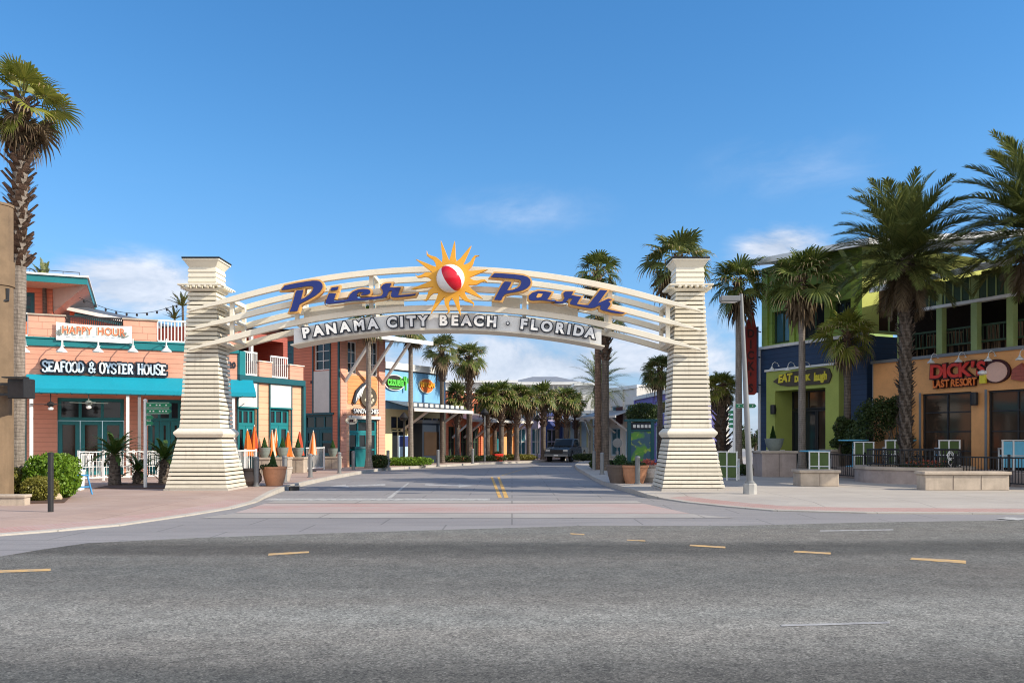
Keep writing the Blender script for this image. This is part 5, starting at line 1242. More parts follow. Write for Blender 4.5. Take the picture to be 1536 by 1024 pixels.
# lower navy wall with the lime portal in it
p0,p1,pz0,pz1 = FR.r(1158,553,1267,700); pz0 = 0
m = MB(); body(m, 0, uc, 0, zn, 9, [(p0,p1,0,pz1)], 0, .3); m.build('lower_wall', M['navywall'], rg)
m = MB(); m.box(-.1,uc+.03,-.12,.1,zn+.003,zn+.14); m.build('ledge', M['white'], rg); m = MB(); m.box(-.06,.07,-.08,-.004,0,zn); m.build('corner_board', M['white'], rg)
d0,d1,_,dz = FR.r(1171,584,1247,700)
m = MB(); wall(m, p0, p1, 0, pz1, [(d0,d1,.0,dz)], -.35, 1.3); m.face(((p0,.05,0),(p0,-.35,0),(p0,-.35,pz1),(p0,.05,pz1))); m.face(((p1,-.35,0),(p1,.05,0),(p1,.05,pz1),(p1,-.35,pz1))); m.face(((p0,-.35,pz1),(p1,-.35,pz1),(p1,.05,pz1),(p0,.05,pz1))); m.build('entrance_portal', M['limep'], rg)
m = MB(); m.box(p0-.06,p1+.06,-.42,.02,pz1+.003,pz1+.10); m.build('portal_cap', M['white'], rg)
window(rg, d0+.01, (d0+d1)/2, .02, dz-.9, .75, 1, 1, M['black'], M['glass'], 'door', .09, handle=True); window(rg, (d0+d1)/2+.01, d1-.01, .02, dz-.9, .75, 1, 1, M['black'], M['glassw'], 'door', .09, handle=True); window(rg, d0+.01, d1-.01, dz-.88, dz-.01, .75, 3, 1, M['black'], M['glassw'], 'transom_window', .08)
# upper green wall
ops = []
for a, b, t, bt in ((1158,1184.5,466,519),(1201,1238,455,512),(1249,1277,450,492)):
    u0,u1,z0,z1 = FR.r(a,t,b,bt); ops.append((u0,u1,max(z0,zn+.2),z1))
m = MB(); U = ops
wall(m, .12, ug, zn+.145, zg, U, 0, .35)
zz_ = FR.z(503, ug)
m.build('upper_wall', M['greenwall'], rg)
m = MB(); wall(m, 0, 9, zn+.145, zg-.0, [(1.0,2.6,zz_+.2,zz_+2.7),(3.4,5.0,zz_+.2,zz_+2.7)], 0, .3); o = m.build('upper_side_wall', M['litgreen'], rg)  # sunlight on this side wall is put into its paler colour
o.data.transform(Matrix.Translation((ug,0,0)) @ Matrix.Rotation(math.pi/2,4,'Z'))
for a in (1.0, 3.4):
    before = set(bpy.data.objects); window(rg, a, a+1.6, zz_+.2, zz_+2.7, .2, 2, 1, M['greentrim'], M['glassw'], 'window', .09)
    for q in set(bpy.data.objects)-before: q.data.transform(Matrix.Translation((ug,0,0)) @ Matrix.Rotation(math.pi/2,4,'Z'))
for k, q in enumerate(ops): window(rg, *q, .22, 2 if k else 2, 1, M['greendk'], M['glassb'] if k == 0 else M['glass'], 'window', .10)
m = MB(); m.face(((.12,9,zn),(.12,0,zn),(.12,0,zg),(.12,9,zg))); m.build('upper_end_wall', M['greenwall'], rg)
for px in (1150,1190,1243,1283): u = FR.u(px); m = MB(); m.box(u-.16,u+.16,-.10,-.004,zn+.147,zg-.3); m.build('pilaster', M['lime'], rg)
zr = FR.z(395,0,-1.2); zr2 = FR.z(366, FR.u(1268,-1.2), -1.2)
m = MB(); a, b = -.15, ug+1.5; zA_ = zr-.05; sl_ = (zr2-zr)/(FR.u(1268,-1.2)); zb__ = zA_+sl_*(b-a)
m.face(((a,-1.3,zA_),(b,-1.3,zb__),(b,10,zb__+1.6),(a,10,zA_+1.6))); m.face(((a,-1.3,zA_-.10),(a,10,zA_+1.5),(b,10,zb__+1.5),(b,-1.3,zb__-.10))); m.build('roof', M['roofgrey'], rg)
m = MB(); m.beam((a,-1.34,zA_-.03),(b,-1.34,zb__-.03),.06,.26); m.beam((b+.03,-1.3,zb__-.03),(b+.03,10,zb__+1.57),.06,.26); m.build('roof_fascia', M['white'], rg)
for px in (1143,1196,1245,1288):
    u = FR.u(px); m = MB(); m.beam((u,-.03,zg-1.5),(u,-1.1,zA_-.15+sl_*(u-a)*.8),.10,.16); m.build('roof_bracket', M['greentrim'], rg)
# sign over the entrance
es = thing('entrance_sign', 'dark leaf-shaped board with yellow hand lettering over the lime entrance', 'sign', (FR.p.x,FR.p.y,0), FR.a); v = -.42
u0,u1,z0,z1 = FR.r(1159,554.5,1247,579,v); zm = (z0+z1)/2; h = (z1-z0)/2
m = MB(); m.prismXZ([(u0,zm-.05),(u0+.5,zm+h*.45),(u0+1.0,zm+h*.85),(u1-.5,zm+h*1.05),(u1-.15,zm+h*.8),(u1,zm),(u1-.15,zm-h*.85),(u1-.6,zm-h*.95),(u0+1.0,zm-h*.9),(u0+.5,zm-h*.7)], v, v+.10); m.build('board', M['woodsign'], es)
for tx, px, sz, sx, sh in (('EAT',1178,.50,1.0,.15),('DRINK',1203.5,.36,.85,.05),('laugh',1231,.50,.74,.12)):
    c = FR.at(px, 567.5 if tx != 'laugh' else 564.5, v); textpart('lettering', tx, sz, .012, .025, M['yellow'], es, (c[0], v-.016, c[2]), .03, sx, sh)
for px, lb in ((1168.5,'white gooseneck lamp over the left of the lime entrance'),(1192.5,'white gooseneck lamp over the middle of the lime entrance'),(1215.5,'white gooseneck lamp right of the pale palm trunk over the lime entrance')):
    goose('gooseneck_lamp', lb, FR, px, 549, -.42, M['white'], 'gooseneck lamps over the lime entrance', .9)
def sconce(label, fr, px, py, v, w, h, grp):
    c = fr.at(px,py,v); t = thing('wall_sconce', label, 'wall lamp', fr.w(c[0],v,c[2]), fr.a, grp); m = MB(); m.lathe([(w,-h),(w*1.1,-h*.8),(w*1.1,h*.8),(w,h)], 12, (0,-w*1.3,0)); m.build('lamp_shade', M['black'], t); m = MB(); m.box(-.05,.05,-w*.5,0,-.08,.08); m.build('back_plate', M['black'], t)
sconce('black cylinder lamp on the left post of the lime entrance', FR, 1163.5, 614, -.36, .12, .22, 'black wall cylinder lamps')

# blade sign
bs = thing('blade_sign', 'tall dark red blade sign with curled top held off the navy corner', 'sign', (FR.p.x,FR.p.y,0), FR.a)
c0 = W(1117,470,41.5); c1 = W(1134.5,592,41.5); m = MB()
def tobs(p): 
    d = Vector((p[0],p[1]))-FR.p; return (d.dot(FR.d), d.dot(FR.e), p[2])
x0, x1 = XA(1118,41.6), XA(1134,41.6); zt, zb3 = ZA(478,41.6), ZA(592,41.6); w = x1-x0
Mx = Matrix.Rotation(-FR.a,4,'Z') @ Matrix.Translation((-FR.p.x,-FR.p.y,0))
m.M = Mx; m.prismXZ([(x0,zb3+.1),(x0+.1,zb3),(x1-.1,zb3),(x1,zb3+.1),(x1,zt-.5),(x1-.12,zt+.1),(x1-.2,zt+.5),(x1-.3,zt+.1),(x0+.1,zt-.05),(x0,zt-.4)], 41.5, 41.7); m.build('board', M['bladered'], bs)
m = MB(); m.M = Mx; m.box(x1+.003,x1+.09,41.47,41.73,zb3+.1,zt-.4); m.build('edge_rail', M['navywall'], bs)
for k, ch in enumerate("DICK'S"):
    o = textpart('lettering', ch, .55, .012, .02, M['maroon'], bs, (0,0,0), 0, .85); o.data.transform(Mx @ Matrix.Translation(((x0+x1)/2-.03, 41.485, zt-.75-.53*k)))
m = MB(); m.M = Mx
for z in (zt-.6, (zt+zb3)/2, zb3+.5): m.tube(((x1+.09,41.6,z),(XA(1141,42.0),42.0,z)), .03, 6)
m.build('bracket', M['black'], bs)

# orange restaurant
ro = FR.root('deck_restaurant', 'orange rendered restaurant with a green posted roof deck', 'restaurant')
a0 = FR.u(1310,-.12); a1 = a0+13; v0 = -.12; zo = FR.z(533,FR.u(1400,v0),v0)
ops = []
for x0_, x1_, t in ((1382,1457,589),(1481,1570,583.5),(1600,1680,580)):
    u0,u1 = FR.u(x0_,v0),FR.u(x1_,v0); ops.append((u0,u1,.45,FR.z(t,(u0+u1)/2,v0)))
m = MB(); body(m, a0, a1, 0, zo, 9, ops, v0, .22); m.build('wall', M['orangewall'], ro)
m = MB(); m.box(a0-.06,a1,v0-.10,v0-.003,zo-.10,zo+.02); m.box(a0-.06,a0-.004,v0-.002,v0+.2,0,zo); m.build('parapet_cap', M['steel'], ro)
for q in ops: window(ro, *q, v0+.16, 2, 4, M['black'], M['glassw'], 'roller_window', .07)
for q in ops: m = MB(); m.box(q[0]-.09,q[0]-.004,v0-.03,v0-.004,q[2],q[3]+.05); m.build('window_trim', M['steel'], ro)
zb4 = FR.z(457, FR.u(1440)); zrf = 7.75; ud = FR.u(1347)
for px in (1349,1408,1460,1514,1580,1660): u = FR.u(px); m = MB(); m.box(u-.13,u+.13,.02,.28,zo+.004,zrf-.05); m.build('deck_post', M['greentrim'], ro, bevel=.01)
m = MB(); m.box(ud,a1,.06,.22,zb4+.12,zrf-.06); m.build('deck_frieze', M['greendk'], ro)
m = MB(); n = 34
for k in range(n): u = ud+(a1-ud)*k/n; m.box(u,u+.05,.03,.058,zb4+.13,zrf-.07)
m.build('frieze_batten', M['greentrim'], ro); m = MB(); m.box(ud,a1,-.02,.26,zb4,zb4+.117); m.build('deck_beam', M['white'], ro)
m = MB(); zf0, zf1 = zrf, zrf+.12; m.face(((ud-.6,-.9,zf0),(a1,-.9,zf1),(a1,8,zf1+2.2),(ud-.6,8,zf0+2.2))); m.face(((ud-.6,-.9,zf0-.12),(ud-.6,8,zf0+2.08),(a1,8,zf1+2.08),(a1,-.9,zf1-.12))); m.build('deck_roof', M['roofgrey'], ro)
m = MB(); m.beam((ud-.6,-.93,zf0-.05),(a1,-.93,zf1-.05),.05,.22); m.build('roof_fascia', M['white'], ro)
m = MB(); m.face(((ud+.02,5,zo),(a1,5,zo),(a1,5,zrf+1.1),(ud+.02,5,zrf+1.1))); m.face(((ud+.02,.3,zo+.01),(ud+.02,5,zo+.01),(ud+.02,5,zrf),(ud+.02,.3,zrf))) ; m.build('deck_back_wall', M['dark'], ro)  # back wall coloured near black for the shade under the deck roof
rails(ro, ud+.1, a1, .34, zo+.35, zo+1.02, M['greendk'], .16, 'deck_balustrade', .012)
tl = 'chairs on the upper deck'
def slatchair(mat, name, label, loc, rz, group, sc=1.0):
    t = thing(name, label, 'chair', loc, rz, group); m = MB(); m.box(-.22,.22,-.22,.22,.42,.46); m.build('seat', mat, t)
    m = MB()
    for k in range(5): x = -.20+k*.09; m.beam((x,.21,.47),(x,.27,.95),.05,.015)
    m.beam((-.23,.275,.95),(.23,.275,.95),.03,.05); m.build('backrest', mat, t)
    for sx_ in (-1,1):
        for sy in (-1,1): m = MB(); m.beam((sx_*.2,sy*.2,0),(sx_*.2,sy*.2,.42),.04,.04); m.build('leg', mat, t)
    t.scale = (sc,)*3; return t
c0_ = None
for i, px in enumerate((1379,1395,1425,1440,1473,1480,1488,1496,1503,1524)):
    u = FR.u(px,1.3); loc = FR.w(u,1.0+.35*(i%2),zo+.02)
    lb = 'wooden slat chair on the shaded upper deck behind the green balustrade'
    if c0_ is None: c0_ = slatchair(M['wood'], 'deck_chair', lb, loc, FR.a+.3, tl, 1.05)
    else: dup(c0_, loc, FR.a+.4*i, lb, 1.05)
# sign with red letters
ds = thing('restaurant_sign', 'jagged red and orange letters with a beer mug over the big windows', 'sign', (FR.p.x,FR.p.y,0), FR.a); v = -.22
def dpt(px,py): return FR.at(px,py,v)
rnd = random.Random(8)
for txt, x0_, x1_, yt0, yt1, hs, mt in (("DICK'S",1398,1481,559,553,.58,'dickred'),('LAST',1400,1425,577,575,.32,'dickorange'),('RESORT',1428,1466,575,572,.31,'dickorange')):
    n = len(txt); wts = [.55 if c in "'I" else 1 for c in txt]; tot = sum(wts); ac = 0
    for c, wt in zip(txt, wts):
        t_ = (ac+wt/2)/tot; ac += wt; px = x0_+(x1_-x0_)*t_; p = FR.at(px, yt0+(yt1-yt0)*t_, v); du = abs(FR.u(x0_+(x1_-x0_)*(t_+.5*wt/tot),v)-FR.u(x0_+(x1_-x0_)*(t_-.5*wt/tot),v))
        me_sx = du/(hs*(.72 if wt==1 else .36)); r = rnd.uniform(-.08,.08)
        o = textpart('letter', c, hs*1.30, .05, .05 if hs>.5 else .03, M['maroon'], ds, (p[0], v, p[2]), r, me_sx)
        textpart('letter_face', c, hs*1.22, .02, .024 if hs>.5 else .012, M[mt], o, (0,-.06,0), r, me_sx)
# backing with beer mug (the painted figure of the photograph is left as a plain dark board)
u0,u1 = FR.u(1469,v),FR.u(1517,v); zc_ = FR.z(562,(u0+u1)/2,v); m = MB()
m.prismXZ([((u0+u1)/2+math.cos(a)*(u1-u0)*.46, zc_+.08+math.sin(a)*.44*(1.1 if math.sin(a)>0 else .85)) for a in [2*math.pi*k/24 for k in range(24)]], v, v+.1); m.build('backing_board', M['maroon'], ds)
m = MB(); m.prismXZ([((u0+u1)/2+.05+math.cos(a)*.42, zc_+.10+math.sin(a)*.36) for a in [2*math.pi*k/20 for k in range(20)]], v-.03, v+.02); m.build('plain_panel', paint('pink_sign_panel', (.74,.46,.36), .6, .1, 0), ds)
m = MB(); m.box(u0+.05,u0+.3,v-.08,v-.002,zc_-.28,zc_+.02); m.build('beer_mug', M['yellow'], ds); m = MB(); m.lathe([(.10,0),(.17,.05),(.16,.13),(.06,.18)], 10, (u0+.17,v-.05,zc_+.022)); m.build('beer_foam', M['ballwhite'], ds)
u0,u1 = FR.u(1516,v),FR.u(1536,v); m = MB(); m.prismXZ([(u0,zc_-.20),(u0+.05,zc_+.15),(u0+.4,zc_+.35),(u0+.5,zc_+.1),(u1,zc_),(u1,zc_-.3)], v, v+.08); m.build('brown_cutout', M['brickred'], ds)
for px, lb in ((1407.5,'white gooseneck lamp over the first red letter'),(1449,'white gooseneck lamp over the last red letters'),(1493.5,'white gooseneck lamp over the beer mug'),(1541,'white gooseneck lamp at the right edge over the orange wall')):
    goose('gooseneck_lamp', lb, FR, px, 537 - (px-1407)*.04, v0-.01, M['white'], 'gooseneck lamps over the red letters', .85)
sconce('black square lamp between the two big windows of the orange wall', FR, 1465.5, 598, v0-.01, .12, .24, 'black wall cylinder lamps')

# ------------------------------------------------------------------ patio furniture, planters, fences on the right
def block(name, label, px0, px1, base, top, dep, mat, cap, grp=None, cat='planter', rz=0, capo=.05):
    Y = YB(base); x0,x1 = XA(px0,Y),XA(px1,Y); h = ZA(top,Y)-SW; t = thing(name, label, cat, ((x0+x1)/2,Y+dep/2,SW), rz, grp); w = (x1-x0)/2
    m = MB(); m.box(-w,w,-dep/2,dep/2,0,h-.10); n = max(2,int(w*2/.8)); m.build('block_wall', mat, t, bevel=.012)
    m = MB()
    for k in range(1,n): x = -w+2*w*k/n; m.box(x-.008,x+.008,-dep/2-.006,-dep/2-.001,.02,h-.12)
    if n > 1: m.build('joint', M['clay'], t)
    m = MB(); m.box(-w-capo,w+capo,-dep/2-capo,dep/2+capo,h-.097,h); m.build('coping', cap, t, bevel=.015); return t, h, Y+dep/2, (x0+x1)/2
def pot(name, label, x, y, z, r, h, mat, group=None, shape='bowl', soil=True):
    t = thing(name, label, 'plant pot', (x,y,z), 0, group); m = MB()
    if shape == 'bowl': pr = [(r*.55,0),(r*.8,h*.3),(r*.97,h*.7),(r,h*.9),(r*1.05,h*.92),(r*1.05,h),(r*.92,h),(r*.9,h*.85)]
    elif shape == 'tub': pr = [(r*.68,0),(r*.9,h*.45),(r,h*.86),(r*1.06,h*.88),(r*1.06,h),(r*.93,h),(r*.9,h*.88)]
    else: pr = [(r*.62,0),(r*.98,h*.3),(r,h*.55),(r*.82,h*.85),(r*.9,h*.97),(r*.9,h),(r*.76,h),(r*.74,h*.88)]
    m.lathe(pr, 24); m.build('pot', mat, t, smooth=False)
    for p in bpy.data.objects[-1:] if False else []: pass
    if soil: s = MB(); s.lathe([(r*.3,h*.87),(r*.89,h*.86),(r*.2,h*.90)], 16); s.build('soil', M['mulch'], t)
    return t
def plantlet(label, x, y, z, r, h, seed, kind='cypress', mat='cypress', group=None, n=900):
    rnd = random.Random(seed); t = thing('potted_plant', label, 'plant', (x,y,z), 0, group); m = MB()
    if kind == 'cypress':
        for k in range(n):
            f = rnd.random()**.8; a = rnd.uniform(0,6.28); rr = r*(1-f)*rnd.uniform(.5,1.05); p = Vector((math.cos(a)*rr, math.sin(a)*rr, h*f)); u = Vector((math.cos(a)*.3,math.sin(a)*.3,1)).normalized(); s = u.orthogonal().normalized()
            l = .05; m.face((p-s*.012, p+u*l*.5-s*.02, p+u*l*1.4, p+u*l*.5+s*.02, p+s*.012))
    else: leafcloud(m, (0,0,h*.5), (r,r,h*.55), n, .04, rnd, 2, .1)
    m.build('foliage', M[mat], t); s = MB(); s.tube(((0,0,-.02),(0,0,h*.6)), [.02,.01], 5); s.build('stem', M['stem'], t); return t
GP = 'tall stone pedestals on the plaza'
for px0,px1,base,top,lb,plb,klb in ((1143,1195,715,676,'tall square stone pedestal left of the pale palm trunk','grey bowl on the pedestal left of the pale palm trunk','small dark cypress in the grey bowl left of the pale palm trunk'),(1248,1302,713,674,'tall square stone pedestal behind the low bench block','grey-green bowl on the pedestal behind the low bench block','leafy bright plant in the grey-green bowl')):
    t,h,yy,xx = block('pedestal', lb, px0, px1, base, top, 1.35, M['stonedk'], M['stone'], GP, 'pedestal')
    pot('bowl_planter', plb, xx, yy, SW+h+.003, .37, .50, M['greypot'], 'bowls on the tall pedestals')
    if px0 < 1200: plantlet(klb, xx-.05, yy, SW+h+.44, .13, .52, 5)
    else: plantlet(klb, xx-.1, yy, SW+h+.42, .30, .55, 6, 'bush', 'hedge', n=700)
block('bench_block', 'low stone bench block in front of the tall pedestals', 1201, 1258.5, 729, 704.5, .75, M['stone'], M['stone'], None, 'bench')
block('low_wall', 'straight low stone seat wall in front of the round planter', 1388, 1514, 735, 707, .55, M['stone'], M['stone'], None, 'low wall')
block('low_wall', 'low stone wall at the right edge behind the round planter', 1478, 1720, 712, 697, .4, M['stonedk'], M['stonedk'], None, 'low wall')
# round planter with iron ring fence and flowers
Yc = 30.2; xc = XA(1390,29.2); rp = thing('round_planter', 'round stone planter wall around the large date palm', 'planter', (xc,Yc,SW)); rw_ = 1.92
m = MB(); m.lathe([(rw_,0),(rw_,.46),(rw_-.35,.46),(rw_-.35,0)], 48); m.build('block_wall', M['stonedk'], rp); m = MB(); m.lathe([(rw_+.05,.463),(rw_+.05,.56),(rw_-.40,.56),(rw_-.40,.463)], 48); m.build('coping', M['stone'], rp)
m = MB(); m.lathe([(rw_-.36,.40),(.1,.46)], 32); m.build('soil', M['mulch'], rp)
rf = thing('ring_fence', 'black iron ring fence with scroll panel on the round planter', 'fence', (xc,Yc,SW+.563)); rr_ = 1.5
def hoop(m, r, z, t, n=48): 
    pts = [(r*math.cos(2*math.pi*k/n), r*math.sin(2*math.pi*k/n), z) for k in range(n+1)]; m.tube(pts, t, 6, False)
m = MB(); hoop(m, rr_, .58, .025); hoop(m, rr_, .08, .02); m.build('rail', M['black'], rf); m = MB()
for k in range(72): a = 2*math.pi*k/72; x,y = rr_*math.cos(a), rr_*math.sin(a); m.box(x-.011,x+.011,y-.011,y+.011,0 if k%6==0 else .08,.58)
m.build('baluster', M['black'], rf)
for a in (-1.15,-1.95,-2.6,-.55):
    x,y = rr_*math.cos(a)*1.01, rr_*math.sin(a)*1.01; m = MB(); tx,ty = -math.sin(a), math.cos(a)
    for rad, zc3 in ((.15,.38),(.09,.38),(.10,.17)):
        pts = [(x+tx*rad*math.cos(b), y+ty*rad*math.cos(b), zc3+rad*math.sin(b)) for b in [2*math.pi*k/14 for k in range(15)]]; m.tube(pts, .013, 5, False)
    m.build('scroll_panel', M['white'] if a == -1.15 else M['black'], rf)
fl = thing('flower_bed', 'red and pink flowers inside the iron ring fence', 'flowers', (xc,Yc,SW+.46)); m = MB(); leafcloud(m, (.1,-.7,.13), (.85,.5,.16), 1300, .035, random.Random(3), 2, .1); m.build('foliage', M['hedgedk'], fl); m = MB(); leafcloud(m, (.15,-.8,.2), (.8,.45,.14), 300, .035, random.Random(4), 2, .3); m.build('blossom', M['flower'], fl)
# long black iron patio fence
FP = Fr(FR.w(FR.u(1240,-3.2),-3.2)[:2], FR.a)
pf = FP.root('patio_fence', 'long black iron fence along the restaurant patio', 'fence'); Lf = 9.5
m = MB(); m.box(0,Lf,-.02,.02,1.02,1.07); m.box(0,Lf,-.015,.015,.22,.26); m.build('rail', M['black'], pf); m = MB()
for k in range(90): x = Lf*k/90; m.box(x-.009,x+.009,-.009,.009,.26,1.02)
m.build('baluster', M['black'], pf)
for k in range(6): m = MB(); x = Lf*k/5; m.box(x-.03,x+.03,-.031,.031,SW,1.15); m.build('post', M['black'], pf)
# white framed booth chairs with green fabric
def booth(name, label, loc, rz, blue=False):
    t = thing(name, label, 'patio seat', loc, rz, 'white framed seats with fabric panels'); fb = M['lightblue'] if blue else M['greenfab']
    for x in (-.42,-.02,.42):
        m = MB(); m.box(x-.03,x+.03,-.03,.03,0,1.28); m.build('post', M['white'], t)
    m = MB(); m.box(-.39,.39,-.025,.025,1.22,1.28) if False else m.box(-.46,.46,-.035,.035,1.283,1.33); m.build('rail', M['white'], t)
    for a, b in ((-.389,-.051),(.011,.389)): m = MB(); m.box(a,b,-.03,.03,.62,.66); m.build('rail', M['white'], t)
    for a, b in ((-.385,-.055),(.015,.385)):
        m = MB(); m.box(a,b,-.012,.012,.665,1.26); m.build('fabric_panel', fb, t); m = MB(); m.box(a,b,-.012,.012,.12,.60); m.build('fabric_panel', fb, t)
    for x in (-.42,.42): m = MB(); m.beam((x,.035,.95),(x,.62,.95),.07,.05); m.build('armrest', M['white'], t); m = MB(); m.box(x-.03,x+.03,.56,.62,0,.92); m.build('post', M['white'], t)
    m = MB(); m.box(-.40,.40,.05,.60,.60,.66); m.build('seat', M['lightblue'], t); return t
bt = booth('patio_booth', 'white framed seat with green panels right of the pale palm trunk', (XA(1229,31.5),31.5,SW), FR.a+.75); bt.scale = (.82,.82,.8)
for px, Y, dz, r, lb in ((1163,35.5,.0,.3,'white framed seat half hidden behind the grey bowl pedestal'),(1091,31.5,0,-.1,'white framed green panel seat between arch pillar and street lamp'),(1296,33.2,.35,.2,'white framed green seat just right of the leafy bowl'),(1343,32.5,.42,.5,'white framed green seat left of the date palm trunk'),(1424,31.2,.42,.6,'white framed seat with green panels before the first big window')):
    dup(bt, (XA(px,Y),Y,SW+dz), FR.a+.75+r*.3, lb)
bb = booth('patio_booth', 'bright blue panelled seat at the right edge of the patio', (XA(1521,29.8),29.8,SW+.42), FR.a+.85, True); bb.scale = (.85,.82,.8)
deck = MB(); q = [FR.w(FR.u(1240,-3.0),-3.0), FR.w(FR.u(1240,-3.0)+9.6,-3.0), FR.w(FR.u(1240,-3.0)+9.6,-.2), FR.w(FR.u(1240,-3.0),-.2)]
deck.prismXY([p[:2] for p in q], SW-.02, SW+.42); tag(deck.build('patio_deck', M['stonedk']), 'raised stone patio behind the black iron fence', 'patio')
for px, Y, dz, lb in ((1222,33.5,0,'light blue round table top by the lime entrance'),(1280,34.0,.42,'light blue round table top behind the leafy bowl'),(1351,33.3,.42,'light blue round table top left of the date palm trunk')):
    t = thing('patio_table', lb, 'table', (XA(px,Y),Y,SW+dz), 0, 'light blue patio tables'); m = MB(); m.lathe([(.55,1.02),(.57,1.04),(.57,1.07),(.2,1.08)], 20); m.build('tabletop', M['lightblue'], t); m = MB(); m.tube(((0,0,0),(0,0,1.02)), .04, 8); m.lathe([(.28,0),(.25,.04),(.05,.06)], 14); m.build('pedestal_leg', M['lightblue'], t)
# ------------------------------------------------------------------ bollards
def bollard(label, px, base, group, proto=[]):
    Y = YB(base)
    if proto: return dup(proto[0], (XA(px,Y),Y,SW), 0, label)
    t = thing('bollard', label, 'bollard', (XA(px,Y),Y,SW), 0, group); m = MB(); m.lathe([(.085,.0),(.085,.84),(.08,.845),(.08,.86)], 16); m.build('post', M['steel'], t, smooth=False); m = MB(); m.lathe([(.094,.862),(.094,.89),(.07,.93),(.02,.945)], 16); m.build('cap', M['steel'], t); m = MB(); m.lathe([(.12,.0),(.12,.03),(.088,.04)], 16); m.build('base_ring', M['steel'], t); proto.append(t); return t
GBo = 'grey steel bollards along the kerbs'
for px, b, lb in ((384.5,729,'grey bollard beside the dark clay pot and the terracotta tub on the left'),(427,723,'second grey bollard on the left, right of the terracotta tub'),(465.5,715.5,'third grey bollard on the left, by the orange umbrellas'),(509,709.5,'grey bollard in front of the corner tower left edge'),(530,704.5,'grey bollard left of the trunk at the corner tower door'),(582,701.5,'grey bollard right of the round dark bush'),(657,699.5,'grey bollard beside the trunk in front of the blue shop'),(709,695,'grey bollard under the bushy palm'),
                  (956.5,725.5,'grey bollard in front of the terracotta tub on the right'),(903,711,'grey bollard at the right kerb bend, nearest the two palms'),(891,704.5,'leftmost grey bollard by the right kerb'),(926,704,'grey bollard between the two palms and the blue poster stand')):
    bollard(lb, px, b, GBo)
# ------------------------------------------------------------------ pots
def at(px, base): Y = YB(base); return XA(px,Y), Y
x,y = at(404,729); pot('terracotta_tub', 'round terracotta tub behind the first bollard on the left', x+.05, y+.4, SW, .38, .62, M['terracotta'], None, 'tub'); plantlet('little cypress with low flowers in the left terracotta tub', x, y+.4, SW+.56, .13, .5, 21); plantlet('low green plants spilling over the left terracotta tub', x-.1, y+.3, SW+.52, .30, .18, 22, 'bush', 'hedgedk', n=350)
x,y = at(367,729.5); pot('clay_pot', 'dark brown clay pot against the left arch pillar', x, y+.45, SW, .40, .56, M['clay'], None, 'urn')
x,y = at(429-8,722); pot('pale_pot', 'stained pale pot right of the left terracotta tub', x, y+.4, SW, .30, .5, M['palepot'], None, 'tub')
x,y = at(955,725.5); pot('terracotta_tub', 'large terracotta tub behind the bollard on the right', x, y+.55, SW, .46, .62, M['terracotta'], None, 'tub'); plantlet('low red leaved plants in the right terracotta tub', x, y+.5, SW+.54, .42, .22, 23, 'bush', 'hedgedk', n=500)
x,y = at(929,725); pot('grey_pot', 'grey brown pot left of the right terracotta tub', x, y+.5, SW, .37, .62, M['clay'], None, 'tub'); plantlet('upright dark shrub in the grey brown pot', x+.1, y+.5, SW+.54, .24, .42, 24, 'bush', 'cypress', n=700)
x,y = at(978,724); pot('pale_pot', 'pale round pot between the terracotta tub and the right arch pillar', x, y+.55, SW, .40, .60, M['palepot'], None, 'urn'); plantlet('dark red flowers in the pale pot by the right arch pillar', x-.05, y+.5, SW+.52, .30, .3, 25, 'bush', 'flower', n=260)
# pedestals with pots on the left pavement
GPL = 'stone pedestals with pots on the left pavement'
for i, (px, base, top, lb) in enumerate(((393,712,686,'stone pedestal nearest the left arch pillar by the white fence'),(420.5,711,685.5,'middle stone pedestal on the left pavement'),(444,709,685.5,'stone pedestal beneath the red closed umbrellas'),(497,703,684.5,'stone pedestal before the corner tower'))):
    t,h,yy,xx = block('pedestal', lb, px-11.5, px+11.5, base, top, .72, M['stone'], M['stone'], GPL, 'pedestal', capo=.03)
    pot('round_planter_pot', 'grey green pot on the '+lb, xx, yy, SW+h+.003, .25, .42, M['greypot'], 'grey green pots on the left pedestals')
    plantlet('small cypress above the '+lb, xx, yy, SW+h+.38, .13, .42, 30+i, group='small cypresses on the left pedestals', n=500)
# ------------------------------------------------------------------ closed umbrellas
def umbrella(label, px, py, Y, col, lean=0):
    z = ZA(py,Y); t = thing('closed_umbrella', label, 'umbrella', (XA(px,Y),Y,SW), 0, 'closed umbrellas on the left terrace'); rnd = random.Random(int(px)); H = z-SW
    m = MB(); n = 12; prof = [(.02,H),(.05,H-.12),(.11,H-.45),(.17,H-.85),(.205,H-1.05)]
    rings = []
    for r,zz in prof: rings.append([m.P((r*(1+.25*(j%2)-.12)*math.cos(2*math.pi*j/n)+lean*(zz-H), r*(1+.25*(j%2)-.12)*math.sin(2*math.pi*j/n), zz+(-.06 if j%2 and r>.15 else 0))) for j in range(n)])
    for a,b in zip(rings,rings[1:]):
        for j in range(n): m.mi = (j//2)%2 if isinstance(col,tuple) else 0; m.fi((a[j],b[j],b[(j+1)%n],a[(j+1)%n]))
    m.build('canopy', [M[c] for c in col] if isinstance(col,tuple) else [M[col]], t)
    m = MB(); m.tube(((lean*-H,0,0),(0,0,H+.06)), .02, 6); m.build('pole', M['white'], t); m = MB(); m.lathe([(.22,0),(.22,.05),(.04,.08)], 14, (lean*-H,0,0)); m.build('base', M['black'], t)
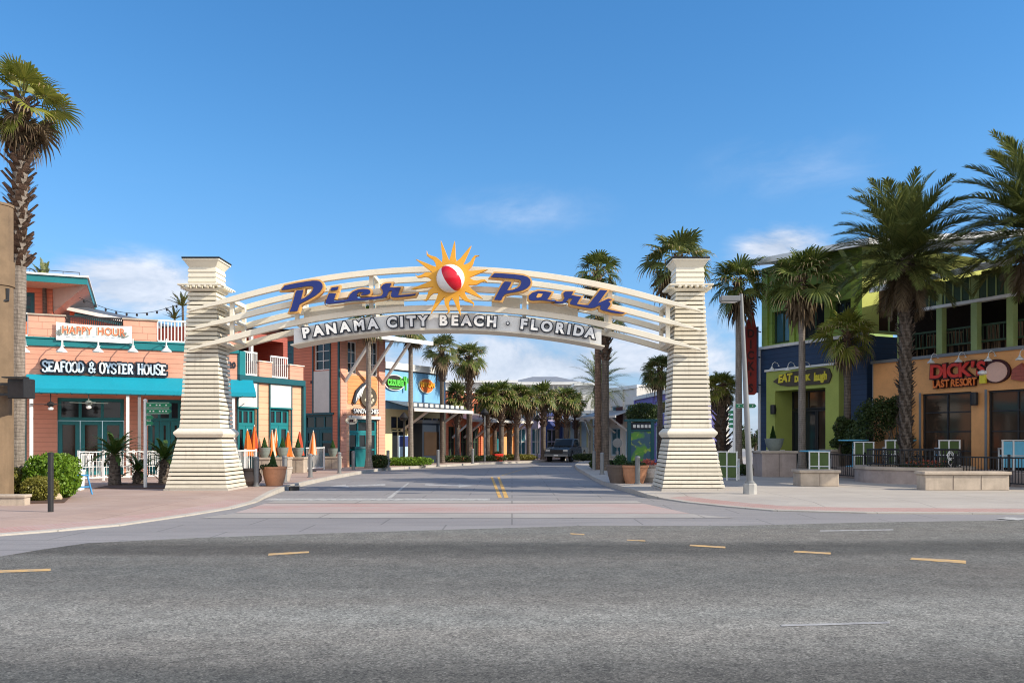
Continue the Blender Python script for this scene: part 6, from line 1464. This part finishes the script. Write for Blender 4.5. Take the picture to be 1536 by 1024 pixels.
for px,py,Y,c,lb,ln in ((371,645,36,('umbrella','umbrella'),'orange closed umbrella nearest the left arch pillar',-.05),(381.5,639,36.5,('umbrella','umbrellared'),'tallest closed umbrella, orange with a red side',0),(408,646,37,('umbrella','umbrellacream'),'closed umbrella striped orange and cream left of the leaning one',0),(414,644,37.3,('umbrellacream','umbrella'),'closed umbrella with a white edge leaning right',.1),(432,648,38,('umbrella','umbrella'),'plain orange closed umbrella before the second teal door',0),(449.5,647,39,('umbrellared','umbrellared'),'dark red closed umbrella at the dark corner post',0),(470,647,40,('umbrella','umbrellacream'),'orange and cream closed umbrella before the corner tower door',.04)):
    umbrella(lb,px,py,Y,c,ln)
# ------------------------------------------------------------------ white fences of the left terrace
def lowfence(label, pts, z0, h, mat, gap=.12, grp='white railings of the left terrace'):
    t = thing('railing', label, 'railing', (pts[0][0],pts[0][1],SW), 0, grp); m = MB(); b = MB(); o = Vector((pts[0][0],pts[0][1],0))
    for p,q in zip(pts,pts[1:]):
        p,q = Vector((*p,0))-o, Vector((*q,0))-o; L = (q-p).length
        m.beam(p+Vector((0,0,h)), q+Vector((0,0,h)), .06,.05); m.beam(p+Vector((0,0,.12)), q+Vector((0,0,.12)), .04,.04)
        n = int(L/gap)
        for k in range(1,n): c = p.lerp(q,k/n); b.tube((c+Vector((0,0,.12)),c+Vector((0,0,h))), .009, 4, False)
    m.build('rail', mat, t); b.build('baluster', mat, t)
    for p in pts: m = MB(); c = Vector((*p,0))-o; m.box(c.x-.035,c.x+.035,c.y-.035,c.y+.035,0,h+.06); m.build('post', mat, t)
def g2(px,base): Y = YB(base); return (XA(px,Y),Y)
lowfence('white railing in front of the restaurant behind the sago palms', [g2(118,722),g2(155,720.5),g2(200,719),g2(243,717.5)], 0, 1.05, M['white'])
lowfence('white railing from the left arch pillar along the peach wing', [g2(350,716),g2(368,714),g2(384,713)], 0, 1.05, M['white'])
lowfence('white railing between the pedestals on the left pavement', [g2(400,710.5),g2(413,709.5)], 0, 1.1, M['white'])
lowfence('white railing right of the middle pedestal', [g2(428,709.5),g2(437,708)], 0, 1.1, M['white'])
lowfence('white railing before the corner tower door', [g2(455,706.5),g2(486,704)], 0, 1.1, M['white'])
# ------------------------------------------------------------------ patio chairs behind the left railing
def metalchair(label, loc, rz, mat, grp, proto):
    if proto: return dup(proto[0], loc, rz, label)
    t = thing('patio_chair', label, 'chair', loc, rz, grp); m = MB()
    for k in range(6): y = -.2+k*.08; m.box(-.22,.22,y-.028,y+.028,.43,.45)
    m.build('seat', mat, t); m = MB()
    for k in range(6): x = -.19+k*.076; m.beam((x,.24,.47),(x,.32,.92),.03,.012)
    m.beam((-.22,.325,.92),(.22,.325,.92),.03,.04); m.build('backrest', mat, t)
    for sx_ in (-1,1):
        m = MB(); m.tube(((sx_*.22,.24,0),(sx_*.22,.24,.65),(sx_*.22,-.22,.65),(sx_*.22,-.22,0)), .016, 6); m.build('leg', mat, t)
    proto.append(t); return t
pr = []; GC = 'white slatted chairs behind the restaurant railing'
for px, b, r, lb in ((130,717.5,.4,'leftmost white slatted chair behind the restaurant railing'),(145,716.5,2.2,'second white slatted chair, left of the largest sago palm'),(160,717,-.6,'white slatted chair directly behind the largest sago palm'),(190,716,1.5,'white slatted chair between the two sago palms'),(228,715,.3,'white slatted chair next to the left arch pillar'),(362,711,.2,'white slatted chair behind the railing right of the left arch pillar')):
    x,y = g2(px,b); metalchair(lb, (x,y,SW), r, M['white'], GC, pr)
for px,b,lb in ((152,714.5,'white round cafe table among the slatted chairs'),(205,713.5,'white round cafe table near the green direction signs')):
    x,y = g2(px,b); t = thing('cafe_table', lb, 'table', (x,y,SW), 0, 'white cafe tables'); m = MB(); m.lathe([(.4,.71),(.41,.73),(.1,.735)], 18); m.build('tabletop', M['white'], t); m = MB(); m.tube(((0,0,0),(0,0,.71)), .03, 8); m.lathe([(.22,0),(.2,.03),(.04,.05)], 12); m.build('pedestal_leg', M['white'], t)
# blue chair frame and white box at the corner
x,y = g2(122,741); t = thing('blue_chair', 'bright blue metal stool frame by the bright green hedge', 'stool', (x,y,SW), .5); mt = M['chairblue']
m = MB(); m.box(-.19,.19,-.15,.15,.50,.535); m.build('seat', mt, t)
for sx_ in (-1,1):
    for sy in (-1,1): m = MB(); m.tube(((sx_*.26,sy*.2,0),(sx_*.15,sy*.11,.50)), .018, 6); m.build('leg', mt, t)
m = MB(); m.tube(((-.21,-.155,.2),(.21,-.155,.2)), .014, 5); m.tube(((-.21,.155,.2),(.21,.155,.2)), .014, 5); m.build('stretcher', mt, t)
x,y = g2(114,735.5); t = thing('white_bin', 'white box bin behind the blue stool frame', 'bin', (x,y,SW), .2); m = MB(); m.frustum(0,.18,.18,.56,.2,.2); m.build('box', M['white'], t, bevel=.02); m = MB(); m.frustum(.563,.215,.215,.61,.2,.2); m.build('lid', M['white'], t)
# rock, planter kerb and slabs at the left corner
x,y = g2(70,750); rk = MB(); rnd = random.Random(12); bm = bmesh.new(); bmesh.ops.create_icosphere(bm, subdivisions=3, radius=1)
from mathutils import noise as mn
for v in bm.verts: v.co = Vector((v.co.x*.34, v.co.y*.26, max(v.co.z,-.3)*.17))*(1+.35*mn.noise(v.co*1.7+Vector((3,1,2)))+.12*mn.noise(v.co*5))
me = bpy.data.meshes.new('boulder'); bm.to_mesh(me); bm.free(); me.materials.append(M['rock']); o = bpy.data.objects.new('boulder', me); COL.objects.link(o); o.location = (x,y,SW+.06); tag(o, 'rough sandstone rock in front of the low yellowish shrub', 'rock')
Y = 21.0; mb = MB(); mb.prismXY([(XA(-160,19),19.6),(XA(30,19.6),19.7),(XA(96,20),20.0),(XA(105,22.5),22.6),(XA(-160,23),23.2)], SW-.02, SW+.03); tag(mb.build('planting_bed', M['mulch']), 'bark mulch bed under the shrubs at the left corner', 'flower bed')
t = thing('planter_kerb', 'low stone kerb in front of the shrubs at the left edge', 'low wall', (XA(5,19.2),19.4,SW), .03); m = MB(); m.box(-2.5,.42,-.12,.12,0,.17); m.build('block_wall', M['stone'], t); m = MB(); m.box(-2.53,.45,-.15,.15,.173,.24); m.build('coping', M['stone'], t, bevel=.012)
t = thing('stone_plinth', 'stone plinth with flat cap behind the tall palm trunk', 'plinth', (XA(47,22.8),22.8,SW), .02); m = MB(); m.box(-.3,.3,-.25,.25,0,.68); m.build('block_wall', M['stone'], t, bevel=.01); m = MB(); m.box(-.36,.36,-.31,.31,.683,.78); m.build('coping', M['stone'], t, bevel=.012)
t = thing('mulch_bed', 'bark mulch bed under the sago palms', 'flower bed', (0,0,0)); mb = MB(); a,b = g2(140,733),g2(245,733); mb.prismXY([a,b,(b[0]+.3,b[1]+3.2),(a[0]-.6,b[1]+3.0)], SW-.02, SW+.03); mb.build('bark', M['mulch'], t)
# black post at the corner
x,y = G(76,773,SW*.4); t = thing('black_post', 'slim black post standing alone on the left corner paving', 'post', (x,y,.05)); m = MB(); m.tube(((0,0,0),(0,0,1.26)), .055, 14); m.build('shaft', M['black'], t); m = MB(); m.lathe([(.06,1.262),(.06,1.29),(.03,1.305)], 14); m.build('cap', M['black'], t)
# timber signal pole with the pedestrian signal
Yp = 20.2; x = XA(-8,Yp); t = thing('signal_pole', 'thick weathered timber-coloured signal pole cut by the left edge', 'pole', (x,Yp,SW)); hp = ZA(311,Yp)-SW; w = XA(18,Yp)-x
m = MB(); m.lathe([(w,0),(w*.97,hp)], 12, a0=.26); m.build('shaft', M['wood'], t); m = MB(); m.lathe([(w*1.02,hp+.003),(w*1.02,hp+.06),(w*.5,hp+.10)], 12, a0=.26); m.build('pole_cap', M['wood'], t)
zc2 = ZA(412,Yp)-SW; m = MB(); m.lathe([(w*1.06,zc2-.28),(w*1.06,zc2+.30)], 12, a0=.26); m.build('clamp_band', M['wood'], t); m = MB(); m.lathe([(.13,-.06),(.13,.06)], 16); m.v = [(v[0]+.04, -w*1.06-.05+v[2], zc2+v[1]) for v in m.v]; m.build('clamp_cover', M['wood'], t)
m = MB(); m.tube(((w*.9,-.12,zc2-.35),(w*.9,-.12,zc2-.62),(w*.3,-.3,zc2-.75)), .05, 8); m.build('conduit', M['black'], t)
Ys2 = 20.0; ps = thing('pedestrian_signal', 'black pedestrian signal box on the right side of the timber-coloured pole', 'traffic signal', (XA(37,Ys2),Ys2-.1,ZA(584,Ys2))); m = MB(); m.box(-.26,.22,-.16,.16,-.22,.24); m.build('housing', M['black'], ps, bevel=.02); m = MB(); m.box(-.27,.26,-.36,-.163,.243,.27); m.box(.223,.25,-.36,-.163,-.2,.242); m.build('visor', M['black'], ps); m = MB(); m.box(-.2,.16,-.172,-.163,-.17,.17); m.build('lens', M['signblack'], ps); m = MB(); m.beam((-.26,0,.12),(-.5,0,.12),.06,.06); m.beam((-.26,0,-.12),(-.5,0,-.12),.06,.06); m.build('bracket', M['black'], ps)
# ------------------------------------------------------------------ street lamp
x,y = G(1125,742,.10); t = thing('street_lamp', 'grey steel street lamp with box head on a concrete footing', 'street lamp', (x,y,.09)); h = ZA(441,y)-.09; tx = XA(1111.5,y)-x
m = MB(); m.lathe([(.185,0),(.18,.30),(.15,.335)], 8, a0=math.pi/8); m.build('footing', M['concrete'], t); m = MB(); m.tube([(tx*k/8*0.98,0,.33+(h-.33)*k/8) for k in range(9)], [.09-.0055*k for k in range(9)], 16); m.build('pole', M['steel'], t, smooth=False); m = MB(); m.lathe([(.135,.336),(.135,.36),(.10,.40)], 16); m.build('base_plate', M['steel'], t)
m = MB(); z = h-.09; m.box(tx-.58,tx-.05,-.14,.14,z-.12,z+.03); m.build('lamp_head', M['steel'], t, bevel=.02); m = MB(); m.box(tx-.56,tx-.14,-.13,.13,z-.14,z-.133); m.build('lamp_lens', M['lampglass'], t)
x,y = g2(443,729); t = thing('kerb_drain', 'small dark drain opening in the left kerb', 'drain', (x-.05,y+.05,0), .75); m = MB(); m.box(-.16,.16,-.05,.05,.0,.12); m.build('grate', M['black'], t); m = MB(); m.box(-.2,.2,-.03,.12,.122,.15); m.build('lid', M['kerb'], t)
# green direction signs
def dirsign(label, px, base, top, Y, arrows, pole_mat):
    t = thing('direction_sign', label, 'sign post', (XA(px,Y),Y,SW), 0, 'white posts with green arrow signs'); H = ZA(top,Y)-SW; m = MB(); m.tube(((0,0,0),(0,0,H)), .05, 10); m.build('pole', pole_mat, t); m = MB(); m.lathe([(.06,0),(.06,.03),(.02,.06)], 10, (0,0,H)); m.build('finial', pole_mat, t)
    for (a,b,yy,h) in arrows:
        x0,x1 = XA(a,Y)-XA(px,Y), XA(b,Y)-XA(px,Y); z = ZA(yy,Y)-SW; s = 1 if x1 > x0 else -1; m = MB(); hh = h*Y/F/2
        m.prismXZ([(x0,z-hh),(x1-s*hh,z-hh),(x1,z),(x1-s*hh,z+hh),(x0,z+hh)], -.075, -.055); o = m.build('arrow_panel', M['signgreen'], t)
        m = MB(); n = max(2,int(abs(x1-x0)/.09)); rnd = random.Random(int(yy))
        for k in range(1,n-1):
            if rnd.random() < .8: x = x0+(x1-x0)*k/n; m.box(min(x,x+s*.05),max(x,x+s*.05),-.079,-.0755,z-.02,z+.02)
        m.box(min(x0,x1)+.02,max(x0,x1)-.08,-.079,-.0755,z+hh-.018,z+hh-.008); m.box(min(x0,x1)+.02,max(x0,x1)-.08,-.079,-.0755,z-hh+.008,z-hh+.018); m.build('panel_marks', M['white'], o)
dirsign('white post with green arrow signs left of the left arch pillar', 218, 724, 601, 26.2, [(221,259,607.5,8.5),(221,259,616.5,8.5),(221,232,626,7.5),(221,232,634.5,7.5)], M['white'])
dirsign('white post with green arrow signs behind the street lamp', 1101.5, 690, 603, 35, [(1103.5,1134,608.5,6.5),(1099,1091.5,618,5),(1099,1091.5,625,5),(1099,1091.5,632,5),(1099,1091.5,639,5)], M['white'])
# poster stand
Yk = 44; t = thing('poster_stand', 'dark blue poster stand with a green poster behind the right terracotta tub', 'poster stand', (XA(961,Yk),Yk,SW), .0); sx = Yk/F
m = MB(); w = 17.5*sx; H = ZA(632,Yk)-SW
for s in (-1,1): m.box(s*w-.09,s*w+.09,-.12,.12,0,H)
m.box(-w+.09,w-.09,-.11,.11,.05,.35); m.box(-w+.09,w-.09,-.11,.11,H-.5,H-.42); m.box(-w-.25,w+.25,-.16,.16,H+.003,H+.12); m.build('frame', M['tealdk'], t, bevel=.01)
m = MB(); m.box(-w+.09,w-.09,-.05,.05,.352,H-.502); m.build('poster', M['poster1'], t); m = MB(); m.box(-w+.092,w-.092,-.06,.06,H-.418,H-.05); m.build('header', M['ink'], t); m = MB()
for k in range(5): m.box(-w+.2+k*.2,-w+.34+k*.2,-.066,-.0605,H-.32,H-.16)
m.build('header_marks', M['white'], t)
# round pole sign near it and small round sign on the right
t = thing('round_pole_sign', 'round grey sign disc on a pole left of the blue poster stand', 'sign post', (XA(926,43),43,SW)); z = ZA(664,43)-SW; m = MB(); m.tube(((0,0,0),(0,0,z)), .03, 8); m.build('pole', M['steel'], t); m = MB(); m.lathe([(.24,-.02),(.24,.02)], 18); m.v = [(v[0],-.05+v[2],z+v[1]) for v in m.v]; m.build('disc', M['steel'], t)
# avenue lamps
for px, Y, top, lb in ((727,59,612,'dark avenue lamp before the orange far shop front'),(806,66,622,'avenue lamp before the indigo far shop front'),(606,50,618,'dark avenue lamp before the sky blue shop')):
    t = thing('avenue_lamp', lb, 'street lamp', (XA(px,Y),Y,SW), 0, 'avenue lamps'); h = ZA(top,Y)-SW; m = MB(); m.tube(((0,0,0),(0,0,h-.5)), [.07,.045], 10); m.build('pole', M['steel'] if px != 606 else M['black'], t); m = MB(); m.lathe([(.05,h-.5),(.22,h-.45),(.30,h-.32),(.12,h-.1),(.04,h)], 14); m.build('lamp_head', M['black'], t)
# red planter box by the far kerb
x,y = g2(745,694); t = thing('red_planter', 'bright red planter box at the far kerb before the orange shop', 'planter', (x,60,SW), .3); m = MB(); m.frustum(0,.26,.26,.52,.33,.33); m.build('box', M['dickred'], t, bevel=.03); m = MB(); leafcloud(m,(0,0,.58),(.3,.3,.12),160,.06,random.Random(2),2,.1); m.build('foliage', M['hedgedk'], t)
# teal bin, A-board and doors at the tower
x,y = g2(538,700); t = thing('teal_bin', 'teal box bin beside the trunk at the corner tower', 'bin', (x,y+.4,SW), .5); m = MB(); m.frustum(0,.32,.28,1.0,.40,.32); m.build('box', M['teal'], t, bevel=.02); m = MB(); m.frustum(1.003,.42,.34,1.12,.36,.28); m.build('lid', M['tealdk'], t)
x,y = g2(559,699); t = thing('easel_board', 'small yellow folding board before the corner tower door', 'sign', (x,y+.6,SW), .4)
for s in (-1,1): m = MB(); m.beam((0,s*.22,0),(0,s*.03,.95),.42,.03,up=(0,1,0)); m.build('panel', M['gold'], t)
t = thing('shop_display', 'blue and white poster panel in front of the sky blue shop door', 'display', (XA(607,50.5),50.5,SW), FD.a); m = MB(); m.box(-.62,.62,-.05,.05,.25,1.75); m.build('panel', M['paleblue'], t); m = MB(); m.box(-.58,.58,-.058,-.0505,1.1,1.7); m.build('upper_panel', M['navyren'], t)
for sx_ in (-1,1): m = MB(); m.box(sx_*.55-.04,sx_*.55+.04,-.04,.04,0,.247); m.build('leg', M['steel'], t)
t = thing('dark_kiosk', 'dark shop kiosk with maroon glass right of the sky blue shop display', 'kiosk', (XA(647,54.5),54.5,SW), FD.a); m = MB(); m.box(-.95,.95,0,.9,0,2.55); m.build('body', M['ink'], t); m = MB(); m.box(-.8,.8,-.03,-.003,.5,2.0); m.build('display_glass', M['glassw'], t); m = MB(); m.box(-1.02,1.02,-.06,.96,2.553,2.75); m.build('roof', M['steel'], t)
# ------------------------------------------------------------------ parked pickup
Yt = 63.5; t = thing('parked_pickup', 'dark slate pickup truck parked at the far bend of the road', 'pickup truck', (XA(852,Yt),Yt+1.2,0), 0)
t.rotation_euler = (0,0,math.atan2(-.93,-.37))      # +x is the nose
pm = M['truck']; prof = [(-2.5,.55),(-2.5,1.05),(-.75,1.08),(-.72,1.12),(1.05,1.12),(2.2,1.02),(2.45,.92),(2.5,.6),(2.42,.45),(1.95,.42),(1.85,.75),(1.6,.88),(1.3,.75),(1.2,.42),(-1.15,.42),(-1.25,.75),(-1.5,.88),(-1.78,.75),(-1.88,.45)]
m = MB(); m.prismXZ(prof, -.92, .92); m.build('body', pm, t, bevel=.04)
m = MB(); cab = [(-.72,1.125),(-.55,1.70),(.55,1.72),(1.05,1.125)]; m.prismXZ(cab, -.76, .76); cb = m.build('cab', pm, t, bevel=.06)
for s in (-1,1): m = MB(); m.prismXZ([(-.55,1.17),(-.43,1.62),(.0,1.63),(.0,1.17)], s*.77-.012, s*.77+.012); m.prismXZ([(.06,1.17),(.06,1.63),(.46,1.63),(.82,1.17)], s*.77-.012, s*.77+.012); m.build('side_window', M['glass'], cb)
m = MB(); m.face(((1.0,-.66,1.20),(1.0,.66,1.20),(.60,.62,1.67),(.60,-.62,1.67))); m.v = [(v[0]+.035,v[1],v[2]) for v in m.v]; m.build('windscreen', M['glass'], cb)
for x_ in (1.58,-1.52):
    for s in (-1,1):
        m = MB(); m.lathe([(.36,-.11),(.38,-.06),(.38,.06),(.36,.11)], 20); m.v = [(x_+v[0], s*.84+v[2], .38+v[1]) for v in m.v]; wo = m.build('wheel', M['tyre'], t); m = MB(); m.lathe([(.21,-.02),(.21,.02)], 14); m.v = [(x_+v[0], s*.955+v[2], .38+v[1]) for v in m.v]; m.build('rim', M['steel'], wo)
for s in (-1,1): m = MB(); m.box(2.38,2.47,s*.68-.17,s*.68+.17,.72,.92); m.build('headlight', M['lampglass'], t); m = MB(); m.box(.78,.92,s*.98-.08,s*.98+.08,1.12,1.28); m.build('wing_mirror', M['black'], t)
m = MB(); m.box(2.44,2.52,-.48,.48,.64,.9); m.build('grille', M['black'], t); m = MB(); m.box(2.44,2.60,-.9,.9,.42,.58); m.build('bumper', M['steel'], t); m = MB(); m.box(2.602,2.61,-.17,.17,.45,.56); m.build('number_plate', M['white'], t)
m = MB(); m.box(-2.4,-.8,-.78,.78,1.085,1.10); m.build('bed_cover', M['black'], t)

# ------------------------------------------------------------------ sky, sun, camera
EL = math.atan2(.60, math.hypot(1,.28)); SUN = Vector((1,-.28,.60)).normalized()
w = bpy.data.worlds.new('World'); SC.world = w; w.use_nodes = True; nt = w.node_tree; bg = nt.nodes['Background']
sk = N(nt, 'ShaderNodeTexSky'); sk.sky_type = 'NISHITA'; sk.sun_disc = False; sk.sun_elevation = EL; sk.sun_rotation = math.atan2(SUN.x, SUN.y); sk.air_density = 1.0; sk.dust_density = .0; sk.ozone_density = 2.2; sk.altitude = 0
tc = N(nt, 'ShaderNodeTexCoord').outputs['Generated']; sep = N(nt, 'ShaderNodeSeparateXYZ'); nt.links.new(tc, sep.inputs[0])
mp = N(nt, 'ShaderNodeMapping'); mp.inputs['Scale'].default_value = (3.2,3.2,7.5); nt.links.new(tc, mp.inputs[0])
n1 = noise(nt, mp.outputs[0], 2.1, 9, .62, .35); mp2 = N(nt, 'ShaderNodeMapping'); mp2.inputs['Scale'].default_value = (1.2,1.2,9); nt.links.new(tc, mp2.inputs[0]); n2 = noise(nt, mp2.outputs[0], 2.2, 8, .65, .6)
def blob(px, py, rx, ry):
    d = Vector(((px-CX)/F, 1, (HY-py)/F)).normalized()
    v = N(nt, 'ShaderNodeVectorMath', operation='SUBTRACT'); nt.links.new(tc, v.inputs[0]); v.inputs[1].default_value = d
    s = N(nt, 'ShaderNodeVectorMath', operation='MULTIPLY'); nt.links.new(v.outputs[0], s.inputs[0]); s.inputs[1].default_value = (F/rx, F/rx*.5, F/ry)
    l = N(nt, 'ShaderNodeVectorMath', operation='LENGTH'); nt.links.new(s.outputs[0], l.inputs[0])
    return mapr(nt, l.outputs['Value'], 0, 1, 1, 0)
mask = None
for b_, k in ((blob(195,428,150,60), .85),(blob(1168,372,85,40), .85),(blob(790,318,150,45), .15),(blob(800,575,560,150), .9),(blob(1190,250,150,60), .10),(blob(560,560,300,90),.6)):
    x = mth(nt, 'MULTIPLY', b_, k); mask = x if mask is None else mth(nt, 'MAXIMUM', mask, x)
cl = mth(nt, 'MULTIPLY', mapr(nt, mth(nt, 'ADD', n1, mth(nt, 'MULTIPLY', mask, .42)), .50, .76, 0, 1), mth(nt, 'MINIMUM', mth(nt, 'MULTIPLY', mask, 2.4), 1.0))
wisp = mth(nt, 'MULTIPLY', mapr(nt, n2, .55, .85, 0, .35), mapr(nt, sep.outputs[2], .02, .30, 1, 0))
south_fill = mth(nt, 'MULTIPLY', mapr(nt, sep.outputs[1], -.55, -.05, 1, 0), mapr(nt, n1, .30, .55, .35, 1))  # unseen bright cloud bank, added behind the camera as fill light
cl = mth(nt, 'MULTIPLY', mth(nt, 'MAXIMUM', cl, wisp), .88, clamp=True)
hsv = N(nt, 'ShaderNodeHueSaturation'); hsv.inputs['Saturation'].default_value = 1.32; hsv.inputs['Value'].default_value = .94; nt.links.new(sk.outputs[0], hsv.inputs['Color'])
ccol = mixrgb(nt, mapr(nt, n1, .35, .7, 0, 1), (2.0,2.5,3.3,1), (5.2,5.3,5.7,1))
hz = mixrgb(nt, mapr(nt, sep.outputs[2], .0, .30, .7, .15), hsv.outputs[0], (.60,1.62,3.8,1))
nt.links.new(mixrgb(nt, mth(nt, 'MULTIPLY', south_fill, .9), mixrgb(nt, cl, hz, ccol), mixrgb(nt, n1, (5.5,5.6,5.9,1), (9.0,8.9,8.7,1))), bg.inputs['Color']); bg.inputs['Strength'].default_value = .14
sun = bpy.data.lights.new('sun', 'SUN'); sun.energy = 4.0; sun.angle = R_(.5); sun.color = (1,.90,.74); so = bpy.data.objects.new('sun', sun); COL.objects.link(so); so.rotation_euler = SUN.to_track_quat('Z','Y').to_euler()
cam = bpy.data.cameras.new('camera'); co_ = bpy.data.objects.new('camera', cam); COL.objects.link(co_); co_.location = (0,0,CZ); co_.rotation_euler = (R_(90),0,0)
cam.sensor_width = 36; cam.lens = F/1536*36; cam.shift_y = (HY-512)/1536; cam.clip_end = 3000; cam.clip_start = .1; SC.camera = co_
SC.view_settings.view_transform = 'Standard'; SC.view_settings.look = 'None'; SC.view_settings.exposure = .56; SC.view_settings.gamma = 1
SC.cycles.max_bounces = 6; SC.cycles.use_denoising = True; SC.cycles.denoiser = 'OPENIMAGEDENOISE'; SC.cycles.denoising_input_passes = 'RGB_ALBEDO_NORMAL'; SC.cycles.denoising_prefilter = 'ACCURATE'; SC.cycles.filter_width = 1.1; SC.cycles.sample_clamp_indirect = 4; SC.cycles.caustics_reflective = False; SC.cycles.caustics_refractive = False
